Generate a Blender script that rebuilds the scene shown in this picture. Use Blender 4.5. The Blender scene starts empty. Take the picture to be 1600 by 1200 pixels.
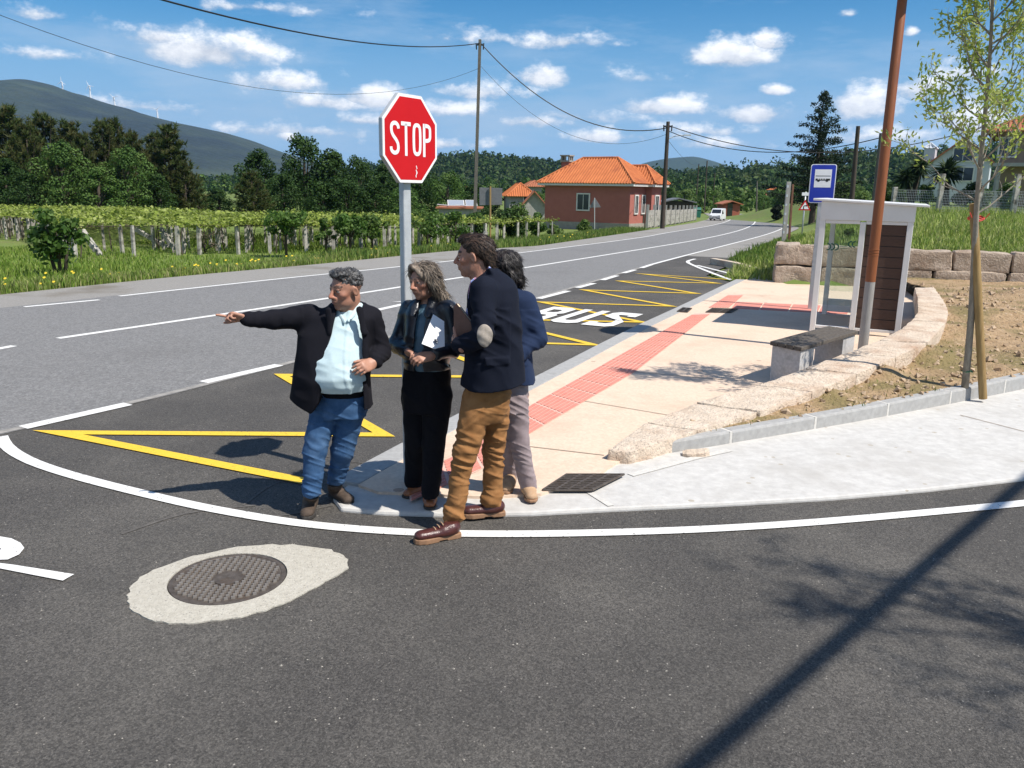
import bpy, math, random
import numpy as np
from mathutils import Vector, Matrix
R = math.radians
random.seed(7)
RNG = np.random.default_rng(7)
sc = bpy.context.scene
COL = sc.collection

# ---------------------------------------------------------------- survey of the place
# the photograph was taken at (0,0,2.1); these turn a sighting (1600x1200 frame) into a point of the place
FPX, PITCH, ROLL, CH = 1294.0, R(13.2), R(0.9), 2.1
_fw = np.array([0, math.cos(PITCH), -math.sin(PITCH)])
_r0 = np.array([1.0, 0, 0]); _u0 = np.array([0, math.sin(PITCH), math.cos(PITCH)])
_rt = _r0 * math.cos(ROLL) + _u0 * math.sin(ROLL)
_up = -_r0 * math.sin(ROLL) + _u0 * math.cos(ROLL)
EYE = np.array([0, 0, CH])

def ray(u, v):
    return _fw * FPX + _rt * (u - 800) - _up * (v - 600)
def G(u, v, z=0.0):
    d = ray(u, v); t = (z - CH) / d[2]
    return d * t + EYE
def A(u, v, Y):
    d = ray(u, v); t = Y / d[1]
    return d * t + EYE
def G2(u, v, z=0.0):
    p = G(u, v, z); return (p[0], p[1])

# ---------------------------------------------------------------- objects
def tag(o, label=None, cat=None, group=None, kind=None):
    if label: o['label'] = label
    if cat: o['category'] = cat
    if group: o['group'] = group
    if kind: o['kind'] = kind
    return o

def wloc(o):
    p = Vector((0, 0, 0))
    while o is not None:
        p += o.location; o = o.parent
    return p

def empty(name, loc, label, cat, group=None):
    o = bpy.data.objects.new(name, None); COL.objects.link(o)
    o.location = Vector(tuple(float(c) for c in loc)); o.empty_display_size = .2
    return tag(o, label, cat, group)

def link(name, me, parent=None, origin=None, label=None, cat=None, group=None, kind=None):
    """me is in world coordinates; top-level objects get their origin at their base"""
    o = bpy.data.objects.new(name, me); COL.objects.link(o)
    if parent is not None:
        o.parent = parent
        o.location = -wloc(parent)
    elif kind is None or origin is not None:
        n = len(me.vertices)
        co = np.empty(n * 3, np.float32); me.vertices.foreach_get('co', co); co = co.reshape(-1, 3)
        if origin is None:
            mn, mx = co.min(0), co.max(0)
            origin = ((mn[0] + mx[0]) / 2, (mn[1] + mx[1]) / 2, mn[2])
        origin = np.array([float(c) for c in origin])
        co = co - origin.astype(np.float32)
        me.vertices.foreach_set('co', co.ravel()); me.update()
        o.location = Vector(origin)
    return tag(o, label, cat, group, kind)

def copy_tree(o, parent=None):
    c = o.copy(); COL.objects.link(c)
    if parent is not None:
        c.parent = parent
    for ch in list(o.children):
        copy_tree(ch, c)
    return c

def np_mesh(name, V, Fc, mats=None, cols=None, smooth=False, midx=None):
    """V (n,3); Fc (m,k) array with constant k, or list of lists"""
    me = bpy.data.meshes.new(name)
    V = np.asarray(V, np.float32)
    if isinstance(Fc, np.ndarray):
        m, k = Fc.shape
        me.vertices.add(len(V)); me.vertices.foreach_set('co', V.ravel())
        me.loops.add(m * k); me.loops.foreach_set('vertex_index', Fc.astype(np.int32).ravel())
        me.polygons.add(m)
        me.polygons.foreach_set('loop_start', np.arange(0, m * k, k, dtype=np.int32))
        me.update(calc_edges=True)
    else:
        me.from_pydata([tuple(map(float, v)) for v in V], [], Fc)
        me.update()
    nf = len(me.polygons)
    if mats is not None:
        for mt in (mats if isinstance(mats, (list, tuple)) else [mats]):
            me.materials.append(mt)
    if midx is not None:
        me.polygons.foreach_set('material_index', np.asarray(midx, np.int32))
    if smooth:
        me.polygons.foreach_set('use_smooth', np.ones(nf, bool))
    if cols is not None:
        a = me.color_attributes.new('Col', 'FLOAT_COLOR', 'POINT')
        c = np.ones((len(V), 4), np.float32); c[:, :3] = cols
        a.data.foreach_set('color', c.ravel())
    me.validate()
    return me

class MB:
    """collects shapes into one mesh"""
    def __init__(s):
        s.v = []; s.f = []; s.m = []; s.cur = 0; s.sm = False
    def add(s, vs, fs):
        b = len(s.v)
        s.v += [tuple(float(c) for c in p) for p in vs]
        s.f += [[i + b for i in f] for f in fs]; s.m += [s.cur] * len(fs)
        return s
    def box(s, c, size, M=None, taper=1.0):
        x, y, z = [d / 2 for d in size]
        vs = []
        for dz, t in ((-z, 1), (z, taper)):
            for dx, dy in ((-x, -y), (x, -y), (x, y), (-x, y)):
                p = Vector((dx * t, dy * t, dz))
                if M is not None: p = M @ p
                vs.append(p + Vector(c))
        return s.add(vs, [(3, 2, 1, 0), (4, 5, 6, 7), (0, 1, 5, 4), (1, 2, 6, 5), (2, 3, 7, 6), (3, 0, 4, 7)])
    def prism(s, poly, z0, z1):
        n = len(poly)
        a = sum(poly[i][0] * poly[(i + 1) % n][1] - poly[(i + 1) % n][0] * poly[i][1] for i in range(n))
        zz0 = list(z0) if hasattr(z0, '__len__') else [z0] * n
        zz1 = list(z1) if hasattr(z1, '__len__') else [z1] * n
        if a < 0: poly = poly[::-1]; zz0 = zz0[::-1]; zz1 = zz1[::-1]
        vs = [(p[0], p[1], zz0[i]) for i, p in enumerate(poly)] + [(p[0], p[1], zz1[i]) for i, p in enumerate(poly)]
        fs = [list(range(n))[::-1], list(range(n, 2 * n))] + [(i, (i + 1) % n, n + (i + 1) % n, n + i) for i in range(n)]
        return s.add(vs, fs)
    def slab(s, poly3, nrm, th):
        """flat polygon in 3-D given thickness along -nrm"""
        n = len(poly3); d = Vector(nrm).normalized() * th
        top = [Vector(p) for p in poly3]; bot = [p - d for p in top]
        fs = [list(range(n)), list(range(n, 2 * n))[::-1]] + [(i, n + i, n + (i + 1) % n, (i + 1) % n) for i in range(n)]
        return s.add(top + bot, fs)
    def tube(s, path, r, n=8, cap=True):
        path = [Vector(tuple(float(c) for c in p)) for p in path]
        rr = r if hasattr(r, '__len__') else [r] * len(path)
        vs = []; up = None
        for i, p in enumerate(path):
            t = (path[min(i + 1, len(path) - 1)] - path[max(i - 1, 0)]).normalized()
            if up is None:
                up = Vector((0, 0, 1)) if abs(t.z) < .9 else Vector((1, 0, 0))
            a = t.cross(up).normalized(); b = a.cross(t).normalized(); up = b
            for k in range(n):
                q = 2 * math.pi * k / n
                vs.append(p + a * math.cos(q) * rr[i] + b * math.sin(q) * rr[i])
        fs = []
        for i in range(len(path) - 1):
            for k in range(n):
                k2 = (k + 1) % n
                fs.append((i * n + k, i * n + k2, (i + 1) * n + k2, (i + 1) * n + k))
        if cap:
            fs.append(list(range(n))[::-1]); e = (len(path) - 1) * n; fs.append([e + k for k in range(n)])
        return s.add(vs, fs)
    def lathe(s, prof, c=(0, 0, 0), n=24, M=None):
        vs = []
        for r, z in prof:
            for k in range(n):
                q = 2 * math.pi * k / n
                p = Vector((r * math.cos(q), r * math.sin(q), z))
                if M is not None: p = M @ p
                vs.append(p + Vector(c))
        fs = []
        for i in range(len(prof) - 1):
            for k in range(n):
                k2 = (k + 1) % n
                fs.append((i * n + k, i * n + k2, (i + 1) * n + k2, (i + 1) * n + k))
        fs.append(list(range(n))[::-1]); e = (len(prof) - 1) * n; fs.append([e + k for k in range(n)])
        return s.add(vs, fs)
    def mesh(s, name, mats, smooth=False):
        me = bpy.data.meshes.new(name); me.from_pydata(s.v, [], s.f)
        for mt in (mats if isinstance(mats, (list, tuple)) else [mats]): me.materials.append(mt)
        me.polygons.foreach_set('material_index', s.m)
        if smooth: me.polygons.foreach_set('use_smooth', [True] * len(s.f))
        me.validate(); me.update()
        return me
    def build(s, name, mats, parent=None, smooth=False, bevel=0, auto=None, **kw):
        o = link(name, s.mesh(name, mats, smooth), parent, **kw)
        if bevel:
            b = o.modifiers.new('bev', 'BEVEL'); b.width = bevel; b.segments = 2; b.limit_method = 'ANGLE'
        if smooth and auto:
            o.data.set_sharp_from_angle(angle=R(auto))
        return o

def rotz(a):
    return Matrix.Rotation(a, 3, 'Z')

# ---------------------------------------------------------------- noise in numpy
_LAT = RNG.random((64, 64, 64)).astype(np.float32)
def vnoise(x, y, z):
    x, y, z = np.broadcast_arrays(np.asarray(x, np.float32), np.asarray(y, np.float32), np.asarray(z, np.float32))
    xi = np.floor(x).astype(np.int32); yi = np.floor(y).astype(np.int32); zi = np.floor(z).astype(np.int32)
    fx = x - xi; fy = y - yi; fz = z - zi
    fx = fx * fx * (3 - 2 * fx); fy = fy * fy * (3 - 2 * fy); fz = fz * fz * (3 - 2 * fz)
    x0 = xi & 63; x1 = (xi + 1) & 63; y0 = yi & 63; y1 = (yi + 1) & 63; z0 = zi & 63; z1 = (zi + 1) & 63
    L = _LAT
    a = L[x0, y0, z0] * (1 - fx) + L[x1, y0, z0] * fx
    b = L[x0, y1, z0] * (1 - fx) + L[x1, y1, z0] * fx
    c = L[x0, y0, z1] * (1 - fx) + L[x1, y0, z1] * fx
    d = L[x0, y1, z1] * (1 - fx) + L[x1, y1, z1] * fx
    a = a * (1 - fy) + b * fy; c = c * (1 - fy) + d * fy
    return (a * (1 - fz) + c * fz) * 2 - 1
def fbm(x, y, z=0.0, o=4):
    s = 0; a = 1.0; t = 0
    for i in range(o):
        s = s + a * vnoise(np.asarray(x) * 2 ** i + 17.3 * i, np.asarray(y) * 2 ** i + 5.1 * i, np.asarray(z) * 2 ** i + 9.7 * i); t += a; a *= .5
    return s / t

# ---------------------------------------------------------------- materials
def _n(nt, t, **kw):
    n = nt.nodes.new(t)
    for k, v in kw.items():
        setattr(n, k, v)
    return n
def mat(name, c1, c2=None, scale=8.0, rough=.8, bump=0.0, bscale=None, detail=6, c3=None, s3=1.0, th3=(.55, .7), metal=0.0, spec=.5,
        stretch=None, coords='Object', col=False, agg=None, trans=0.0, speck=None, sheen=0.0, bdist=.01):
    """principled surface: two tones mixed by fine noise, a third in larger patches, optional speckles, optional bump"""
    m = bpy.data.materials.new(name); m.use_nodes = True
    nt = m.node_tree; L = nt.links
    bs = nt.nodes['Principled BSDF']
    bs.inputs['Roughness'].default_value = rough; bs.inputs['Metallic'].default_value = metal
    bs.inputs['Specular IOR Level'].default_value = spec
    if sheen: bs.inputs['Sheen Weight'].default_value = sheen
    tc = _n(nt, 'ShaderNodeTexCoord'); vec = tc.outputs[coords]
    if stretch:
        mp = _n(nt, 'ShaderNodeMapping'); mp.inputs['Scale'].default_value = stretch
        L.new(vec, mp.inputs['Vector']); vec = mp.outputs['Vector']
    def noise(s, d=detail, r=.6):
        n = _n(nt, 'ShaderNodeTexNoise'); n.inputs['Scale'].default_value = s; n.inputs['Detail'].default_value = d; n.inputs['Roughness'].default_value = r
        L.new(vec, n.inputs['Vector']); return n
    def rampf(sock, a, b):
        r = _n(nt, 'ShaderNodeMapRange'); r.inputs['From Min'].default_value = a; r.inputs['From Max'].default_value = b
        L.new(sock, r.inputs['Value']); return r.outputs['Result']
    def mix(f, a, b, mode='MIX'):
        x = _n(nt, 'ShaderNodeMix', data_type='RGBA', blend_type=mode)
        if f is None: x.inputs['Factor'].default_value = 1
        elif isinstance(f, float): x.inputs['Factor'].default_value = f
        else: L.new(f, x.inputs['Factor'])
        for k, q in ((6, a), (7, b)):
            if isinstance(q, (tuple, list)): x.inputs[k].default_value = (*q[:3], 1)
            else: L.new(q, x.inputs[k])
        return x.outputs[2]
    cur = c1
    if c2 is not None:
        cur = mix(rampf(noise(scale).outputs['Fac'], .3, .7), c1, c2)
    if c3 is not None:
        cur = mix(rampf(noise(s3, 5).outputs['Fac'], *th3), cur, c3)
    if speck is not None:      # (colour, scale, threshold)
        v = _n(nt, 'ShaderNodeTexVoronoi'); v.inputs['Scale'].default_value = speck[1]; L.new(vec, v.inputs['Vector'])
        sep = _n(nt, 'ShaderNodeSeparateColor'); L.new(v.outputs['Color'], sep.inputs['Color'])
        g = _n(nt, 'ShaderNodeMath', operation='GREATER_THAN'); g.inputs[1].default_value = speck[2]; L.new(sep.outputs['Red'], g.inputs[0])
        lt = _n(nt, 'ShaderNodeMath', operation='LESS_THAN'); lt.inputs[1].default_value = .35; L.new(v.outputs['Distance'], lt.inputs[0])
        mm = _n(nt, 'ShaderNodeMath', operation='MULTIPLY'); L.new(g.outputs[0], mm.inputs[0]); L.new(lt.outputs[0], mm.inputs[1])
        cur = mix(mm.outputs[0], cur, speck[0])
    if agg is not None:       # aggregate: every small stone its own tone (scale, amount)
        for sc_, am in agg:
            v = _n(nt, 'ShaderNodeTexVoronoi'); v.inputs['Scale'].default_value = sc_; L.new(vec, v.inputs['Vector'])
            sp = _n(nt, 'ShaderNodeSeparateColor'); L.new(v.outputs['Color'], sp.inputs['Color'])
            mr = _n(nt, 'ShaderNodeMapRange'); mr.inputs['To Min'].default_value = 1 - am; mr.inputs['To Max'].default_value = 1 + am; L.new(sp.outputs['Green'], mr.inputs['Value'])
            cb = _n(nt, 'ShaderNodeCombineColor'); [L.new(mr.outputs[0], cb.inputs[q]) for q in range(3)]
            cur = mix(None, cur, cb.outputs[0], 'MULTIPLY')
    if col:
        at = _n(nt, 'ShaderNodeAttribute', attribute_name='Col')
        cur = mix(None, at.outputs['Color'], cur, 'MULTIPLY') if c1 is not None else at.outputs['Color']
    if isinstance(cur, (tuple, list)): bs.inputs['Base Color'].default_value = (*cur[:3], 1)
    else: L.new(cur, bs.inputs['Base Color'])
    if bump:
        b = _n(nt, 'ShaderNodeBump'); b.inputs['Strength'].default_value = bump; b.inputs['Distance'].default_value = bdist
        L.new(noise(bscale or scale, 4).outputs['Fac'], b.inputs['Height']); L.new(b.outputs['Normal'], bs.inputs['Normal'])
    if trans:
        tr = _n(nt, 'ShaderNodeBsdfTranslucent'); ms = _n(nt, 'ShaderNodeMixShader'); ms.inputs[0].default_value = trans
        if isinstance(cur, (tuple, list)): tr.inputs['Color'].default_value = (*cur[:3], 1)
        else: L.new(cur, tr.inputs['Color'])
        out = nt.nodes['Material Output']
        L.new(bs.outputs[0], ms.inputs[1]); L.new(tr.outputs[0], ms.inputs[2]); L.new(ms.outputs[0], out.inputs['Surface'])
    return m
def PRJ(p):
    q = np.array([float(c) for c in p]) - EYE; d = q @ _fw
    return 800 + FPX * (q @ _rt) / d, 600 - FPX * (q @ _up) / d
# ---------------------------------------------------------------- camera
cam = bpy.data.objects.new('camera', bpy.data.cameras.new('camera')); COL.objects.link(cam)
cam.data.sensor_width = 36; cam.data.lens = FPX / 1600 * 36
cam.data.clip_start = .05; cam.data.clip_end = 30000
Mc = Matrix((tuple(_rt), tuple(_up), tuple(-_fw))).transposed().to_4x4(); Mc.translation = EYE
cam.matrix_world = Mc
sc.camera = cam
sc.render.resolution_x, sc.render.resolution_y = 1024, 768
sc.view_settings.view_transform = 'Standard'; sc.view_settings.look = 'None'
sc.view_settings.exposure = 0.36; sc.view_settings.gamma = 1
sc.cycles.use_denoising = True
sc.cycles.max_bounces = 6; sc.cycles.diffuse_bounces = 3; sc.cycles.glossy_bounces = 3
sc.cycles.transparent_max_bounces = 12; sc.cycles.transmission_bounces = 4; sc.cycles.volume_bounces = 0
sc.cycles.caustics_reflective = False; sc.cycles.caustics_refractive = False

# ---------------------------------------------------------------- sun
SUN_EL = R(54.5)
SUN_DIR = Vector((.848 * math.cos(SUN_EL), -.529 * math.cos(SUN_EL), math.sin(SUN_EL))).normalized()   # towards the sun
sun = bpy.data.objects.new('sun', bpy.data.lights.new('sun', 'SUN')); COL.objects.link(sun)
sun.data.energy = 5.0; sun.data.angle = R(.5); sun.data.color = (1, .945, .865)
sun.rotation_euler = SUN_DIR.to_track_quat('Z', 'Y').to_euler(); sun.location = (20, -12, 30)

# ---------------------------------------------------------------- sky with fair-weather cumulus
world = bpy.data.worlds.new('World'); sc.world = world; world.use_nodes = True
nt = world.node_tree; L = nt.links
bg = nt.nodes['Background']
sky = _n(nt, 'ShaderNodeTexSky'); sky.sky_type = 'NISHITA'; sky.sun_disc = False
sky.sun_elevation = SUN_EL; sky.sun_rotation = math.atan2(SUN_DIR.x, SUN_DIR.y)
sky.altitude = 0; sky.air_density = 1.0; sky.dust_density = .25; sky.ozone_density = 3.0
hs = _n(nt, 'ShaderNodeHueSaturation'); hs.inputs['Saturation'].default_value = 1.75; hs.inputs['Value'].default_value = 1.36
L.new(sky.outputs[0], hs.inputs['Color'])
sky_low = (4.8, 8.2, 12.6, 1)
tc = _n(nt, 'ShaderNodeTexCoord'); D = tc.outputs['Generated']
sx = _n(nt, 'ShaderNodeSeparateXYZ'); L.new(D, sx.inputs[0])
def M_(op, a, b=None, c=None, clamp=False):
    n = _n(nt, 'ShaderNodeMath', operation=op); n.use_clamp = clamp
    for i, q in enumerate((a, b, c)):
        if q is None: continue
        if isinstance(q, (int, float)): n.inputs[i].default_value = q
        else: L.new(q, n.inputs[i])
    return n.outputs[0]
AZ = M_('ARCTAN2', sx.outputs[0], sx.outputs[1]); EL = M_('ARCSINE', sx.outputs[2])
def wn(scale, det, rough, stretch=(1, 1, 1)):
    mp = _n(nt, 'ShaderNodeMapping'); mp.inputs['Scale'].default_value = stretch; L.new(D, mp.inputs[0])
    n = _n(nt, 'ShaderNodeTexNoise'); n.inputs['Scale'].default_value = scale; n.inputs['Detail'].default_value = det; n.inputs['Roughness'].default_value = rough
    L.new(mp.outputs[0], n.inputs['Vector']); return n
nA = wn(22, 6, .62, (1, 1, 1.7)); nB = wn(7, 4, .55, (1, 1, 2.2))
def angs(u, v):
    d = ray(u, v); d = d / np.linalg.norm(d)
    return math.atan2(d[0], d[1]), math.asin(d[2])
# sightings of the clouds in the sky: (u, v, half width, half height, density)
CL = [(330, 82, 135, 46, 1.15), (250, 60, 70, 30, .8), (450, 130, 90, 26, .8), (590, 155, 75, 26, 1.05), (500, 160, 110, 20, .7), (60, 22, 75, 20, .6),
      (890, 66, 90, 20, .75), (1150, 88, 95, 36, 1.25), (1200, 70, 45, 24, 1.0), (855, 120, 60, 28, .9), (760, 145, 80, 20, .7), (1045, 168, 85, 22, 1.1),
      (1185, 180, 68, 28, 1.0), (1210, 142, 32, 14, 1.0), (1350, 165, 80, 40, 1.05), (1425, 50, 16, 12, .8), (1450, 140, 80, 34, .9), (840, 190, 60, 16, .8),
      (940, 215, 60, 18, .85), (1010, 215, 120, 16, .6), (580, 190, 90, 14, .7), (400, 12, 140, 14, .5), (1400, 215, 110, 24, .7), (1325, 22, 18, 10, .7),
      (450, 214, 22, 12, .8), (690, 225, 100, 14, .6), (1530, 190, 80, 50, .9), (1120, 225, 90, 14, .55), (-150, 60, 140, 50, .9), (1800, 60, 160, 60, 1.0), (2000, 160, 170, 50, 1.0), (200, 165, 150, 18, .5), (480, 205, 120, 15, .55), (760, 60, 120, 15, .45), (700, 172, 130, 18, .5), (1000, 122, 100, 14, .4), (80, 85, 100, 18, .5), (900, 182, 110, 15, .5), (1100, 205, 130, 14, .5), (1500, 120, 90, 30, .8), (-300, 160, 150, 40, .9)]
# unseen cloud banks added behind the camera to whiten the ambient light (azimuth, elevation, half width, half height, density)
BACK_FILL = [(2.9, .75, .6, .35, 1.2), (-2.0, .7, .55, .3, 1.2), (2.3, .35, .6, .2, 1.2), (-2.6, .3, .7, .2, 1.2)]
dist = M_('MULTIPLY', M_('SUBTRACT', nA.outputs['Fac'], .5), 2.5)
dens = None; lit = None
def spot(u, v, w, h, k):
    a, e = angs(u, v); a2, _ = angs(u + w, v); _, e2 = angs(u, v - h)
    return a, e, max(abs(a2 - a), .004), max(abs(e2 - e), .003), k
for (a, e, w_, h_, k) in [spot(*q) for q in CL] + BACK_FILL:
    dx = M_('MULTIPLY', M_('SUBTRACT', AZ, a), 1 / w_); dy = M_('MULTIPLY', M_('SUBTRACT', EL, e), 1 / h_)
    # flatter base: below the middle distances count more
    dyy = M_('MAXIMUM', dy, M_('MULTIPLY', dy, -1.7))
    rr = M_('ADD', M_('MULTIPLY', dx, dx), M_('MULTIPLY', dyy, dyy))
    q = M_('MULTIPLY', M_('SUBTRACT', 1.0, M_('SQRT', rr)), k)
    l = M_('ADD', M_('MULTIPLY', dy, .5), M_('MULTIPLY', dx, .12))
    if dens is None: dens, lit = q, l
    else:
        gt = M_('GREATER_THAN', q, dens)
        lit = M_('ADD', M_('MULTIPLY', gt, l), M_('MULTIPLY', M_('SUBTRACT', 1.0, gt), lit))
        dens = M_('MAXIMUM', dens, q)
dens = M_('ADD', dens, dist)
cov = _n(nt, 'ShaderNodeMapRange'); cov.interpolation_type = 'SMOOTHSTEP'; cov.inputs['From Min'].default_value = -.02; cov.inputs['From Max'].default_value = .8
L.new(dens, cov.inputs['Value'])
# thin high veil
veil = _n(nt, 'ShaderNodeMapRange'); veil.inputs['From Min'].default_value = .46; veil.inputs['From Max'].default_value = .74; veil.inputs['To Max'].default_value = .55
L.new(wn(3.2, 7, .65, (1, 1.2, 5)).outputs['Fac'], veil.inputs['Value'])
shade = _n(nt, 'ShaderNodeMapRange'); shade.inputs['From Min'].default_value = -.45; shade.inputs['From Max'].default_value = .35
L.new(M_('ADD', lit, M_('MULTIPLY', M_('SUBTRACT', nA.outputs['Fac'], .5), 1.6)), shade.inputs['Value'])
cc = _n(nt, 'ShaderNodeMix', data_type='RGBA'); cc.inputs[6].default_value = (6.2, 7.2, 8.8, 1); cc.inputs[7].default_value = (18.5, 18.5, 18.5, 1)
L.new(shade.outputs[0], cc.inputs['Factor'])
m0 = _n(nt, 'ShaderNodeMix', data_type='RGBA'); L.new(veil.outputs[0], m0.inputs['Factor'])
low = _n(nt, 'ShaderNodeMapRange'); low.interpolation_type = 'SMOOTHSTEP'; low.inputs['From Min'].default_value = .30; low.inputs['From Max'].default_value = -.02; L.new(EL, low.inputs['Value'])
mL = _n(nt, 'ShaderNodeMix', data_type='RGBA'); L.new(low.outputs[0], mL.inputs['Factor']); L.new(hs.outputs[0], mL.inputs[6]); mL.inputs[7].default_value = sky_low; L.new(mL.outputs[2], m0.inputs[6]); m0.inputs[7].default_value = (8.6, 10.4, 12.6, 1)
m1 = _n(nt, 'ShaderNodeMix', data_type='RGBA'); L.new(cov.outputs[0], m1.inputs['Factor']); L.new(m0.outputs[2], m1.inputs[6]); L.new(cc.outputs[2], m1.inputs[7])
L.new(m1.outputs[2], bg.inputs['Color']); bg.inputs['Strength'].default_value = .056
# ---------------------------------------------------------------- lie of the land
def sstep(a, b, x):
    t = np.clip((np.asarray(x, float) - a) / (b - a), 0, 1); return t * t * (3 - 2 * t)
def prof(y):                      # the valley falls gently away beyond 20 m
    y = np.asarray(y, float)
    k = 3.0
    r = lambda t: np.where(t > k, t - k / 2, np.where(t > 0, t * t / (2 * k), 0))
    return -.0145 * (r(y - 18) - r(y - 150))
def GP(u, v, dz=0.0):             # sighting onto the sloping road surface
    d = ray(u, v); t = 1.0
    lo, hi = 0.5, 4000.0
    f = lambda t: CH + d[2] * t - float(prof(d[1] * t)) - dz
    lo /= FPX; hi /= FPX
    for _ in range(60):
        mid = (lo + hi) / 2
        if f(mid) > 0: lo = mid
        else: hi = mid
    p = d * lo; return np.array([p[0], p[1], float(prof(p[1])) + dz])
def poly_ground(px, dz=0.0): return [GP(u, v, dz)[:2] for u, v in px]
def resample(P, step):
    P = np.asarray(P, float); s = np.r_[0, np.cumsum(np.linalg.norm(np.diff(P, axis=0), axis=1))]
    n = max(2, int(s[-1] / step) + 1); t = np.linspace(0, s[-1], n)
    return np.c_[np.interp(t, s, P[:, 0]), np.interp(t, s, P[:, 1])]
def smooth(P, n=3, it=2):
    P = np.asarray(P, float)
    for _ in range(it):            # Chaikin
        Q = [P[0]]
        for a, b in zip(P, P[1:]): Q += [a * .75 + b * .25, a * .25 + b * .75]
        Q.append(P[-1]); P = np.array(Q)
    return P
def off(P, d):
    P = np.asarray(P, float); T = np.gradient(P, axis=0); T /= np.linalg.norm(T, axis=1)[:, None]
    return P + np.c_[T[:, 1], -T[:, 0]] * d          # to the right of travel
def strip(Pl, Pr, n_across=1, dz=0.0, zf=None):
    """sheet between two polylines of the same count"""
    t = np.linspace(0, 1, n_across + 1)
    V = Pl[:, None, :] * (1 - t)[None, :, None] + Pr[:, None, :] * t[None, :, None]
    n, m = V.shape[:2]; V = V.reshape(-1, 2)
    z = (zf or (lambda x, y: prof(y)))(V[:, 0], V[:, 1]) + dz
    i = np.arange((n - 1) * m).reshape(n - 1, m)[:, :-1].ravel()
    return np.c_[V, z], np.c_[i, i + 1, i + m + 1, i + m]
def strip_obj(name, Pl, Pr, m, n_across=1, dz=0.0, zf=None, **kw):
    V, Fc = strip(Pl, Pr, n_across, dz, zf)
    return link(name, np_mesh(name, V, Fc, m), kind='structure', **kw)

DIR = np.array([math.cos(R(59.5)), math.sin(R(59.5))])
PXL = [(215, 460), (400, 440), (600, 420), (800, 397), (1000, 372), (1040, 364), (1080, 358), (1110, 353), (1135, 347), (1143, 342), (1145, 337), (1138, 333)]
PXC = [(120, 525), (400, 484), (720, 435), (1000, 390), (1080, 377), (1130, 367), (1160, 359), (1176, 352), (1181, 346), (1176, 340), (1162, 335)]
PXR = [(35, 668), (200, 632), (433, 572), (885, 455), (1020, 412), (1180, 372), (1215, 361), (1232, 352), (1230, 345), (1215, 340), (1190, 336)]
def back(P, k): return np.r_[[np.array(P[0]) - DIR * k], P]
LL = resample(back(smooth(poly_ground(PXL), it=3), 40), .9)
LC = resample(back(smooth(poly_ground(PXC), it=3), 40), .9)
LR = resample(back(smooth(poly_ground(PXR), it=3), 30), .9)
SH_L = resample(back(poly_ground([(0, 460), (500, 412), (700, 392), (840, 384), (1000, 361), (1040, 355), (1085, 348), (1105, 343), (1110, 338), (1100, 333)]), 40), .9)
SH_R = resample(poly_ground([(1121, 411), (1150, 398), (1188, 384), (1220, 370), (1248, 357), (1246, 349), (1225, 341), (1195, 336)]), .9)

def lat_left(x, y):       # metres to the left of the road's grass edge
    P = SH_L[::3]; x = np.asarray(x, float); y = np.asarray(y, float)
    best = np.full(x.shape, 1e9); sg = np.zeros(x.shape)
    for a, b in zip(P, P[1:]):
        ab = b - a; l = ab @ ab
        t = np.clip(((x - a[0]) * ab[0] + (y - a[1]) * ab[1]) / l, 0, 1)
        dx, dy = x - a[0] - t * ab[0], y - a[1] - t * ab[1]; d = np.hypot(dx, dy)
        s = ab[0] * dy - ab[1] * dx
        c = d < best; best = np.where(c, d, best); sg = np.where(c, np.sign(s), sg)
    return best * sg
_RE = np.array([(5.2, 21.5), (9.0, 32), (14, 46), (20, 58), (24, 72), (28, 90)])
def lat_right(x, y):
    return np.asarray(x) - np.interp(y, _RE[:, 1], _RE[:, 0])
def bank(x, y):
    x = np.asarray(x, float); y = np.asarray(y, float)
    yw = 20.15 - .27 * (x - 6.3)                    # line of the retaining wall
    r = lat_right(x, y)
    rise = .80 + .036 * np.clip(y - 18, 0, 22) + .02 * np.clip(y - 40, 0, 60)
    side = sstep(.3, 3.6 + np.clip(y - 24, 0, 30) * .12, r)
    return np.where((y > yw) & (r > 0), rise * side, 0)
def H(x, y):
    s = lat_left(x, y)
    far = sstep(150, 600, np.hypot(x, y))
    h = prof(y) - .06 - .62 * sstep(.3, 6, s) * (1 - .5 * far)
    h = h + .03 * fbm(np.asarray(x) * .12, np.asarray(y) * .12, 3.1, 2) * sstep(.5, 4, s)
    return h + bank(x, y) * (1 - sstep(95, 140, y))
def GT(u, v, dz=0.0):     # sighting onto the terrain
    d = ray(u, v) / FPX; t = np.arange(3, 900, .25)
    P = EYE[None] + d[None] * t[:, None]
    below = P[:, 2] < H(P[:, 0], P[:, 1]) + dz
    i = int(np.argmax(below)) if below.any() else len(t) - 1
    return P[i]
def HZ(x, y): return float(H(np.array([x]), np.array([y]))[0])

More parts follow.
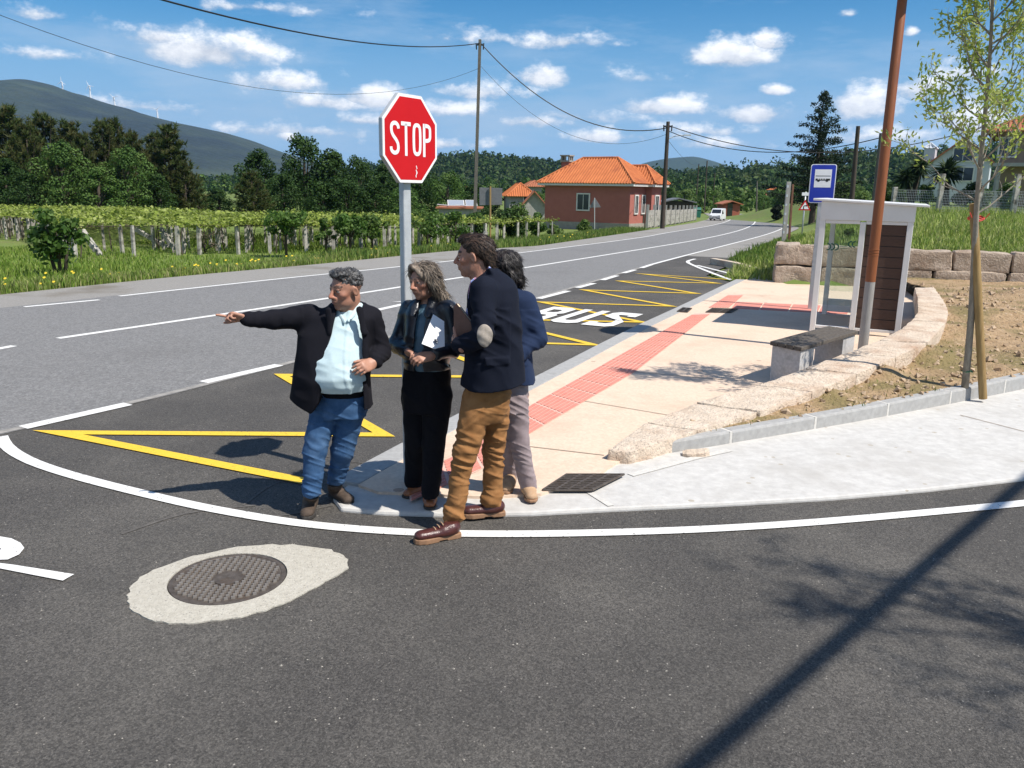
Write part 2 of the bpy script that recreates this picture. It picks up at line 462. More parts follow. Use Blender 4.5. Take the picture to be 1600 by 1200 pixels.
# ---------------------------------------------------------------- ground materials
M = {}
M['new_asphalt'] = mat('new_asphalt', (.044, .040, .036), (.092, .085, .076), 90, .88, 1.0, 130, 5, c3=(.135, .124, .108), s3=.7, th3=(.44, .9), speck=((.26, .24, .21), 80, .99), agg=((230, .36), (95, .34)), bdist=.006)
M['old_asphalt'] = mat('old_asphalt', (.148, .145, .141), (.222, .217, .211), 60, .85, .5, 120, 5, c3=(.165, .16, .155), s3=.35, agg=((70, .22), (28, .14)))
M['shoulder'] = mat('road_shoulder', (.2, .188, .172), (.3, .285, .26), 25, .9, .4, 60, 6, c3=(.17, .15, .12), s3=.5)
M['white_paint'] = mat('white_road_paint', (.66, .65, .62), (.78, .77, .74), 40, .7, .3, 80, c3=(.30, .29, .27), s3=30, th3=(.60, .72), speck=((.2, .19, .18), 60, .95))
M['yellow_paint'] = mat('yellow_road_paint', (.70, .45, .03), (.79, .53, .045), 40, .7, .3, 80, c3=(.36, .24, .05), s3=30, th3=(.60, .74), speck=((.18, .13, .05), 60, .96))
M['pavement'] = mat('beige_concrete', (.62, .472, .352), (.69, .545, .42), 30, .85, .15, 90, 6, c3=(.55, .40, .29), s3=1.1, th3=(.5, .78), speck=((.42, .30, .22), 9, .985), agg=((45, .06),))
M['apron'] = mat('pale_concrete', (.455, .44, .415), (.58, .565, .535), 14, .85, .2, 120, 7, c3=(.42, .40, .37), s3=1.2, th3=(.5, .72), speck=((.40, .36, .3), 16, .97))
M['kerb'] = mat('kerb_concrete', (.30, .295, .285), (.40, .395, .38), 20, .85, .15, 120, 6, c3=(.34, .34, .335), s3=2.5)
M['joint'] = mat('joint_mortar', (.5, .48, .44), (.62, .6, .56), 40, .9)
M['dark_joint'] = mat('dark_joint', (.30, .23, .17), (.36, .28, .2), 20, .9)
M['tactile'] = mat('red_tactile_paving', (.57, .20, .15), (.64, .26, .20), 12, .8, .15, 100, 6, c3=(.50, .20, .16), s3=1.5)
M['tactile_gap'] = mat('tactile_grout', (.66, .40, .32), (.71, .46, .38), 20, .9)
M['granite'] = mat('beige_granite', (.52, .415, .315), (.68, .575, .46), 9, .9, .9, 26, 8, c3=(.42, .28, .19), s3=2.2, th3=(.48, .72), speck=((.25, .2, .16), 60, .9), bdist=.03)
M['soil'] = mat('sandy_soil', (.29, .185, .095), (.46, .325, .19), 7, .95, 1.0, 22, 8, c3=(.22, .17, .07), s3=1.3, th3=(.46, .6), speck=((.45, .33, .22), 16, .93), bdist=.05)
M['earth'] = mat('grassy_ground', (.10, .15, .024), (.16, .21, .04), 3, .95, .6, 14, 8, c3=(.15, .14, .05), s3=.25, th3=(.5, .75))
M['iron'] = mat('rusty_iron', (.085, .068, .055), (.16, .135, .115), 30, .65, .3, 90, c3=(.13, .09, .06), s3=6, metal=.5)
M['hole'] = mat('dark_void', (.012, .012, .012))

# ---------------------------------------------------------------- terrain
def axis(a, b, fine0, fine1, step, growth=1.13):
    v = list(np.arange(fine0, fine1, step)); s = step
    while v[-1] < b: s *= growth; v.append(v[-1] + s)
    s = step
    while v[0] > a: s *= growth; v.insert(0, v[0] - s)
    return np.array(v)
gx = axis(-7000, 7000, -40, 45, 1.0); gy = axis(-400, 9000, -12, 80, 1.0)
X, Y = np.meshgrid(gx, gy, indexing='ij')
Z = H(X, Y)
near = (Y < 19.8 - .27 * (X - 6.3)) & (lat_left(X, Y) < 0) & (X < 30) & (X > -40)
Z = np.where(near, Z - .06, Z)
nx, ny = X.shape; i = (np.arange(nx - 1)[:, None] * ny + np.arange(ny - 1)[None]).ravel()
link('ground', np_mesh('ground', np.c_[X.ravel(), Y.ravel(), Z.ravel()], np.c_[i, i + ny, i + ny + 1, i + 1], M['earth'], smooth=True), kind='structure')

# ---------------------------------------------------------------- road, bus bay, side road
def match(P, n):
    s = np.r_[0, np.cumsum(np.linalg.norm(np.diff(P, axis=0), axis=1))]; t = np.linspace(0, s[-1], n)
    return np.c_[np.interp(t, s, P[:, 0]), np.interp(t, s, P[:, 1])]
Lo = off(LL, -.16)
kS = int(np.argmin(np.linalg.norm(LR - GP(1068, 399)[:2], axis=1)))      # where the bay's seam meets the far shoulder
n = 150
seam = LR[:kS + 1]; beyond = LR[kS:]
# carriageway cross-sections: left line to right line
strip_obj('main_road', match(Lo, n), match(off(LR, .06), n), M['old_asphalt'], 10, dz=.004)
strip_obj('road_shoulder', match(SH_L, n), match(off(LL, -.1), n), M['shoulder'], 2, dz=-.006)
strip_obj('far_shoulder', match(beyond, 60), match(SH_R, 60), M['shoulder'], 3, dz=-.006)
sb = resample(seam, .8); nb = len(sb)
w = np.full(nb, 14.0); w = np.where(sb[:, 1] > 12, np.interp(sb[:, 1], [12, 23], [10, 2.2]), w)
Nrm = np.array([DIR[1], -DIR[0]])
outer = sb + Nrm[None] * w[:, None]; 
strip_obj('side_road', sb, outer, M['new_asphalt'], 8, dz=0)

def paint(name, P, width, m, dz=.008, dash=None, step=.7):
    P = resample(P, step)
    a, b = off(P, -width / 2), off(P, width / 2)
    return strip_obj(name, a, b, m, 1, dz)
paint('seam_dust', LR[:kS + 4], .09, mat('seam_dust', (.20, .19, .175), (.36, .34, .31), 9, .95, stretch=(1, 1, 1)), dz=.0065)
sm = lambda px, it=2: smooth(poly_ground(px), it=it)
i0 = int(np.argmin(np.linalg.norm(LL - GP(215, 460)[:2], axis=1)))
paint('white_edge_line', LL[i0:], .12, M['white_paint'], step=.9)
i0 = int(np.argmin(np.linalg.norm(LC - GP(120, 525)[:2], axis=1)))
paint('white_centre_line', LC[i0:], .13, M['white_paint'], step=.9)
paint('white_edge_line', LR[kS - 6:], .13, M['white_paint'], step=.9)
for a, b in (((38, 480), (155, 469)), ((-160, 499), (-40, 488)), ((-40, 553), (22, 541)), ):
    paint('white_dash', poly_ground([a, b]), .12, M['white_paint'])
for a, b in (((36, 669), (200, 632)), ((318, 598), (436, 571)), ((842, 467), (888, 455)), ((902, 450), (928, 443)), ((941, 438), (964, 431)), ((974, 427), (992, 422)), ((1002, 419), (1017, 414))):
    paint('white_dash', poly_ground([a, b]), .15, M['white_paint'])
# lane arrow
def flat(name, px, m, dz=.008, ground=True, z=None):
    P = [GP(u, v, dz) for u, v in px] if z is None else [G(u, v, z) for u, v in px]
    mb = MB(); mb.add(P, [list(range(len(P)))])
    me = mb.mesh(name, m)
    if me.polygons[0].normal.z < 0: me.flip_normals()
    return link(name, me, kind='structure')
paint('lane_arrow', poly_ground([(584, 486), (676, 466)]), .15, M['white_paint'])
flat('lane_arrow', [(612, 471), (655, 470), (702, 460), (690, 470), (650, 473)], M['white_paint'], .009)
# edge line round the corner of the side road
EDGE = sm([(2, 683), (8, 697), (28, 712), (62, 728), (130, 749), (230, 774), (330, 797), (480, 822), (640, 834), (770, 836), (900, 835), (1100, 829), (1300, 816), (1600, 788), (1900, 755)])
paint('white_corner_line', EDGE, .1, M['white_paint'], step=.15)
# pale scuffs left by turning wheels
for px, wd in (([(470, 700), (520, 718), (600, 728)], .02), ([(500, 742), (430, 752), (380, 790)], .018), ([(330, 800), (420, 812), (520, 790)], .02), ([(190, 835), (290, 800), (400, 790)], .025)):
    paint('scuff_mark', sm(px), wd, mat('scuff', (.06, .055, .05), (.13, .12, .108), 20, .95), .004, step=.05)
# painted letter of the word that runs off to the left: stem and bowl of a P
flat('painted_letter', [(-200, 842), (-30, 876), (20, 882), (116, 897), (98, 907), (0, 888), (-60, 878), (-215, 852)], M['white_paint'])
flat('painted_letter', [(-120, 846), (-60, 838), (0, 838), (18, 841), (32, 848), (38, 856), (30, 866), (12, 874), (-2, 874.5), (-40, 868), (-30, 862), (-8, 862), (2, 858), (-4, 851), (-60, 850), (-112, 858)], M['white_paint'], .007)

# yellow zigzag of the bus bay
ZZ = [(470, 752), (75, 677), (628, 681), (432, 586), (760, 588)]
def zig(px, wd=.13):
    P = [np.array(p) for p in poly_ground(px)]
    for a, b in zip(P, P[1:]):
        yield a, b
def yellow(px, wd=.12):
    """one continuous mitred line"""
    P = np.array(poly_ground(px)); n = len(P); l, r = [], []
    for k in range(n):
        t0 = P[k] - P[k - 1] if k else P[1] - P[0]; t1 = P[k + 1] - P[k] if k < n - 1 else P[k] - P[k - 1]
        t0 = t0 / np.linalg.norm(t0); t1 = t1 / np.linalg.norm(t1)
        n0 = np.array([t0[1], -t0[0]]); n1 = np.array([t1[1], -t1[0]])
        mm = n0 + n1; q = max(mm @ mm, .16); mm = mm / q * 2
        l.append(P[k] - mm * wd / 2); r.append(P[k] + mm * wd / 2)
    l, r = np.array(l), np.array(r)
    mb = MB()
    for k in range(n - 1):
        a, b = np.linspace(l[k], l[k + 1], 9), np.linspace(r[k], r[k + 1], 9)
        V = [(*p, float(prof(p[1])) + .010) for p in np.r_[a, b]]
        mb.add(V, [(j, j + 9, j + 10, j + 1) for j in range(8)])
    return mb.build('yellow_zigzag', M['yellow_paint'], kind='structure')
yellow([(480, 754), (90, 677), (600, 680.5), (440, 587), (800, 590), (640, 531), (928, 539.5), (762, 499), (1004, 504), (845, 472.5), (1049, 479), (912, 453.5), (1088, 459), (967, 439.5), (1121, 443), (1004, 428.5), (1137, 437)], .115)

# BUS lettering, read by drivers coming from the left: stroked letters laid out along the bay
def px_strokes(name, strokes, wd):
    mb = MB()
    for st in strokes:
        P = np.array(poly_ground(st)); P = resample(smooth(P, it=2) if len(P) > 2 else P, .1)
        a, b = off(P, -wd / 2), off(P, wd / 2); m_ = len(P)
        mb.add([(*p, float(prof(p[1])) + .014) for p in np.r_[a, b]], [(j, j + m_, j + m_ + 1, j + 1) for j in range(m_ - 1)])
    return mb.build(name, M['white_paint'], kind='structure')
BU = np.array([math.cos(R(63)), math.sin(R(63))]); BR_ = np.array([BU[1], -BU[0]]); B0 = GP(907, 508)[:2]
def road_letter(polys):
    """flat painted pieces in the letter frame: across the bay, along the bay"""
    mb = MB()
    for pl in polys: P = [B0 + BR_ * a + BU * b for a, b in pl]; mb.add([(*p, float(prof(p[1])) + .014) for p in P], [list(range(len(P)))])
    me = mb.mesh('painted_letter', M['white_paint'])
    import bmesh as _bm
    b_ = _bm.new(); b_.from_mesh(me); _bm.ops.recalc_face_normals(b_, faces=b_.faces)
    for f in b_.faces:
        if f.normal.z < 0: f.normal_flip()
    b_.to_mesh(me); b_.free(); link('painted_letter', me, kind='structure')
road_letter([[(0, .0), (.40, .0), (.51, .14), (.51, .62), (.33, .74), (.36, .44), (.30, .32), (.15, .32), (.15, .42), (0, .42)], [(.51, .62), (.33, .74), (.15, .94), (0, 1.08), (.18, .9)], [(.18, 1.28), (0, 1.08), (0, 1.5), (.1, 1.66), (.5, 1.66), (.5, 1.22), (.35, 1.22), (.35, 1.34), (.20, 1.34)], [(0, 1.08), (.18, 1.28), (.51, .62), (.33, .74)]])
road_letter([[(-.60, 1.66), (-.60, .14), (-.47, 0), (-.24, 0), (-.11, .14), (-.11, 1.66), (-.265, 1.66), (-.265, .40), (-.32, .32), (-.39, .32), (-.445, .40), (-.445, 1.66)]])
road_letter([[(-1.22, 0), (-.85, 0), (-.72, .14), (-.72, .70), (-.80, .83), (-.72, .96), (-.72, 1.52), (-.85, 1.66), (-1.22, 1.66), (-1.22, 1.34), (-.93, 1.34), (-.88, 1.26), (-.88, 1.06), (-.93, .99), (-1.07, .99), (-1.07, .67), (-.93, .67), (-.88, .60), (-.88, .40), (-.93, .32), (-1.22, .32)], [(-1.22, .32), (-1.07, .32), (-1.07, 1.34), (-1.22, 1.34)]])

# ---------------------------------------------------------------- pavement
PZ = .05
kerb_in = smooth([G2(u, v, PZ) for u, v in [(560, 757), (640, 712), (722, 664), (850, 600), (1004, 516), (1080, 480), (1140, 449), (1165, 437)]], it=1)
kerb_out = off(kerb_in, -.24)
pav = [tuple(p) for p in kerb_in] + [G2(u, v, PZ) for u, v in [(1190, 430), (1235, 432)]] + [(8.9, 19.0)] + [G2(u, v, z) for u, v, z in [(1452, 455, .36), (1458, 488, .4), (1420, 525, .38), (1330, 565, .33), (1250, 595, .28), (1170, 625, .2), (1090, 656, .18), (1000, 690, .15), (962, 708, .13)]] + [G2(u, v, PZ) for u, v in [(935, 741), (846, 771), (760, 776), (700, 773), (640, 770), (590, 768)]]
mb = MB(); mb.prism(pav, -.1, PZ); mb.build('pavement', M['pavement'], kind='structure')
# kerb stones along the bay, one metre each with a mortar gap
kp_i, kp_o = resample(kerb_in, .5), None
kp_o = off(kp_i, -.23)
mb = MB(); n_ = len(kp_i)
for k in range(0, n_ - 1, 2):
    a, b = k, min(k + 2, n_ - 1); q = .006 / max(np.linalg.norm(kp_i[b] - kp_i[a]), .1)
    P = [kp_i[a] * (1 - q) + kp_i[b] * q, kp_i[b] * (1 - q) + kp_i[a] * q, kp_o[b] * (1 - q) + kp_o[a] * q, kp_o[a] * (1 - q) + kp_o[b] * q]
    P = [tuple(p) for p in P]
    mb.prism(P, [-.1] * 4, [.056, .056, .05, .05])
mb.build('kerb', M['kerb'], kind='structure', bevel=.008)
# pale concrete apron at the mouth of the side road
ap = [G2(u, v, .03) for u, v in [(548, 752), (520, 776), (532, 793), (600, 799), (700, 802), (830, 800), (945, 794), (1120, 786), (1300, 776), (1450, 763), (1600, 746), (1800, 718), (2000, 690), (1900, 570), (1600, 606), (1450, 634), (1300, 662), (1120, 695), (985, 716), (948, 722), (930, 742), (846, 772), (760, 777), (700, 774), (640, 771), (590, 769)]]
mb = MB(); mb.prism(ap, -.1, .03); mb.build('concrete_apron', M['apron'], kind='structure', bevel=.02)
# pavement joints and the apron's cold joint
def groove(px, z, wd, m):
    P = resample([G2(u, v, z) for u, v in px], .3); a, b = off(P, -wd / 2), off(P, wd / 2)
    V = np.c_[np.r_[a, b], np.full(2 * len(P), z)]; k = np.arange(len(P) - 1)
    return link('pavement_joint', np_mesh('joint', V, np.c_[k, k + len(P), k + len(P) + 1, k + 1], m), kind='structure')
for px in ([(825, 697), (944, 711)], [(905, 625), (1085, 655)], [(985, 580), (1130, 593)], [(1105, 458), (1215, 462)]):
    groove(px, PZ + .004, .012, M['dark_joint'])
groove([(1500, 648), (1640, 684)], .034, .012, M['dark_joint'])
groove([(985, 742), (1090, 714), (1140, 703)], .035, .07, M['joint'])
groove([(920, 768), (955, 790)], .035, .05, M['joint'])

# ---------------------------------------------------------------- red tactile paving: strips of bars
def tactile(name, pl, pr, nb, gaps_every=None):
    """bars running along the strip between two lines"""
    a = resample([G2(u, v, PZ) for u, v in pl], .1); b = match(np.array([G2(u, v, PZ) for u, v in pr]), len(a))
    V, Fc = strip(a, b, 2, 0, lambda x, y: np.full(np.shape(x), PZ + .004))
    link(name, np_mesh(name, V, Fc, M['tactile_gap']), kind='structure')
    mb = MB(); n = len(a)
    st = 4
    for k in range(0, n - st, st):
        for j in range(nb):
            t0, t1 = (j + .14) / nb, (j + .86) / nb
            e = .05
            c = [a[k] * (1 - t0) + b[k] * t0, a[k] * (1 - t1) + b[k] * t1, a[k + st] * (1 - t1) + b[k + st] * t1, a[k + st] * (1 - t0) + b[k + st] * t0]
            q0 = c[0] * (1 - e) + c[3] * e; q3 = c[3] * (1 - e) + c[0] * e; q1 = c[1] * (1 - e) + c[2] * e; q2 = c[2] * (1 - e) + c[1] * e
            mb.prism([tuple(q0), tuple(q1), tuple(q2), tuple(q3)], PZ, PZ + .010)
    mb.build(name, M['tactile'], kind='structure')
tactile('tactile_paving', [(640, 745), (740, 700), (820, 639), (985, 546), (1085, 490)], [(640, 785), (750, 735), (822, 681), (990, 583), (1112, 489)], 8)
tactile('tactile_paving', [(1107, 481), (1138, 461)], [(1139, 481), (1162, 461)], 8)
def red_tiles(px4, n):
    a0, a1, b1, b0 = [np.array(G2(u, v, PZ)) for u, v in px4]
    mb = MB()
    for k in range(n):
        t0, t1 = (k + .03) / n, (k + .97) / n
        mb.prism([tuple(a0 + (a1 - a0) * t0), tuple(a0 + (a1 - a0) * t1), tuple(b0 + (b1 - b0) * t1), tuple(b0 + (b1 - b0) * t0)], PZ, PZ + .008)
    mb.build('tactile_paving', M['tactile'], kind='structure')
red_tiles([(1149, 472), (1330, 480), (1325, 491), (1142, 482)], 4)

# ---------------------------------------------------------------- far end of the bay: white chevron, dark patch, pale kerb
paint('white_chevron', sm([(1086, 405), (1071, 409), (1085, 416), (1112, 427), (1143, 438)], 2), .12, M['white_paint'], .012, step=.2)
paint('white_dash', poly_ground([(1089, 415), (1165, 434)]), .12, M['white_paint'], .012)
flat('dark_patch', [(1115, 427), (1138, 419.5), (1187, 428.5), (1168, 434.5)], M['new_asphalt'], .006)  # flat dark patch in the bay's asphalt tone
P = resample([GP(u, v)[:2] for u, v in [(1118, 413), (1150, 418), (1187, 426), (1215, 434)]], .4)
V = []
mb = MB(); Q = off(P, .2)
for k in range(len(P) - 1):
    mb.prism([tuple(P[k]), tuple(P[k + 1]), tuple(Q[k + 1]), tuple(Q[k])], -.1, .09)
mb.build('kerb', M['granite'], kind='structure')
# ---------------------------------------------------------------- solid modelling by blended distance fields
def _v(p): return np.array([float(c) for c in p])
class Field:
    def __init__(s, lo, hi, h, zfine=None, hf=None):
        s.x = np.arange(lo[0], hi[0] + h, h, dtype=np.float32); s.y = np.arange(lo[1], hi[1] + h, h, dtype=np.float32)
        if zfine is None: s.z = np.arange(lo[2], hi[2] + h, h, dtype=np.float32)
        else: s.z = np.r_[np.arange(lo[2], zfine, h), np.arange(zfine, hi[2] + hf, hf)].astype(np.float32)
        s.D = np.full((len(s.x), len(s.y), len(s.z)), 1.0, np.float32)
    def view(s, lo, hi, mg=.03):
        sl = []
        for ax, a, b in ((s.x, lo[0], hi[0]), (s.y, lo[1], hi[1]), (s.z, lo[2], hi[2])):
            i = max(int(np.searchsorted(ax, a - mg)) - 1, 0); j = min(int(np.searchsorted(ax, b + mg)) + 1, len(ax))
            sl.append(slice(i, max(j, i + 1)))
        return tuple(sl), (s.x[sl[0]][:, None, None], s.y[sl[1]][None, :, None], s.z[sl[2]][None, None, :])
    def add(s, pr, k=.0):
        fn, lo, hi = pr; sl, P = s.view(lo, hi, .03 + k); D = s.D[sl]; d = fn(*P)
        if k <= 0: s.D[sl] = np.minimum(D, d)
        else:
            h = np.clip(.5 + .5 * (D - d) / k, 0, 1); s.D[sl] = D * (1 - h) + d * h - k * h * (1 - h)
        return s
    def sub(s, pr, k=.0):
        fn, lo, hi = pr; sl, P = s.view(lo, hi, .03 + k); D = s.D[sl]; d = -fn(*P)
        if k <= 0: s.D[sl] = np.maximum(D, d)
        else:
            h = np.clip(.5 - .5 * (D - d) / k, 0, 1); s.D[sl] = D * (1 - h) + d * h + k * h * (1 - h)
        return s
    def disp(s, fn, lo=None, hi=None):
        if lo is None: lo, hi = (-99,) * 3, (99,) * 3
        sl, P = s.view(lo, hi, 0); s.D[sl] = s.D[sl] + fn(*P); return s
    def cut(s, fn):           # keep where fn < 0
        sl, P = s.view((-99,) * 3, (99,) * 3, 0); s.D = np.maximum(s.D, fn(*P)).astype(np.float32); return s
    def surface(s, smooth_it=2):
        D = s.D; ins = D < 0
        nx, ny, nz = D.shape
        cnt = np.zeros((nx - 1, ny - 1, nz - 1), np.uint8)
        for a in (0, 1):
            for b in (0, 1):
                for c in (0, 1): cnt += ins[a:nx - 1 + a, b:ny - 1 + b, c:nz - 1 + c]
        act = (cnt > 0) & (cnt < 8)
        I, J_, K = np.nonzero(act)
        idx = np.full(act.shape, -1, np.int32); idx[I, J_, K] = np.arange(len(I))
        acc = np.zeros((len(I), 3), np.float32); num = np.zeros(len(I), np.float32)
        cs = [(a, b, c) for a in (0, 1) for b in (0, 1) for c in (0, 1)]
        for c0 in cs:
            for ax in range(3):
                if c0[ax]: continue
                c1 = list(c0); c1[ax] = 1
                d0 = D[I + c0[0], J_ + c0[1], K + c0[2]]; d1 = D[I + c1[0], J_ + c1[1], K + c1[2]]
                m = (d0 < 0) != (d1 < 0)
                t = np.where(m, d0 / np.where(m, d0 - d1, 1), 0)
                p = np.array(c0, np.float32)[None].repeat(len(I), 0); p[:, ax] = t
                acc += np.where(m[:, None], p, 0); num += m
        q = acc / num[:, None]
        def lerp(ax, i, f): return ax[i] * (1 - f) + ax[i + 1] * f
        V = np.c_[lerp(s.x, I, q[:, 0]), lerp(s.y, J_, q[:, 1]), lerp(s.z, K, q[:, 2])]
        Fs = []
        for ax in range(3):
            a, b = [(1, 2), (2, 0), (0, 1)][ax]
            s0 = [slice(0, n) for n in (nx, ny, nz)]; s1 = [slice(0, n) for n in (nx, ny, nz)]
            s0[ax] = slice(0, D.shape[ax] - 1); s1[ax] = slice(1, D.shape[ax])
            for o in (a, b): s0[o] = slice(1, D.shape[o] - 1); s1[o] = slice(1, D.shape[o] - 1)
            A0, B0 = ins[tuple(s0)], ins[tuple(s1)]
            e = np.nonzero(A0 != B0); fl = A0[e]
            base = [np.array(q_) for q_ in e]
            for o in (a, b): base[o] = base[o] + 1
            def cell(da, db):
                c = [np.array(q_) for q_ in base]; c[a] = c[a] - da; c[b] = c[b] - db; return idx[c[0], c[1], c[2]]
            q4 = np.c_[cell(1, 1), cell(0, 1), cell(0, 0), cell(1, 0)]
            q4 = np.where(fl[:, None], q4, q4[:, ::-1]); Fs.append(q4)
        Fc = np.concatenate(Fs); Fc = Fc[(Fc >= 0).all(1)]
        for _ in range(smooth_it):
            S = np.zeros_like(V, dtype=np.float64); C = np.zeros(len(V))
            for k in range(4):
                i, j = Fc[:, k], Fc[:, (k + 1) % 4]
                for p_, q_ in ((i, j), (j, i)):
                    C += np.bincount(p_, minlength=len(V))
                    for d in range(3): S[:, d] += np.bincount(p_, V[q_, d], minlength=len(V))
            V = V * .45 + .55 * S / np.maximum(C, 1)[:, None]
        return V, Fc
    def build(s, name, m, parent=None, colf=None, it=2, extra=None, **kw):
        V, Fc = s.surface(it)
        cols = colf(V) if colf else None
        if extra is not None:
            V2, F2, C2 = extra(V, Fc); cols = np.concatenate([cols, C2]); Fc = np.concatenate([Fc, F2 + len(V)]); V = np.concatenate([V, V2])
        return link(name, np_mesh(name, V, Fc, m, cols, smooth=True), parent, **kw)

def cone(a, b, ra, rb, flat=None):
    a, b = _v(a), _v(b); ba = b - a; l2 = max(float(ba @ ba), 1e-9)
    if flat is not None:
        n = _v(flat[0]); n = n / np.linalg.norm(n); sc_ = flat[1]; c = (a + b) / 2
    def fn(x, y, z):
        if flat is not None:
            q = ((x - c[0]) * n[0] + (y - c[1]) * n[1] + (z - c[2]) * n[2]) * (1 / sc_ - 1)
            x = x + n[0] * q; y = y + n[1] * q; z = z + n[2] * q
        px, py, pz = x - a[0], y - a[1], z - a[2]
        t = np.clip((px * ba[0] + py * ba[1] + pz * ba[2]) / l2, 0, 1)
        d = np.sqrt((px - t * ba[0]) ** 2 + (py - t * ba[1]) ** 2 + (pz - t * ba[2]) ** 2) - (ra + t * (rb - ra))
        return d if flat is None else d * (.5 + .5 * sc_)
    r = max(ra, rb); return fn, np.minimum(a, b) - r, np.maximum(a, b) + r
def ell(c, r, Rm=None):
    c = _v(c); r = _v(r); Rm = np.eye(3) if Rm is None else np.asarray(Rm)
    def fn(x, y, z):
        px, py, pz = x - c[0], y - c[1], z - c[2]
        q = [px * Rm[0, i] + py * Rm[1, i] + pz * Rm[2, i] for i in range(3)]
        k0 = np.sqrt(sum((q[i] / r[i]) ** 2 for i in range(3))); k1 = np.sqrt(sum((q[i] / r[i] ** 2) ** 2 for i in range(3)))
        return k0 * (k0 - 1) / np.maximum(k1, 1e-6)
    e = np.full(3, r.max()); return fn, c - e, c + e
def rbox(c, hs, Rm=None, rd=.005):
    c = _v(c); hs = _v(hs); Rm = np.eye(3) if Rm is None else np.asarray(Rm)
    def fn(x, y, z):
        px, py, pz = x - c[0], y - c[1], z - c[2]
        q = [np.abs(px * Rm[0, i] + py * Rm[1, i] + pz * Rm[2, i]) - hs[i] + rd for i in range(3)]
        return np.sqrt(sum(np.maximum(w, 0) ** 2 for w in q)) + np.minimum(np.maximum(np.maximum(q[0], q[1]), q[2]), 0) - rd
    e = np.full(3, np.linalg.norm(hs)); return fn, c - e, c + e
def loft(keys, yaw=0.0, n=2.3, grow=0.0):
    """keys: (x, y, z, rx, ry) upwards; superellipse sections turned by yaw"""
    K = np.array(sorted(keys, key=lambda q: q[2]), float); z0, z1 = K[0, 2], K[-1, 2]
    zz = np.linspace(z0, z1, 120); T = np.array([np.interp(zz, K[:, 2], K[:, i]) for i in (0, 1, 3, 4)])
    ker = np.array([1, 2, 3, 4, 3, 2, 1]) / 16.0
    T = np.array([np.convolve(np.pad(t, 3, 'edge'), ker, 'valid') for t in T])
    cs, sn = math.cos(yaw), math.sin(yaw)
    def fn(x, y, z):
        zf = np.clip(z, z0, z1); cx, cy, rx, ry = [np.interp(zf, zz, t).astype(np.float32) for t in T]
        rx = rx + grow; ry = ry + grow
        px, py = x - cx, y - cy
        u = np.abs(px * cs + py * sn) / rx; w = np.abs(-px * sn + py * cs) / ry
        d = ((u ** n + w ** n) ** (1 / n) - 1) * np.minimum(rx, ry)
        e = np.maximum(z0 - z, z - z1)
        return np.maximum(d, e)
    r = K[:, 3:5].max() + grow
    return fn, np.array([K[:, 0].min() - r, K[:, 1].min() - r, z0]), np.array([K[:, 0].max() + r, K[:, 1].max() + r, z1])
def frame(fwd, pitch=0.0, roll=0.0):
    """columns: right hand, forward, up"""
    f = np.array([fwd[0], fwd[1], 0.0]); f /= np.linalg.norm(f); up = np.array([0, 0, 1.0]); r = np.cross(f, up)
    f2 = f * math.cos(pitch) - up * math.sin(pitch); u2 = np.cross(r, f2)
    r3 = r * math.cos(roll) + u2 * math.sin(roll); u3 = np.cross(r3, f2)
    return np.c_[r3, f2, u3]
def folds(fx, fz, amp, seed=0., th=.35, tilt=0.0):
    def fn(x, y, z):
        n = vnoise(x * fx + seed, y * fx + 3.1 + seed, z * fz + tilt * (x + y) * fz * .4 + seed)
        return ((np.abs(n) - th) * amp).astype(np.float32)
    return fn

# ---------------------------------------------------------------- heads and hands
def head(g, c, Rm, sc_=1.0, man=True, nose=1.0):
    c = _v(c); T = lambda p: c + Rm @ (np.array(p) * sc_)
    E = lambda p, r, k: g.add(ell(T(p), np.array(r) * sc_, Rm), k)
    E((0, -.014, .036), (.073, .093, .080), 0)
    g.add(cone(T((0, .022, -.005)), T((0, .034, -.072)), .062 * sc_, .043 * sc_), .03)
    jw = .056 if man else .049
    E((0, .022, -.068), (jw, .056, .040), .03)
    E((0, .070, -.098), (.022 if man else .018, .018, .018), .02)
    E((0, .074, .028), (.048, .017, .013), .015)
    for s in (-1, 1):
        E((s * .043, .056, -.018), (.022, .024, .020), .02)
        g.sub(ell(T((s * .031, .097, .006)), np.array((.0175, .016, .011)) * sc_, Rm), .012)
        E((s * .031, .0765, .005), (.0135, .0125, .0125), .002)
        g.add(cone(T((s * .020, .087, .0155)), T((s * .043, .082, .0145)), .0045 * sc_, .0045 * sc_), .006)
    g.add(cone(T((0, .084, .020)), T((0, .108 + .006 * nose, -.026)), .0085 * sc_, .0125 * sc_), .012)
    for s in (-1, 1): E((s * .012, .097, -.031), (.0095, .012, .009), .006)
    E((0, .084, -.050), (.030, .014, .026), .02)
    E((0, .0955, -.0575), (.022, .009, .0048), .005); E((0, .0935, -.068), (.020, .010, .0058), .005)
    g.sub(cone(T((-.021, .1, -.0625)), T((.021, .1, -.0625)), .0028 * sc_, .0028 * sc_), .002)
    for s in (-1, 1):
        Re = Rm @ np.array(Matrix.Rotation(R(-14), 3, 'X')) @ np.array(Matrix.Rotation(R(s * 18), 3, 'Z'))
        g.add(ell(T((s * .077, -.010, -.006)), np.array((.009, .019, .032)) * sc_, Re), .006)
        g.sub(ell(T((s * .086, -.006, -.006)), np.array((.006, .011, .021)) * sc_, Re), .004)
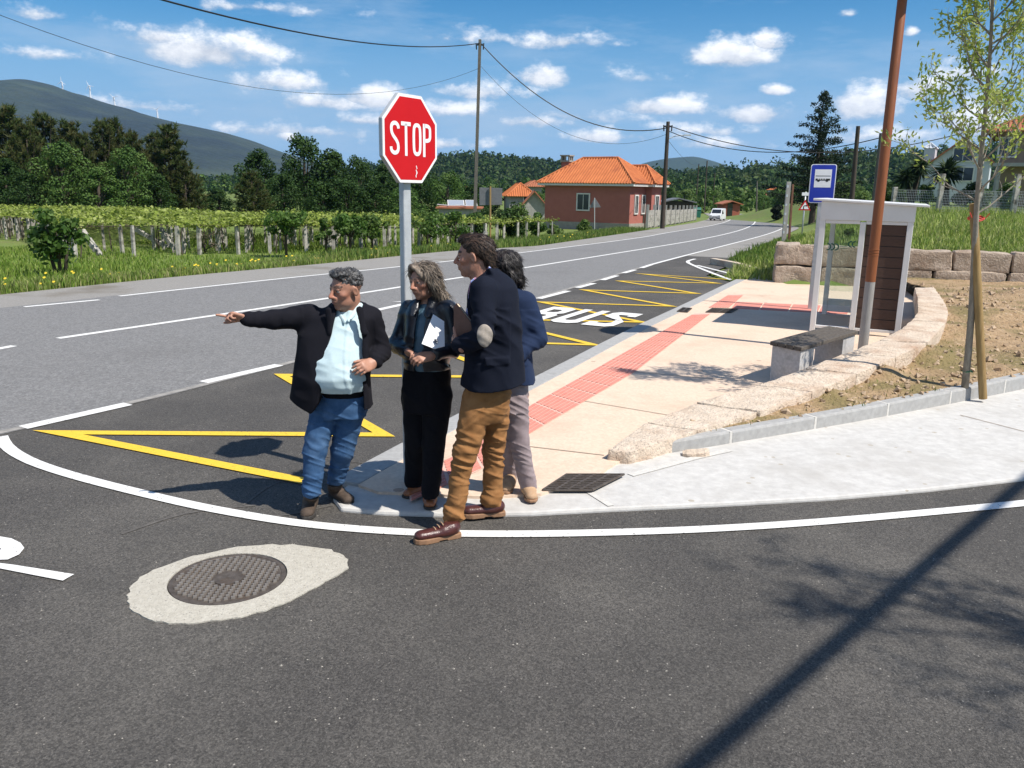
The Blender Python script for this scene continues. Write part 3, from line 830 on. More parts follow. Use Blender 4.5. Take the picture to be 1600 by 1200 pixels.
def skin_cols(c, Rm, base, brow, sc_=1.0, stub=None, lip=(.36, .13, .11)):
    c = _v(c); base = np.array(base)
    def fn(V):
        p = (V - c) @ Rm / sc_; x, y, z = np.abs(p[:, 0]), p[:, 1], p[:, 2]
        C = np.tile(base, (len(V), 1)); C *= (1 + .10 * vnoise(V[:, 0] * 40, V[:, 1] * 40, V[:, 2] * 40))[:, None]
        hd = (np.linalg.norm(p, axis=1) < .17)
        def mixin(m, col, a=1.0):
            m = np.clip(m, 0, 1) * hd * a; C[:] = C * (1 - m[:, None]) + np.array(col) * m[:, None]
        ck = np.exp(-(((x - .045) / .024) ** 2 + ((z + .028) / .024) ** 2)) * (y > .02); mixin(ck, base * (1.08, .78, .72), .6)
        mixin(np.exp(-((x / .02) ** 2 + ((z + .022) / .02) ** 2)) * (y > .09), base * (1.1, .8, .75), .6)
        if stub is not None:
            m = sstep(-.030, -.06, z) * (y > -.02) * (1 - np.exp(-((x / .024) ** 2 + ((z + .062) / .012) ** 2))); mixin(m, stub, .5)
        mixin((np.exp(-((x / .021) ** 2 + ((z + .0625) / .0085) ** 2) * 1.2) > .45) * (y > .07), lip, .75)
        mixin((np.abs(z + .0625) < .0025) * (x < .022) * (y > .07), np.array(lip) * .35, .8)
        bz = .030 + .006 * np.sin(np.clip((x - .012) / .04, 0, 1) * 3.1)
        mixin((np.abs(z - bz) < .0052) * (x > .011) * (x < .052) * (y > .05), brow, .85)
        ex = np.hypot(x - .031, (z - .005) * 1.5); mixin((ex < .0135) * (y > .06), (.55, .5, .46), .8); mixin((np.hypot(x - .031, z - .005) < .0065) * (y > .06), (.03, .02, .015), .95)
        mixin((np.abs(z - .0125) < .0025) * (np.abs(x - .031) < .016) * (y > .06), (.05, .03, .025), .8)
        mixin((np.hypot(x - .008, z + .037) < .0042) * (y > .088), base * .3, .8)
        return C
    return fn
def hand(g, w, d, n, curl=(25, 30, 20), spread=1.0, thumb=(.55, .75, .25), side=1, per=None, sc_=1.0, tcurl=.35):
    """wrist w, direction d, palm faces n, thumb on side*(d x n); per: {finger: curls}"""
    w = _v(w); d = _v(d); d /= np.linalg.norm(d); n = _v(n); n -= d * (n @ d); n /= np.linalg.norm(n); s = np.cross(d, n) * side
    k = sc_
    g.add(cone(w - d * .05 * k, w + d * .012 * k, .026 * k, .027 * k, (n, .8)), .015)
    g.add(cone(w + d * .035 * k + s * .008 * k, w + d * .078 * k + s * .010 * k, .031 * k, .030 * k, (n, .48)), .015)
    g.add(cone(w + d * .030 * k - s * .012 * k, w + d * .074 * k - s * .016 * k, .028 * k, .025 * k, (n, .5)), .012)
    L = (.074, .082, .077, .060); O = (.030, .0105, -.009, -.028); Bd = (.088, .092, .088, .080)
    tips = []
    for i in range(4):
        p = w + d * Bd[i] * k + s * O[i] * k; cu = (per or {}).get(i, curl); an = 0.0; seg = (.46, .30, .26); r = (.0098, .0088, .0082, .0070)
        if i == 3: r = tuple(q * .86 for q in r)
        fd = d + s * (O[i] * 2.2 * spread); fd /= np.linalg.norm(fd)
        g.add(cone(p - d * .025 * k, p, .011 * k, r[0] * k), .006)
        for j in range(3):
            an += R(cu[j]); q = p + (fd * math.cos(an) + n * math.sin(an)) * L[i] * seg[j] * k
            g.add(cone(p, q, r[j] * k, r[j + 1] * k), .003); p = q
        tips.append(p)
    td = d * thumb[0] + s * thumb[1] + n * thumb[2]; td /= np.linalg.norm(td)
    p0 = w + d * .018 * k + s * .018 * k; p1 = p0 + td * .044 * k; t2 = td + d * tcurl + n * .2; t2 /= np.linalg.norm(t2); p2 = p1 + t2 * .034 * k; t3 = t2 + d * .25; t3 /= np.linalg.norm(t3); p3 = p2 + t3 * .024 * k
    g.add(cone(p0, p1, .015 * k, .0115 * k), .01); g.add(cone(p1, p2, .0112 * k, .010 * k), .004); g.add(cone(p2, p3, .010 * k, .008 * k), .003)
    return tips
def shoe(parent, heel, toe, zg, m_up, m_sole, width=.048, h_up=.075, sole=.022, ankle=None, top=.11, name='shoe', toe_h=.040, low=False):
    """heel and toe are ground points; an upper with its sole as a sub-part"""
    heel, toe = _v(heel), _v(toe); heel[2] = toe[2] = zg; d = toe - heel; Lh = np.linalg.norm(d); d /= Lh; s = np.array([d[1], -d[0], 0]); up = np.array([0, 0, 1.0])
    lo = np.minimum(heel, toe) - .09; hi = np.maximum(heel, toe) + .09; lo[2] = zg - .01; hi[2] = zg + top + .05
    g = Field(lo, hi, .004)
    a = heel + d * .04; b = toe - d * .045
    g.add(cone(a + up * (sole + h_up * .45), heel + d * .10 + up * (sole + h_up * .4), .038, .042), .02)
    g.add(cone(heel + d * .10 + up * (sole + .02), b + up * (sole + toe_h * .35), width * .95, width * .88, (up, .75)), .03)
    if ankle is not None: g.add(cone(heel + d * .06 + up * (sole + h_up * .5), ankle, .046, .050 if not low else .04), .02)
    g.cut(lambda x, y, z: np.maximum(zg + sole - z, z - (zg + top)) + 0 * x + 0 * y)
    up_o = g.build(name, m_up, parent, it=2)
    g2 = Field(lo, np.r_[hi[:2], zg + sole + .03], .004)
    wf = lambda t: np.interp(t, [0, .12, .35, .55, .78, .93, 1.0], [.028, .037, .036, .042, width * 1.04, .036, .018])
    def fn(x, y, z):
        t = ((x - heel[0]) * d[0] + (y - heel[1]) * d[1]) / Lh; q = np.abs((x - heel[0]) * s[0] + (y - heel[1]) * s[1])
        e = np.maximum(q - wf(np.clip(t, 0, 1)), np.maximum(-t, t - 1) * Lh)
        arch = .006 * ((t > .32) & (t < .5))
        return np.maximum(e + 0 * z, np.maximum(zg + .001 + arch - z, z - zg - sole - .002))
    g2.add((fn, lo, np.r_[hi[:2], zg + sole]), 0)
    g2.build('sole', m_sole, up_o, it=1)
    return up_o

def creases(fx, fz, amp, w=.2, seed=0., tilt=0.0):
    """sharp raised creases along the zero lines of a stretched noise"""
    def fn(x, y, z):
        n = vnoise(x * fx + seed, y * fx + 3.1 + seed, z * fz + tilt * (x + y) * fz * .4 + seed)
        return (-amp * np.exp(-(n / w) ** 2) + amp * .35).astype(np.float32)
    return fn
def strands(n, flow, ln, wd, lift, c0, c1, jit=.35, keep=None):
    """fine locks lying on a head of hair; flow(points) gives their direction"""
    c0, c1 = np.array(c0), np.array(c1)
    def fn(V, Fc):
        N = np.zeros((len(V), 3)); a, b, c = V[Fc[:, 0]], V[Fc[:, 1]], V[Fc[:, 2]]; fnm = np.cross(b - a, c - a)
        for k in range(4):
            for d in range(3): N[:, d] += np.bincount(Fc[:, k], fnm[:, d], minlength=len(V))
        N /= np.linalg.norm(N, axis=1)[:, None] + 1e-9
        ok = np.arange(len(V)) if keep is None else np.nonzero(keep(V))[0]; i = ok[RNG.integers(0, len(ok), n)]; p, nn = V[i], N[i]
        t = flow(p) + RNG.normal(0, jit, (n, 3)); t -= nn * (t * nn).sum(1)[:, None]; t /= np.linalg.norm(t, axis=1)[:, None] + 1e-9
        s = np.cross(nn, t); l = ln * RNG.uniform(.5, 1.3, (n, 1)); w = wd * RNG.uniform(.6, 1.4, (n, 1)); cv = s * RNG.normal(0, .12, (n, 1)) * l
        p0 = p + nn * .0005; p1 = p + t * l * .5 + nn * (lift * RNG.uniform(.2, 1, (n, 1))) + cv; p2 = p + t * l + nn * (lift * RNG.uniform(-.6, 1.4, (n, 1))) + cv * 2.2
        V2 = np.stack([p0 - s * w, p0 + s * w, p1 + s * w * .9, p1 - s * w * .9, p2 + s * w * .2, p2 - s * w * .2], 1).reshape(-1, 3)
        q = np.arange(n)[:, None] * 6; F2 = np.concatenate([q + np.array([0, 1, 2, 3]), q + np.array([3, 2, 4, 5])])
        tt = RNG.random((n, 1)) ** 1.3; C2 = np.repeat(c0 * (1 - tt) + c1 * tt, 6, 0); return V2, F2, C2
    return fn
# ---------------------------------------------------------------- people
M['skin'] = mat('skin', (1, 1, 1), (.9, .88, .86), 60, .48, .12, 240, col=True, spec=.4)
M['navy_wool'] = mat('dark_wool', (.0055, .0055, .009), (.010, .010, .015), 220, .9, .3, 500, spec=.2, bdist=.003)
M['shirt_blue'] = mat('pale_blue_cotton', (.47, .60, .635), (.54, .67, .70), 60, .8, .2, 300, bdist=.003)
M['denim'] = mat('blue_denim', (.026, .072, .165), (.062, .13, .25), 14, .9, .4, 420, spec=.2, c3=(.11, .19, .32), s3=4.5, th3=(.5, .75), bdist=.003)
M['boot_brown'] = mat('brown_suede', (.055, .038, .026), (.09, .062, .045), 40, .8, .3, 200)
M['dark_rubber'] = mat('dark_rubber', (.03, .027, .024), (.045, .04, .036), 60, .8)
M['leather'] = mat('black_leather', (.010, .012, .017), (.016, .018, .024), 30, .32, .35, 60, bdist=.006, spec=.6)
M['blouse'] = mat('teal_blouse', (.05, .105, .15), (.08, .15, .20), 25, .5, .2, 80)
M['black_cloth'] = mat('black_trouser_cloth', (.0035, .0035, .0055), (.006, .006, .009), 60, .85, .2, 300, spec=.2, bdist=.003)
M['pump'] = mat('cognac_leather', (.26, .09, .035), (.34, .13, .05), 30, .4)
M['navy_jacket'] = mat('navy_jacket_cloth', (.0045, .0065, .015), (.008, .011, .022), 200, .9, .3, 450, spec=.2, bdist=.003)
M['patch'] = mat('beige_suede', (.29, .25, .21), (.40, .35, .30), 50, .9, .3, 200)
M['chino'] = mat('tan_chino', (.26, .118, .040), (.345, .170, .064), 18, .85, .35, 300, spec=.25, c3=(.175, .082, .03), s3=5, bdist=.004)
M['boat_shoe'] = mat('oxblood_leather', (.055, .017, .015), (.09, .028, .022), 30, .3, .25, 120, spec=.6)
M['gum_sole'] = mat('gum_sole', (.26, .14, .075), (.32, .18, .10), 60, .7)
M['blue_blazer'] = mat('blue_blazer_cloth', (.013, .024, .060), (.020, .034, .078), 200, .9, .3, 450, spec=.2, bdist=.003)
M['mauve'] = mat('mauve_trouser_cloth', (.25, .195, .20), (.31, .25, .255), 20, .85, .25, 300, bdist=.003)
M['tan_suede'] = mat('tan_suede', (.40, .25, .14), (.48, .32, .2), 40, .85, .3, 200)
M['hair'] = mat('hair', (1, 1, 1), (.85, .85, .85), 70, .5, .35, 260, col=True, spec=.35, bdist=.004, stretch=(1, 1, .25))
M['paper'] = mat('white_card', (.78, .79, .82), (.82, .83, .85), 30, .6)
M['logo_ink'] = mat('dark_ink', (.03, .035, .05))
M['brown_leather'] = mat('brown_cover', (.13, .06, .042), (.18, .085, .06), 30, .5, .2, 120)
M['pages'] = mat('cream_pages', (.62, .56, .42), (.7, .64, .5), 60, .8)
def plaid_mat():
    m = mat('plaid_shirt', (.6, .62, .7), rough=.8); nt = m.node_tree; L = nt.links; bs = nt.nodes['Principled BSDF']
    tc = _n(nt, 'ShaderNodeTexCoord'); out = None
    def stripe(axis, sc_, col, prev):
        w = _n(nt, 'ShaderNodeTexWave', wave_type='BANDS', bands_direction=axis); w.inputs['Scale'].default_value = sc_; L.new(tc.outputs['Object'], w.inputs['Vector'])
        g = _n(nt, 'ShaderNodeMath', operation='GREATER_THAN'); g.inputs[1].default_value = .6; L.new(w.outputs['Fac'], g.inputs[0])
        x = _n(nt, 'ShaderNodeMix', data_type='RGBA'); f = _n(nt, 'ShaderNodeMath', operation='MULTIPLY'); f.inputs[1].default_value = .75; L.new(g.outputs[0], f.inputs[0]); L.new(f.outputs[0], x.inputs['Factor'])
        if prev is None: x.inputs[6].default_value = (.66, .66, .74, 1)
        else: L.new(prev, x.inputs[6])
        x.inputs[7].default_value = (*col, 1); return x.outputs[2]
    out = stripe('Z', 22, (.10, .16, .5), None); out = stripe('Y', 22, (.12, .2, .55), out); out = stripe('X', 9, (.55, .2, .25), out)
    L.new(out, bs.inputs['Base Color']); return m
M['plaid'] = plaid_mat()
def hair_cols(base, streak, f=55, fz=9, amt=.9):
    base, streak = np.array(base), np.array(streak)
    def fn(V):
        t = np.clip(.5 + amt * vnoise(V[:, 0] * f, V[:, 1] * f, V[:, 2] * fz), 0, 1)[:, None]; return base * (1 - t) + streak * t
    return fn
def hairline(yk, zk, hard=.8):
    return lambda y, z: (np.interp(y, yk, zk).astype(np.float32) - z) * hard
def local(c, Rm, x, y, z):
    dx, dy, dz = x - c[0], y - c[1], z - c[2]
    return [dx * Rm[0, i] + dy * Rm[1, i] + dz * Rm[2, i] for i in range(3)]
def sil(Y0, rows, n=2.3):
    """(v, u_left, u_right, front depth shift, half depth) -> loft keys in the plane Y0"""
    K = []
    for v, ul, ur, dy, ry in rows:
        a, b = A(ul, v, Y0), A(ur, v, Y0); K.append(((a[0] + b[0]) / 2, Y0 + dy, (a[2] + b[2]) / 2, (b[0] - a[0]) / 2, ry))
    return K
def xz_line(Y0, pts):
    P = np.array([A(u, v, Y0) for u, v in pts]); o = np.argsort(P[:, 2]); return P[o, 2], P[o, 0]

# ================================================================ the man who points
def man_pointing():
    Y0 = 5.14; J = lambda u, v, dy=0.0: A(u, v, Y0 + dy)
    foot = G(506, 797); body_loc = (foot[0], Y0, 0)
    hc = J(541, 451, -.03); Rm = frame((-.70, -.71), R(8), R(4))
    shR, elR, wrR = J(484, 494, .0), J(428, 500, -.06), J(383, 498, -.14)
    shL, elL, wrL = J(580, 496, .03), J(595, 549, .07), J(584, 566, -.12)
    kR, aR = J(492, 704, -.05), A(488, 766, 5.07); kL, aL = J(535, 704, .05), A(525, 755, 5.30)
    hipR, hipL = J(505, 622, .0), J(552, 622, .03)
    # body
    g = Field((-2.1, 4.6, -.02), (-.62, 5.5, 1.75), .0046, J(541, 492)[2], .0034)
    head(g, hc, Rm, 1.05, nose=1.1)
    nk = J(546, 497, .02)
    g.add(cone(hc + Rm @ (0, -.03, -.06), nk, .056, .062), .03)
    g.add(cone(nk, J(532, 540, .02), .07, .11), .05); g.add(cone(J(532, 540, .02), J(528, 620, .02), .11, .11), .05)
    for a, b, c in ((shR, elR, wrR), (shL, elL, wrL)):
        g.add(cone(nk + (0, 0, -.03), a, .06, .05), .04); g.add(cone(a, b, .045, .036), .02); g.add(cone(b, c, .036, .027), .02)
    for a, b, c in ((hipR, kR, aR), (hipL, kL, aL)):
        g.add(cone(a, b, .056, .048), .03); g.add(cone(b, c, .045, .034), .03)
    dh = J(341, 487, -.20) - wrR
    hand(g, wrR, dh, (.1, -.55, -.8), curl=(70, 85, 50), per={0: (2, 3, 3)}, thumb=(.9, .45, .35), side=-1, sc_=1.0)
    hand(g, wrL, J(570, 573, -.19) - wrL, (-.35, .55, -.35), curl=(26, 36, 24), spread=1.4, thumb=(.8, .5, .35), side=-1, sc_=1.0)
    o = g.build('person', M['skin'], None, skin_cols(hc, Rm, (.43, .22, .15), (.035, .025, .02), 1.05, stub=(.30, .16, .115)), label='man in dark blazer and blue jeans pointing along the road with outstretched arm', cat='person', group='people standing at the stop sign')
    # hair: short, curly, grey over the ears
    g = Field(hc - .16, hc + .16, .0035)
    g.add(ell(hc + Rm @ (0, -.020, .047), (.080, .098, .078), Rm)); g.add(ell(hc + Rm @ (0, .045, .102), (.060, .048, .030), Rm), .02)
    hl = hairline([-.13, -.07, -.02, .005, .03, .052, .075, .11], [-.075, -.062, -.03, -.02, .0, .05, .082, .088])
    def carve(x, y, z):
        q = local(hc, Rm, x, y, z); return hl(q[1], q[2])
    g.cut(carve)
    g.disp(lambda x, y, z: (.006 * vnoise(x * 55, y * 55, z * 55) + .004 * vnoise(x * 130, y * 130, z * 130)).astype(np.float32))
    g.build('hair', M['hair'], o, lambda V: (lambda t: np.array((.022, .02, .02)) * (1 - t) + np.array((.26, .26, .26)) * t)(np.clip(.12 + .55 * vnoise(V[:, 0] * 75, V[:, 1] * 75, V[:, 2] * 75) + .55 * sstep(.02, -.05, ((V - hc) @ Rm)[:, 2]), 0, 1)[:, None]), it=1, extra=strands(1500, lambda p: Rm @ (0, -.3, .2) + RNG.normal(0, .8, (len(p), 3)), .016, .0015, .003, (.014, .013, .013), (.20, .20, .20), .5))
    # shirt with belly and collar
    rows_s = [(484, 528, 566, .02, .075), (500, 505, 578, .01, .105), (525, 492, 574, -.02, .125), (555, 484, 574, -.05, .15), (583, 484, 576, -.065, .165), (596, 486, 576, -.055, .16), (605, 490, 574, -.035, .145)]
    KS = sil(Y0, rows_s)
    g = Field((-1.6, 4.7, .6), (-.7, 5.5, 1.6), .005)
    g.add(loft(KS, 0, 2.2))
    plc = xz_line(Y0 - .15, [(541, 490), (541, 525), (541, 560), (544, 590), (548, 610)])
    g.disp(lambda x, y, z: (folds(7, 16, .007, 2.2, .35, .8)(x, y, z) - .004 * np.exp(-((x - np.interp(z, *plc)) / .014) ** 2) * (y < Y0) + .0015 * np.exp(-((np.abs(x - np.interp(z, *plc)) - .016) / .004) ** 2)).astype(np.float32))
    sh = g.build('shirt', M['shirt_blue'], o)
    g = Field((-1.3, 4.8, 1.1), (-.75, 5.4, 1.6), .004)
    nf = Rm @ (0, 1, 0)
    for s_, (u1, v1, u2, v2) in ((-1, (523, 480, 537, 503)), (1, (562, 478, 546, 500))):
        g.add(cone(J(u1, v1, .0), J(u2, v2, -.11), .020, .013, ((s_ * .55, -.8, .35), .38)), .004)
    g.add(cone(J(520, 482, .02), J(534, 478, .085), .016, .016, ((0, 1, .2), .5)), .01); g.add(cone(J(534, 478, .085), J(562, 479, .05), .016, .016, ((0, 1, .2), .5)), .01)
    g.build('shirt_collar', M['shirt_blue'], o)
    # blazer
    rows = [(475, 520, 568, .035, .08), (482, 506, 580, .03, .10), (494, 486, 588, .015, .125), (520, 468, 580, .0, .15), (555, 465, 578, -.015, .175), (590, 461, 579, -.025, .185), (620, 455, 581, -.01, .18), (641, 453, 583, .0, .175)]
    g = Field((-2.0, 4.55, .72), (-.65, 5.55, 1.62), .0055)
    g.add(loft(sil(Y0, rows), 0, 2.5))
    g.add(cone(shR, elR, .076, .062), .04); g.add(cone(elR, wrR + (wrR - elR) * -.08, .061, .045), .02)
    g.add(cone(shL, elL, .070, .062), .035); g.add(cone(elL, elL + (wrL - elL) * .86, .064, .050), .02)
    oL = xz_line(Y0 - .16, [(520, 480), (517, 523), (507, 573), (505, 607), (498, 629), (484, 650)]); oR = xz_line(Y0 - .16, [(557, 478), (566, 519), (566, 557), (565, 590), (566, 645)])
    def opening(x, y, z):
        return np.maximum(np.maximum(np.interp(z, *oL) - x, x - np.interp(z, *oR)), y - (Y0 + .045))
    g.sub((opening, (-1.6, 4.5, .7), (-.8, 5.2, 1.6)), .006)
    hemz = xz_line(Y0 - .1, [(452, 624), (470, 632), (490, 643), (515, 645), (560, 640), (580, 640)])
    hx, hz = [np.array([A(u, v, Y0 - .1)[i] for u, v in [(440, 622), (456, 626), (472, 634), (490, 643), (530, 643), (600, 639)]]) for i in (0, 2)]
    g.cut(lambda x, y, z: (np.interp(x, hx, hz).astype(np.float32) - z) + 0 * y)
    # lapels lie proud of the fronts
    for (u1, v1, u2, v2, s_) in ((514, 486, 513, 520, -1), (513, 520, 505, 566, -1), (561, 484, 570, 520, 1), (570, 520, 572, 560, 1)):
        g.add(cone(J(u1, v1, -.115), J(u2, v2, -.15), .022, .020, ((s_ * .4, -1, .1), .4)), .008)
    g.add(cone(J(519, 481, .03), J(535, 476, .10), .024, .024, ((0, 1, .3), .5)), .012); g.add(cone(J(535, 476, .10), J(563, 477, .06), .024, .024, ((0, 1, .3), .5)), .012)
    g.disp(lambda x, y, z: folds(7, 9, .008, 5.1, .35, .9)(x, y, z))
    g.disp(folds(6, 26, .011, 1.7, .3, 1.0), (-.86, 4.5, .9), (-.6, 5.5, 1.35)); g.disp(folds(20, 8, .010, 2.7, .3, .6), (-2.0, 4.5, 1.2), (-1.3, 5.5, 1.5))
    jk = g.build('blazer', M['navy_wool'], o)
    g = Field((-1.6, 4.7, .7), (-.8, 5.5, 1.0), .005)
    bk = sil(Y0, [(600, 495, 573, .008, .122), (617, 493, 576, .008, .124)]); g.add(loft(bk, 0, 2.3)); g.build('belt', M['black_cloth'], o)
    # jeans
    g = Field((-1.55, 4.7, .0), (-.85, 5.6, 1.0), .0055)
    g.add(loft(sil(Y0, [(594, 497, 572, .01, .115), (612, 494, 575, .01, .118), (632, 489, 576, .01, .12), (650, 490, 572, .01, .115)]), 0, 2.4))
    g.add(cone(J(507, 640, .0), kR, .090, .077), .03); g.add(cone(kR, aR, .076, .062), .02)
    g.add(cone(J(549, 640, .03), kL, .090, .075), .02); g.add(cone(kL, aL, .073, .060), .02)
    g.cut(lambda x, y, z: (np.where(x < -1.07, A(489, 773, 5.07)[2], A(524, 762, 5.28)[2]) - z) + 0 * y)
    g.disp(folds(6, 18, .006, 3.3, .32, 1.1)); g.disp(creases(5, 26, .006, .16, 5.3, 1.0)); g.disp(creases(5, 34, .008, .2, 8.3, .6), (-2, 4, .0), (0, 6, .30))
    g.build('jeans', M['denim'], o)
    mb = MB(); 
    pass
    zR, zL = 0.0, .0
    shoe(o, G(488, 787), G(479, 814), 0.0, M['boot_brown'], M['dark_rubber'], .050, .085, .026, A(488, 770, 5.07), .13, 'boot')
    shoe(o, G(517, 775, .0), G(549, 794, .0), 0.012, M['boot_brown'], M['dark_rubber'], .050, .085, .026, A(523, 757, 5.3), .13, 'boot')
    return o

# ================================================================ the woman with the white folder
def woman():
    Y0 = 5.30; J = lambda u, v, dy=0.0: A(u, v, Y0 + dy)
    hc = J(662, 438, -.02); Rm = frame((-.66, -.75), R(10), R(-2))
    shR, elR, wrR = J(641, 484, .10), J(622, 538, .06), J(640, 551, -.13)
    shL, elL, wrL = J(699, 484, -.06), J(708, 544, -.10), J(674, 556, -.24)
    g = Field((-1.0, 4.7, -.02), (-.1, 5.7, 1.75), .0046, J(662, 470)[2], .0033)
    head(g, hc, Rm, .95, man=False, nose=.9)
    nk = J(668, 482, .03)
    g.add(cone(hc + Rm @ (0, -.03, -.06), nk, .045, .05), .03); g.add(cone(nk, J(668, 530, .02), .06, .09), .05); g.add(cone(J(668, 530, .02), J(668, 600, .02), .09, .1), .05)
    for a, b, c in ((shR, elR, wrR), (shL, elL, wrL)):
        g.add(cone(nk + (0, 0, -.03), a, .05, .04), .04); g.add(cone(a, b, .036, .03), .02); g.add(cone(b, c, .03, .024), .02)
    kR, aR = J(650, 690, .05), A(648, 757, 5.45); kL, aL = J(678, 690, -.04), A(672, 778, 5.2)
    for a, b, c in ((J(650, 600, .05), kR, aR), (J(688, 600, -.02), kL, aL)):
        g.add(cone(a, b, .055, .045), .03); g.add(cone(b, c, .04, .028), .03)
    hand(g, wrR, J(655, 556, -.25) - wrR, (.25, -.75, -.35), curl=(35, 50, 35), thumb=(.6, .6, .3), side=1, sc_=.93)
    hand(g, wrL, J(651, 560, -.31) - wrL, (-.25, .45, -.6), curl=(30, 45, 30), thumb=(.85, .35, .2), side=-1, sc_=.95)
    o = g.build('person', M['skin'], None, skin_cols(hc, Rm, (.43, .225, .155), (.10, .07, .05), .95, lip=(.36, .15, .13)), label='woman with grey-brown hair and black leather jacket clasping her hands', cat='person', group='people standing at the stop sign')
    # hair: shoulder length, side parted, ends flicked out
    g = Field(hc - np.array((.20, .2, .2)), hc + np.array((.22, .22, .17)), .0038)
    T = lambda p: hc + Rm @ np.array(p)
    g.add(ell(T((0, -.020, .038)), (.083, .104, .082), Rm))
    for s in (-1, 1):
        g.add(cone(T((s * .062, .012, .050)), T((s * .078, -.008, -.03)), .032, .030), .02); g.add(cone(T((s * .078, -.008, -.03)), T((s * .078, -.035, -.105)), .030, .022), .02)
    g.add(ell(T((0, -.075, -.035)), (.080, .052, .10), Rm), .03)
    g.add(cone(T((-.075, -.04, -.09)), T((-.112, -.066, -.118)), .024, .010), .02); g.add(cone(T((-.05, -.09, -.10)), T((-.06, -.13, -.128)), .026, .010), .02)
    g.add(cone(T((.075, -.03, -.10)), T((.088, .0, -.128)), .020, .009), .02)
    g.add(cone(T((.02, .06, .098)), T((-.066, .05, .035)), .022, .016), .02); g.add(cone(T((.02, .06, .098)), T((.066, .048, .040)), .018, .014), .02)
    g.sub(ell(T((0, .102, -.018)), (.057, .072, .108), Rm), .012)
    g.disp(lambda x, y, z: (.004 * vnoise(x * 60, y * 60, z * 9) + .003 * vnoise(x * 150, y * 150, z * 16)).astype(np.float32))
    g.build('hair', M['hair'], o, hair_cols((.06, .044, .032), (.27, .215, .165), 80, 10, 1.0), it=1, extra=strands(1800, lambda p: (lambda q: (np.c_[np.sign(q[:, 0]) * .35, -.25 + 0 * q[:, 0], -1 + 0 * q[:, 0]] * np.where(q[:, 2:] > .08, [1.6, .5, .5], [.4, 1, 1])) @ Rm.T)((p - hc) @ Rm), .075, .0018, .0025, (.045, .034, .025), (.33, .27, .21), .07, lambda V: ((V - hc) @ Rm)[:, 1] < .045))
    # blouse
    g = Field((-.95, 4.9, .75), (-.2, 5.6, 1.5), .005)
    g.add(loft(sil(Y0, [(474, 655, 682, .02, .06), (488, 645, 695, .01, .085), (520, 640, 698, -.01, .115), (560, 638, 700, -.015, .12), (575, 640, 700, -.01, .115)]), 0, 2.2))
    g.disp(folds(12, 8, .006, 4.4, .35, 1))
    g.build('blouse', M['blouse'], o)
    # leather jacket, open over the blouse
    g = Field((-1.0, 4.75, .78), (-.12, 5.7, 1.52), .005)
    rows = [(468, 650, 690, .03, .07), (477, 640, 701, .02, .095), (490, 634, 706, .01, .115), (520, 632, 704, -.01, .135), (550, 631, 705, -.01, .145), (576, 634, 704, -.005, .135)]
    g.add(loft(sil(Y0, rows), 0, 2.4))
    g.add(cone(shR, elR, .066, .060), .03); g.add(cone(elR, elR + (wrR - elR) * .80, .060, .042), .02)
    g.add(cone(shL, elL, .070, .064), .03); g.add(cone(elL, elL + (wrL - elL) * .80, .062, .043), .02)
    oL = xz_line(Y0 - .12, [(655, 466), (652, 490), (648, 520), (647, 580)]); oR = xz_line(Y0 - .12, [(670, 466), (668, 490), (662, 520), (661, 580)])
    g.sub((lambda x, y, z: np.maximum(np.maximum(np.interp(z, *oL) - x, x - np.interp(z, *oR)), y - (Y0 + .0)), (-.9, 4.7, .7), (-.3, 5.3, 1.6)), .006)
    for (a, b) in (((651, 470, -.05), (645, 492, -.105)), ((675, 468, -.03), (668, 492, -.11)), ((675, 466, -.02), (697, 476, -.06)), ((648, 470, .0), (640, 478, .03))):
        g.add(cone(J(*a), J(*b), .024, .018, ((0, -.8, .6), .35)), .006)
    g.disp(folds(9, 13, .013, 7.7, .33, 1)); g.disp(folds(6, 26, .013, 2.9, .3, .9), (-1, 4.7, .78), (0, 5.7, 1.12))
    hem = A(660, 574, Y0)[2]
    g.cut(lambda x, y, z: hem - z + 0 * x + 0 * y)
    g.build('leather_jacket', M['leather'], o)
    # wide black trousers
    g = Field((-.95, 4.85, .02), (-.2, 5.75, .98), .0055)
    g.add(loft(sil(Y0, [(566, 634, 703, .0, .115), (590, 629, 704, .0, .125), (620, 629, 702, .0, .13), (640, 630, 698, .0, .125)]), 0, 2.4))
    g.add(cone(J(650, 620, .05), kR, .088, .078), .03); g.add(cone(kR, aR, .078, .068), .02)
    g.add(cone(J(684, 620, -.02), kL, .092, .074), .03); g.add(cone(kL, aL, .070, .062), .02)
    g.cut(lambda x, y, z: (np.where(y > 5.32, A(650, 757, 5.45)[2], A(672, 775, 5.2)[2]) - z) + 0 * x)
    g.disp(folds(9, 5, .010, 6.1, .33, .5)); g.disp(creases(7, 7, .006, .2, 3.5, 2.0))
    g.build('trousers', M['black_cloth'], o)
    shoe(o, G(662, 765, .03), G(632, 780, .03), .034, M['pump'], M['dark_rubber'], .042, .05, .014, None, .085, 'shoe', .03)
    shoe(o, G(673, 780, .03), G(671, 798, .03), .034, M['pump'], M['dark_rubber'], .042, .05, .014, None, .085, 'shoe', .03)
    return o

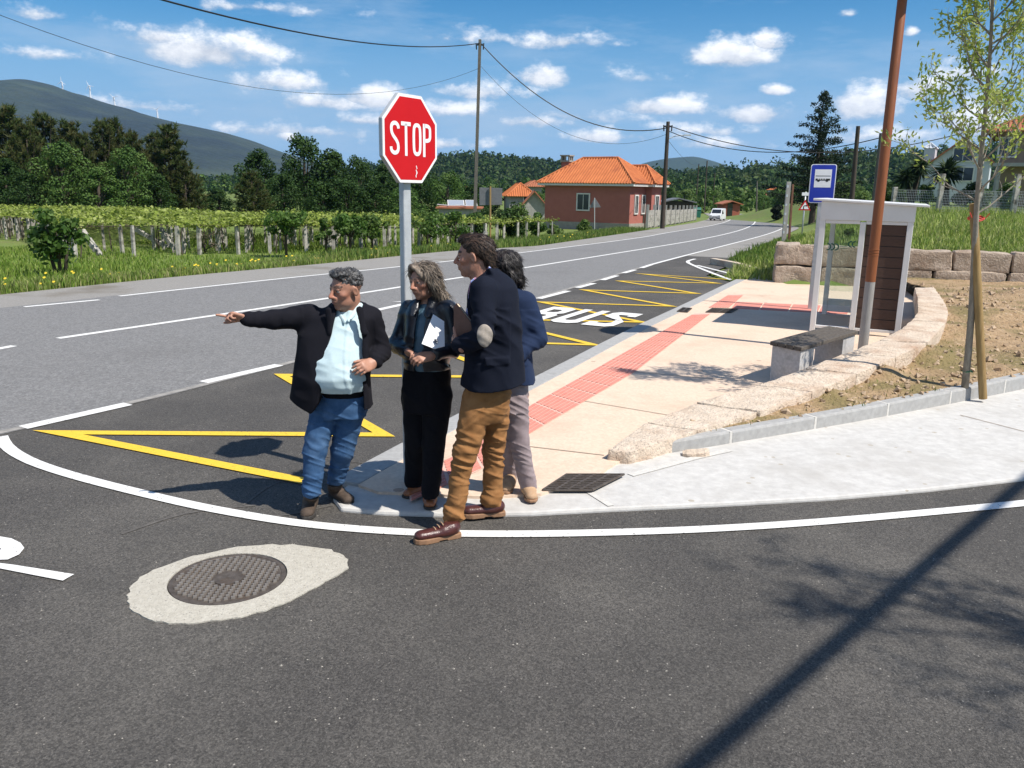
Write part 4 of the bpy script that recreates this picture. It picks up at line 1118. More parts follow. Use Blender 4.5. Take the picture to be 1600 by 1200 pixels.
# ================================================================ the tall man in tan trousers
def man_tall():
    Y0 = 4.98; J = lambda u, v, dy=0.0: A(u, v, Y0 + dy)
    hc = J(741, 400, .0); Rm = frame((-.985, .17), R(6), R(0))
    shL, elL, wrL = J(756, 454, -.185), J(756, 524, -.27), J(717, 541, -.18)
    shR, elR, wrR = J(790, 450, .17), J(772, 520, .22), J(735, 540, .12)
    kN, aN = J(727, 705, -.10), A(709, 803, 4.83); kF, aF = J(772, 703, .10), A(770, 778, 5.12)
    g = Field((-.62, 4.5, -.02), (.2, 5.4, 1.95), .0046, J(741, 440)[2], .0033)
    head(g, hc, Rm, 1.03, nose=1.25)
    nk = J(757, 440, .01)
    g.add(cone(hc + Rm @ (0, -.028, -.055), nk, .055, .062), .03); g.add(cone(nk, J(765, 500, .01), .07, .11), .05); g.add(cone(J(765, 500, .01), J(765, 610, .01), .11, .11), .05)
    for a, b, c in ((shL, elL, wrL), (shR, elR, wrR)):
        g.add(cone(nk + (0, 0, -.04), a, .06, .05), .04); g.add(cone(a, b, .045, .036), .02); g.add(cone(b, c, .036, .027), .02)
    for a, b, c in ((J(752, 630, -.06), kN, aN), (J(776, 630, .07), kF, aF)):
        g.add(cone(a, b, .08, .052), .03); g.add(cone(b, c, .05, .036), .03)
    hand(g, wrL, J(702, 528, .0) - wrL, (-.2, .8, .1), curl=(25, 35, 25), thumb=(.5, .8, .1), side=-1)
    hand(g, wrR, J(724, 548, .06) - wrR, (-.3, -.7, .3), curl=(35, 45, 30), thumb=(.6, .7, .3), side=1)
    o = g.build('person', M['skin'], None, skin_cols(hc, Rm, (.42, .21, .145), (.03, .02, .016), 1.03, stub=(.33, .17, .12)), label='tall man in profile with navy blazer, beige elbow patch and tan trousers', cat='person', group='people standing at the stop sign')
    # hair swept back
    T = lambda p: hc + Rm @ np.array(p)
    g = Field(hc - .18, hc + .18, .0036)
    g.add(ell(T((0, -.026, .046)), (.083, .104, .082), Rm)); g.add(ell(T((0, .040, .098)), (.058, .050, .032), Rm), .03); g.add(ell(T((0, -.085, -.01)), (.068, .036, .075), Rm), .03)
    hl = hairline([-.15, -.10, -.06, -.03, .0, .022, .045, .07, .11], [-.105, -.085, -.062, -.03, .010, .018, .055, .085, .096])
    g.cut(lambda x, y, z: (lambda q: hl(q[1], q[2]))(local(hc, Rm, x, y, z)))
    g.disp(lambda x, y, z: (lambda q: (.004 * vnoise(q[0] * 60, q[1] * 14, q[2] * 40 + q[1] * 40) + .003 * vnoise(q[0] * 140, q[1] * 30, q[2] * 110 + q[1] * 90)).astype(np.float32))(local(hc, Rm, x, y, z)))
    def hcol(V):
        q = (V - hc) @ Rm; t = np.clip(.35 + .9 * vnoise(q[:, 0] * 80, q[:, 1] * 16, q[:, 2] * 80 + q[:, 1] * 70), 0, 1)[:, None]
        return np.array((.018, .012, .010)) * (1 - t) + np.array((.085, .052, .036)) * t
    g.build('hair', M['hair'], o, hcol, it=1, extra=strands(1500, lambda p: (lambda q: np.c_[.1 * q[:, 0], -1 + 0 * q[:, 0], np.where(q[:, 1] > 0, .25, -.9)])((p - hc) @ Rm) @ Rm.T,   .045, .0016, .002, (.012, .009, .008), (.10, .062, .042), .16))
    # shirt collar
    g = Field((-.40, 4.75, 1.2), (.0, 5.25, 1.7), .0042)
    g.add(cone(J(741, 443, -.045), J(764, 423, -.06), .026, .026, ((0, -1, .35), .35)), .01); g.add(cone(J(764, 423, -.06), J(772, 424, .03), .026, .022, ((.9, 0, .3), .4)), .01)
    g.add(cone(J(739, 448, -.03), J(736, 452, .04), .024, .022, ((-1, 0, .3), .4)), .01); g.add(cone(J(737, 446, -.02), J(733, 470, -.05), .020, .013, ((-1, -.6, .3), .35)), .006)
    g.add(cone(J(752, 455, .0), J(745, 500, .0), .07, .075), .02)
    g.build('shirt_collar', M['plaid'], o)
    # blazer
    rows = [(421, 758, 776, .01, .08), (431, 744, 794, .01, .13), (445, 736, 806, .01, .18), (465, 731, 811, .01, .205), (500, 729, 813, .01, .21), (540, 728, 815, .01, .20), (575, 724, 818, .01, .205), (607, 720, 820, .01, .21)]
    g = Field((-.55, 4.5, .78), (.28, 5.5, 1.72), .0055)
    g.add(loft(sil(Y0, rows), R(10), 2.5))
    g.add(cone(shL, elL, .080, .068), .025); g.add(cone(elL, elL + (wrL - elL) * .92, .066, .052), .015)
    g.add(cone(shR, elR, .078, .066), .04); g.add(cone(elR, wrR, .064, .05), .02)
    # collar roll, side vent, pocket flap
    g.add(cone(J(743, 446, -.07), J(766, 427, -.085), .022, .024, ((0, -1, .5), .45)), .012); g.add(cone(J(766, 427, -.085), J(780, 426, .02), .024, .022, ((.8, 0, .5), .5)), .012)
    g.add(cone(J(742, 447, -.08), J(731, 482, -.12), .022, .016, ((-.5, -1, .1), .4)), .008)
    g.disp(folds(7, 5, .010, 1.9, .33, .6)); g.add(rbox(J(776, 565, -.195), (.07, .006, .022), frame((0.2, -1)), .005), .012)
    g.disp(lambda x, y, z: folds(8, 10, .013, 3.9, .33, 1.0)(x, y, z))
    g.disp(folds(6, 26, .014, 6.6, .3, 1.0), (-.55, 4.5, 1.10), (-.02, 4.95, 1.42))
    hx, hz = [np.array([A(u, v, Y0 - .15)[i] for u, v in [(715, 610), (735, 612), (770, 611), (800, 607), (825, 603)]]) for i in (0, 2)]
    g.cut(lambda x, y, z: (np.interp(x, hx, hz).astype(np.float32) - z) + 0 * y)
    vx = A(803, 590, Y0 - .15)[0]
    bl = g.build('blazer', M['navy_jacket'], o)
    # elbow patch
    g = Field(elL - .12, elL + .12, .004)
    g.add(cone(shL, elL, .0845, .0725), .025); g.add(cone(elL, elL + (wrL - elL) * .92, .0705, .0565), .015)
    g.disp(folds(8, 10, .013, 3.9, .33, 1.0)); g.disp(folds(6, 26, .014, 6.6, .3, 1.0)); g.disp(folds(7, 5, .010, 1.9, .33, .6))
    pc = elL + np.array((.010, -.055, .004)); pr = ell(pc, (.047, .060, .070), frame((0, -1), 0, R(-10)))
    g.cut(lambda x, y, z: pr[0](x, y, z))
    g.build('elbow_patch', M['patch'], bl, it=1)
    # tan trousers with heavy creases
    g = Field((-.5, 4.55, .0), (.15, 5.4, 1.0), .005)
    g.add(loft(sil(Y0, [(590, 731, 797, .0, .15), (612, 724, 799, .0, .155), (635, 720, 795, .0, .15), (655, 719, 787, .0, .13)]), R(8), 2.3))
    g.add(cone(J(744, 640, -.07), kN, .096, .073), .03); g.add(cone(kN, aN, .071, .059), .02)
    g.add(cone(J(774, 640, .06), kF, .092, .070), .02); g.add(cone(kF, aF, .069, .058), .02)
    g.add(cone(A(709, 796, 4.84), A(707, 806, 4.83), .068, .070), .01); g.add(cone(A(769, 772, 5.1), A(768, 784, 5.1), .066, .067), .01)
    g.cut(lambda x, y, z: (np.where(y < 4.98, A(709, 815, 4.83)[2], A(769, 791, 5.1)[2]) - z) + 0 * x)
    def cr(x, y, z):
        m = 1 + 1.1 * np.exp(-((z - .50) / .16) ** 2) + 1.2 * np.exp(-((z - .12) / .10) ** 2)
        return ((np.abs(vnoise(x * 4 + 1.3, y * 4, z * 23 + (x + .6 * y) * 9)) - .3) * .008 * m + (np.abs(vnoise(x * 5 + 9.3, y * 5, z * 16 - (x - .4 * y) * 13)) - .3) * .008 * m - .0035 * m * np.exp(-(vnoise(x * 5 + 7, y * 5, z * 30 + x * 9) / .2) ** 2)).astype(np.float32)
    g.disp(cr)
    g.build('trousers', M['chino'], o)
    shoe(o, G(719, 838), G(647, 850), .0, M['boat_shoe'], M['gum_sole'], .048, .07, .032, A(710, 812, 4.83), .105, 'shoe', .042, low=True)
    d_ = G(647, 850) - G(719, 838); L_ = np.linalg.norm(d_); d_ /= L_; s_ = np.array([d_[1], -d_[0], 0]); b_ = G(719, 838)
    for t, z in ((.40, .112), (.48, .100), (.56, .088)):
        q = b_ + d_ * L_ * t; mb = MB(); mb.tube([q + s_ * w + (0, 0, z - abs(w) * .35) for w in (-.026, -.012, .012, .026)], .0035, 5); mb.build('lace', M['tan_suede'], o)
    shoe(o, G(789, 808, 0.0), G(722, 812, .0), .015, M['boat_shoe'], M['gum_sole'], .048, .07, .032, A(768, 787, 5.1), .105, 'shoe', .042, low=True)
    return o

# ================================================================ the one half hidden behind him
def person_behind():
    Y0 = 5.36; J = lambda u, v, dy=0.0: A(u, v, Y0 + dy)
    hc = J(785, 421, .0); Rm = frame((-.93, -.36), R(8), R(0))
    shL, elL, wrL = J(819, 472, -.06), J(839, 528, -.06), J(808, 556, -.18)
    shR, elR, wrR = J(772, 464, .14), J(768, 525, .18), J(772, 556, .0)
    kR, aR = J(796, 690, .10), A(794, 750, 5.62); kL, aL = J(811, 688, .0), A(825, 757, 5.42)
    g = Field((-.35, 4.9, -.02), (.42, 5.9, 1.85), .0048, J(785, 452)[2], .0036)
    head(g, hc, Rm, .98)
    nk = J(793, 458, .02)
    g.add(cone(hc + Rm @ (0, -.03, -.06), nk, .05, .056), .03); g.add(cone(nk, J(797, 520, .02), .07, .10), .05); g.add(cone(J(797, 520, .02), J(800, 605, .02), .10, .10), .05)
    for a, b, c in ((shL, elL, wrL), (shR, elR, wrR)):
        g.add(cone(nk + (0, 0, -.04), a, .06, .045), .04); g.add(cone(a, b, .04, .034), .02); g.add(cone(b, c, .034, .026), .02)
    for a, b, c in ((J(788, 620, .05), kR, aR), (J(808, 620, -.02), kL, aL)):
        g.add(cone(a, b, .075, .05), .03); g.add(cone(b, c, .045, .034), .03)
    hand(g, wrL, J(790, 562, -.24) - wrL, (.0, .3, -.9), curl=(30, 40, 25), side=-1); hand(g, wrR, J(766, 562, -.1) - wrR, (.0, .3, -.9), curl=(30, 40, 25), side=1)
    o = g.build('person', M['skin'], None, skin_cols(hc, Rm, (.42, .21, .145), (.02, .015, .012), .98), label='person with black hair in blue blazer and mauve trousers behind the tall man', cat='person', group='people standing at the stop sign')
    T = lambda p: hc + Rm @ np.array(p)
    g = Field(hc - .2, hc + .2, .004)
    g.add(ell(T((0, -.022, .042)), (.085, .106, .084), Rm)); g.add(ell(T((0, -.075, -.03)), (.078, .055, .095), Rm), .03); g.add(ell(T((0, -.09, -.09)), (.066, .045, .05), Rm), .03)
    for s in (-1, 1): g.add(cone(T((s * .066, .01, .04)), T((s * .076, -.03, -.05)), .030, .026), .02)
    g.sub(ell(T((0, .105, -.03)), (.060, .075, .10), Rm), .01)
    g.disp(lambda x, y, z: (lambda q: (.007 * vnoise(q[0] * 45, q[1] * 45, q[2] * 10 + 2 * np.sin(q[2] * 50)) + .004 * vnoise(q[0] * 130, q[1] * 130, q[2] * 16)).astype(np.float32))(local(hc, Rm, x, y, z)))
    g.build('hair', M['hair'], o, hair_cols((.008, .007, .007), (.035, .028, .026), 80, 10), it=1, extra=strands(1400, lambda p: (lambda q: np.c_[np.sign(q[:, 0]) * .2, -.5 + 0 * q[:, 0], -1 + 0 * q[:, 0]])((p - hc) @ Rm) @ Rm.T, .050, .0017, .003, (.006, .005, .005), (.045, .036, .032), .18))
    rows = [(446, 784, 804, .02, .06), (452, 776, 814, .015, .09), (461, 769, 825, .01, .12), (474, 765, 831, .0, .14), (495, 764, 832, .0, .15), (530, 766, 829, .0, .15), (565, 764, 832, .0, .16), (601, 762, 838, .0, .165)]
    g = Field((-.35, 4.9, .75), (.45, 5.9, 1.62), .0055)
    g.add(loft(sil(Y0, rows), 0, 2.5))
    g.add(cone(shL, elL, .076, .066), .04); g.add(cone(elL, elL + (wrL - elL) * .9, .064, .048), .02); g.add(cone(shR, elR, .072, .062), .04); g.add(cone(elR, elR + (wrR - elR) * .9, .06, .048), .02)
    g.add(cone(J(778, 455, -.05), J(802, 451, .06), .024, .024, ((0, -.5, .8), .5)), .012)
    g.disp(folds(8, 12, .012, 9.3, .33, 1.0)); g.disp(folds(6, 28, .015, 4.2, .3, 1.0), (.05, 4.9, 1.0), (.45, 5.9, 1.35))
    hz = A(820, 601, Y0 - .1)[2]; g.cut(lambda x, y, z: hz - .10 * (x - .1) - z + 0 * y)
    g.build('blazer', M['blue_blazer'], o)
    g = Field((-.3, 4.95, .02), (.35, 5.9, 1.0), .0055)
    g.add(loft(sil(Y0, [(590, 768, 826, .0, .12), (615, 768, 826, .0, .125), (640, 772, 825, .0, .12)]), 0, 2.3))
    g.add(cone(J(788, 630, .06), kR, .086, .066), .03); g.add(cone(kR, aR, .064, .055), .02); g.add(cone(J(806, 630, -.02), kL, .086, .068), .02); g.add(cone(kL, aL, .066, .060), .02)
    g.cut(lambda x, y, z: (np.where(y > 5.53, A(794, 757, 5.62)[2], A(824, 765, 5.42)[2]) - z) + 0 * x)
    g.disp(folds(6, 18, .008, 5.5, .32, 1.1)); g.disp(creases(5, 26, .006, .18, 1.5, 1.0))
    g.build('trousers', M['mauve'], o)
    shoe(o, G(823, 765, .05), G(832, 787, .04), .045, M['tan_suede'], M['gum_sole'], .046, .075, .018, A(824, 760, 5.42), .12, 'shoe')
    shoe(o, G(799, 758, .05), G(788, 773, .05), .052, M['tan_suede'], M['gum_sole'], .046, .075, .018, A(794, 752, 5.62), .12, 'shoe')
    return o
man_pointing(); woman(); man_tall(); person_behind()

# ---------------------------------------------------------------- what they hold
def held():
    Y0 = 5.30
    # white folder under the woman's left arm
    e = Vector(EYE); a = Vector(A(677, 522, 5.03)); n = Vector((.38, -.80, .46)).normalized(); Q = []
    for u, v in ((659, 537), (677, 491), (694, 502), (695, 541), (679, 545)):
        d = Vector(ray(u, v)); t = (a - e).dot(n) / d.dot(n); Q.append(e + d * t)
    mb = MB(); mb.slab(Q, n, .006); root = mb.build('folder', M['paper'], label='white card folder with small dark emblem under the woman\'s arm', cat='folder')
    # emblem: three small rings and strokes, with a faint line of text
    cx = Q[0] * .45 + Q[3] * .55 + (Q[1] - Q[0]) * .12
    ux = (Q[3] - Q[0]).normalized(); uy = n.cross(ux).normalized()
    if uy.z < 0: uy = -uy
    mb = MB(); W = lambda x, y: cx + ux * x + uy * y + n * .0012
    for ox, oy in ((-.006, .010), (.006, .010), (-.006, -.004), (.006, -.004), (0, .003)):
        mb.tube([W(ox + .006 * math.cos(t), oy + .006 * math.sin(t)) for t in np.linspace(0, 6.283, 11)], .0016, 5, False)
    for s in (-1, 1): mb.tube([W(s * .002, -.008), W(s * .008, -.018)], .0016, 5)
    mb.build('emblem', M['logo_ink'], root)
    mb = MB()
    for k in range(7): mb.tube([W(.004 + k * .0022, .034 + k * .007), W(.009 + k * .0022, .036 + k * .007)], .0012, 4)
    mb.build('emblem_text', M['pages'], root)
    # brown notebook against the tall man's chest
    Y1 = 4.90
    C = [Vector(A(u, v, Y1 + d)) for u, v, d in ((709, 479, .02), (713, 474, .0), (739, 508, -.06), (737, 526, -.06), (709, 530, .02))]
    a, b, c = C[0], C[2], C[4]; n = (b - a).cross(c - a).normalized(); n = n if n.y < 0 else -n
    Q = []
    for p in C:
        d = p - e; t = (a - e).dot(n) / d.dot(n); Q.append(e + d * t)
    mb = MB(); mb.slab(Q, n, .004); root = mb.build('notebook', M['brown_leather'], label='brown leather notebook held by the tall man', cat='notebook')
    Q2 = [p - n * .0045 for p in Q]; mb = MB(); mb.slab([q + (q - sum(Q2, Vector()) / 5) * -.03 for q in Q2], n, .012); mb.build('pages', M['pages'], root)
    Q3 = [p - n * .017 for p in Q]; mb = MB(); mb.slab(Q3, n, .004); mb.build('back_cover', M['brown_leather'], root)
held()
# ---------------------------------------------------------------- materials of the street furniture
M['galv'] = mat('galvanised_steel', (.44, .46, .48), (.58, .60, .61), 9, .45, .1, 60, metal=.3)
M['sign_red'] = mat('sign_red', (.50, .004, .008), (.56, .007, .011), 3, .5, .03, 60, spec=.3)
M['sign_white'] = mat('sign_white', (.78, .78, .79), (.83, .83, .83), 8, .45)
M['sign_blue'] = mat('sign_blue', (.008, .03, .36), (.012, .04, .42), 5, .5)
M['sign_back'] = mat('sign_back_grey', (.12, .125, .135), (.16, .165, .175), 6, .6)
M['corten'] = mat('rust_orange_paint', (.20, .062, .018), (.27, .085, .025), 3, .5, .12, 80, c3=(.17, .05, .015), s3=9, stretch=(1, 1, .2))
M['grey_steel'] = mat('brushed_grey_steel', (.27, .255, .235), (.33, .315, .30), 60, .5, .08, 120, stretch=(1, 1, .15))
M['shelter_white'] = mat('white_powder_coat', (.66, .65, .64), (.72, .71, .70), 4, .45, .02)
M['plank'] = mat('brown_planks', (.050, .024, .015), (.078, .038, .024), 22, .65, .3, 60, stretch=(1, 1, 6))
M['slat'] = mat('weathered_slats', (.062, .05, .04), (.13, .112, .092), 26, .85, .5, 70, stretch=(1, 1, 1))
M['bench_stone'] = mat('bench_granite', (.40, .385, .37), (.56, .54, .52), 34, .85, .3, 90, c3=(.33, .32, .31), s3=5)
M['stake'] = mat('treated_stake', (.22, .135, .045), (.34, .225, .09), 24, .8, .4, 60, stretch=(1, 1, .12))
M['bark'] = mat('grey_bark', (.19, .165, .13), (.31, .275, .22), 30, .9, .6, 60, stretch=(1, 1, .35), c3=(.12, .105, .08), s3=6)
M['bark_dark'] = mat('dark_bark', (.035, .027, .019), (.075, .06, .042), 12, .95, .8, 20, stretch=(1, 1, .3))
M['red_tie'] = mat('red_tie', (.55, .05, .03), None, rough=.6)
M['green_tie'] = mat('green_tie', (.03, .16, .07), None, rough=.6)
M['glass_ink'] = mat('green_transfer', (.01, .085, .05), None, rough=.5)
M['pole_concrete'] = mat('pole_concrete', (.095, .085, .07), (.15, .138, .118), 10, .9, .4, 40, stretch=(1, 1, .3))
M['pole_dark'] = mat('creosoted_wood', (.035, .026, .02), (.075, .058, .045), 12, .9, .4, 40, stretch=(1, 1, .15))
M['cable'] = mat('black_cable', (.012, .012, .013), None, rough=.6)
M['rust'] = mat('rusty_steel', (.13, .055, .03), (.21, .095, .055), 8, .8, .3, 40)
def glass_mat():
    m = bpy.data.materials.new('clear_glass'); m.use_nodes = True; nt = m.node_tree; L = nt.links; out = nt.nodes['Material Output']
    nt.nodes.remove(nt.nodes['Principled BSDF'])
    g = _n(nt, 'ShaderNodeBsdfGlossy'); g.inputs['Roughness'].default_value = .03
    t = _n(nt, 'ShaderNodeBsdfTransparent'); t.inputs['Color'].default_value = (.90, .94, .92, 1)
    f = _n(nt, 'ShaderNodeFresnel'); f.inputs['IOR'].default_value = 1.5
    x = _n(nt, 'ShaderNodeMixShader'); L.new(f.outputs[0], x.inputs[0]); L.new(t.outputs[0], x.inputs[1]); L.new(g.outputs[0], x.inputs[2]); L.new(x.outputs[0], out.inputs['Surface'])
    return m
M['glass'] = glass_mat()

def ribbon(mb, W, pts, wd, th=.0015, it=2, n=(0, 0, 1)):
    """flat stroke in a sign's plane; W maps (x, y, height) to the place"""
    P = np.array(pts, float)
    if len(P) > 2 and it: P = smooth(P, it=it)
    a, b = off(P, -wd / 2), off(P, wd / 2); k = len(P)
    vs = [W(x, y, th) for x, y in np.r_[a, b]] + [W(x, y, 0) for x, y in np.r_[a, b]]
    fs = []
    for j in range(k - 1):
        fs += [(j, j + k, j + k + 1, j + 1), (j, j + 1, j + 1 + 2 * k, j + 2 * k), (j + k, j + 3 * k, j + 1 + 3 * k, j + 1 + k)]
    fs += [(0, 2 * k, 3 * k, k), (k - 1, 2 * k - 1, 4 * k - 1, 3 * k - 1)]
    mb.add(vs, fs)
def plane_map(c, n):
    c = Vector(c); n = Vector(n).normalized(); up = Vector((0, 0, 1)); x = up.cross(n).normalized(); y = n.cross(x)
    return lambda a, b, h=0.0: c + x * a + y * b + n * h
def disc_poly(r, k, ph=0.0): return [(r * math.cos(2 * math.pi * i / k + ph), r * math.sin(2 * math.pi * i / k + ph)) for i in range(k)]

# ---------------------------------------------------------------- stop sign
def stop_sign():
    b = G(639, 756, .03); Yp = b[1]
    root = empty('stop_sign', b, 'red octagonal stop sign on a galvanised post behind the group', 'road sign')
    cz = A(643, 218, Yp)[2]
    n = Vector((.845, -.535, 0)).normalized()
    mb = MB(); top = cz + .26
    mb.box((b[0], b[1], (top + .0) / 2), (.075, .045, top), rotz(math.atan2(n.y, n.x) + math.pi / 2)); mb.build('post', M['galv'], root, bevel=.008)
    c = Vector((b[0], b[1], cz)) + n * .055; W = plane_map(c, n)
    r = .277 / math.cos(math.pi / 8)
    mb = MB(); o8 = disc_poly(r, 8, math.pi / 8); vs = [W(x, y, 0) for x, y in o8] + [W(x, y, -.03) for x, y in o8]
    mb.add(vs, [list(range(8)), list(range(8, 16))[::-1]] + [(i, i + 8, (i + 1) % 8 + 8, (i + 1) % 8) for i in range(8)])
    pn = mb.build('panel', M['galv'], root, bevel=.003)
    mb = MB(); o8 = disc_poly(r - .003, 8, math.pi / 8); mb.add([W(x, y, .0012) for x, y in o8] + [W(x, y, -.001) for x, y in o8], [list(range(8))] + [(i, i + 8, (i + 1) % 8 + 8, (i + 1) % 8) for i in range(8)]); mb.build('white_border', M['sign_white'], pn)
    mb = MB(); o8 = disc_poly(r - .022, 8, math.pi / 8); mb.add([W(x, y, .002) for x, y in o8] + [W(x, y, -.001) for x, y in o8], [list(range(8))] + [(i, i + 8, (i + 1) % 8 + 8, (i + 1) % 8) for i in range(8)])
    mb.build('face', M['sign_red'], pn)
    mb = MB(); h = .094; lw = .0245
    def L_(x0, st, it=2):
        for s in st: ribbon(mb, lambda x, y, t: W(x, y, .0025 + t), [(x0 * .98 + a * .86, q * h) for a, q in s], lw, .0012, it)
    L_(-.165, [[(.042, .62), (.040, .80), (.018, .97), (-.014, .97), (-.038, .80), (-.038, .42), (-.02, .15), (.02, -.15), (.038, -.42), (.038, -.80), (.014, -.97), (-.018, -.97), (-.042, -.80), (-.044, -.58)]], 3)
    L_(-.052, [[(0, -1.13), (0, 1.0)]], 0); L_(-.052, [[(-.056, .985), (.056, .985)]], 0)
    L_(.062, [[(0, .98), (-.022, .94), (-.039, .72), (-.039, -.72), (-.022, -.94), (0, -.98), (.022, -.94), (.039, -.72), (.039, .72), (.022, .94), (0, .98)]], 2)
    L_(.168, [[(-.034, -1.13), (-.034, 1.12)]], 0); L_(.168, [[(-.034, .985), (.012, .985), (.038, .85), (.040, .45), (.038, .10), (.012, -.02), (-.034, -.02)]], 2)
    mb.build('lettering', M['sign_white'], pn)
    # two scratches near the foot of the face
    mb = MB()
    for s in ([(.05, -.165), (.058, -.185)], [(.048, -.19), (.054, -.21), (.05, -.225)], [(.055, -.2), (.06, -.215)], [(.045, -.225), (.049, -.24)]): ribbon(mb, lambda x, y, t: W(x, y, .0025 + t), s, .007, .0008, 0)
    mb.build('scratch', M['sign_white'], pn)
    for dz in (-.16, .16):
        mb = MB(); mb.box(Vector((b[0], b[1], cz + dz)), (.11, .06, .04), rotz(math.atan2(n.y, n.x) + math.pi / 2)); mb.build('clamp', M['galv'], root, bevel=.004)
stop_sign()

# ---------------------------------------------------------------- manhole, drain grates
def manhole():
    root = empty('manhole_cover', G(362, 905), 'round rusty manhole cover set in a pale concrete collar', 'manhole cover')
    px = [(197, 935), (205, 910), (240, 888), (310, 866), (380, 853), (450, 850), (505, 855), (535, 866), (549, 879), (540, 892), (505, 910), (470, 930), (420, 952), (370, 966), (300, 974), (245, 972), (212, 958)]
    P = [np.array(G2(u, v, .006)) for u, v in px]; P = smooth(np.array(P + [P[0]]), it=2)[:-1]
    c0 = P.mean(0); P = np.array([c0 + (p - c0) * (1 + .025 * random.uniform(-1, 1)) for p in P])
    c = np.array(G2(357, 905, 0)); ra = np.array(G2(449, 893, 0)) - np.array(G2(262, 912, 0)); rr = np.linalg.norm(ra) / 2
    ring = [(c[0] + rr * math.cos(t), c[1] + rr * math.sin(t)) for t in np.linspace(0, 2 * math.pi, len(P), endpoint=False)]
    # align collar outline angles with ring
    an = np.arctan2(P[:, 1] - c[1], P[:, 0] - c[0]); o = np.argsort(an); P = P[o]; an = an[o]
    ring = [(c[0] + rr * math.cos(t), c[1] + rr * math.sin(t)) for t in an]; n = len(P)
    mb = MB(); mb.add([(*p, .007) for p in P] + [(*q, .010) for q in ring] + [(*p, -.002) for p in P] + [(*q, -.02) for q in ring], [(i, (i + 1) % n, (i + 1) % n + n, i + n) for i in range(n)] + [(i, i + 2 * n, (i + 1) % n + 2 * n, (i + 1) % n) for i in range(n)] + [(i + n, (i + 1) % n + n, (i + 1) % n + 3 * n, i + 3 * n) for i in range(n)])
    mb.build('collar', mat('rough_mortar', (.40, .37, .31), (.52, .49, .42), 40, .95, .8, 90, 6, speck=((.25, .23, .2), 90, .9)), root)
    mb = MB(); mb.lathe([(rr - .006, -.03), (rr - .006, .004), (rr - .03, .004), (rr - .032, .001), (0.001, .001)], (c[0], c[1], 0.004), 48); lid = mb.build('lid', M['iron'], root)
    # raised studs in rings' grid, clear of the middle
    mb = MB(); st = .033
    for i in range(-12, 13):
        for j in range(-12, 13):
            x, y = i * st, j * st * .9 + (i % 2) * st * .45; q = math.hypot(x, y)
            if q < rr - .045 and q > .085: mb.box((c[0] + x, c[1] + y, .0095), (.023, .018, .013), rotz(.4), .8)
    mb.build('stud', mat('worn_iron', (.185, .165, .145), (.29, .26, .23), 30, .6, metal=.4), lid)
    mb = MB(); mb.lathe([(.08, 0), (.08, .0075), (.0, .0075)], (c[0], c[1], .002), 28); mb.build('badge', M['iron'], lid)
manhole()
def grate(name, px, z, nx_, ny_, label, cat):
    P = [np.array(G(u, v, z)) for u, v in px]        # four corners in order
    ctr = sum(P) / 4; root = empty(name, ctr, label, cat)
    mb = MB(); mb.add([p + (0, 0, .002) for p in P], [(0, 1, 2, 3)]); mb.build('pit', M['hole'], root)
    Lp = lambda s, t: (P[0] * (1 - s) * (1 - t) + P[1] * s * (1 - t) + P[2] * s * t + P[3] * (1 - s) * t)
    mb = MB()
    def bar(a, b, w):
        d = b - a; d = d / np.linalg.norm(d); q = np.array([d[1], -d[0], 0]) * w / 2
        mb.prism([tuple((a + q)[:2]), tuple((b + q)[:2]), tuple((b - q)[:2]), tuple((a - q)[:2])], z, z + .012)
    for i in range(nx_ + 1): bar(Lp(i / nx_, 0), Lp(i / nx_, 1), .014)
    mb.build('bars', M['iron'], root)
    mb = MB()
    for j in range(ny_ + 1):
        a, b = Lp(0, j / ny_), Lp(1, j / ny_); d = b - a; d = d / np.linalg.norm(d); q = np.array([d[1], -d[0], 0]) * .007
        mb.prism([tuple((a + q)[:2]), tuple((b + q)[:2]), tuple((b - q)[:2]), tuple((a - q)[:2])], z, z + .010)
    mb.build('frame', M['iron'], root)
grate('drain_grate', [(848, 767), (925, 767), (975, 742), (886, 742)], .05, 4, 9, 'rusty iron drain grate at the edge of the beige pavement', 'drain grate')
grate('drain_grate', [(1103, 488), (1142, 489), (1153, 483), (1113, 482)], .056, 2, 7, 'narrow dark drain grate across the red paving strip', 'drain grate')
grate('drain_grate', [(1058, 487), (1074, 488), (1081, 482), (1067, 481)], .058, 2, 5, 'small drain grate in the grey kerb', 'drain grate')

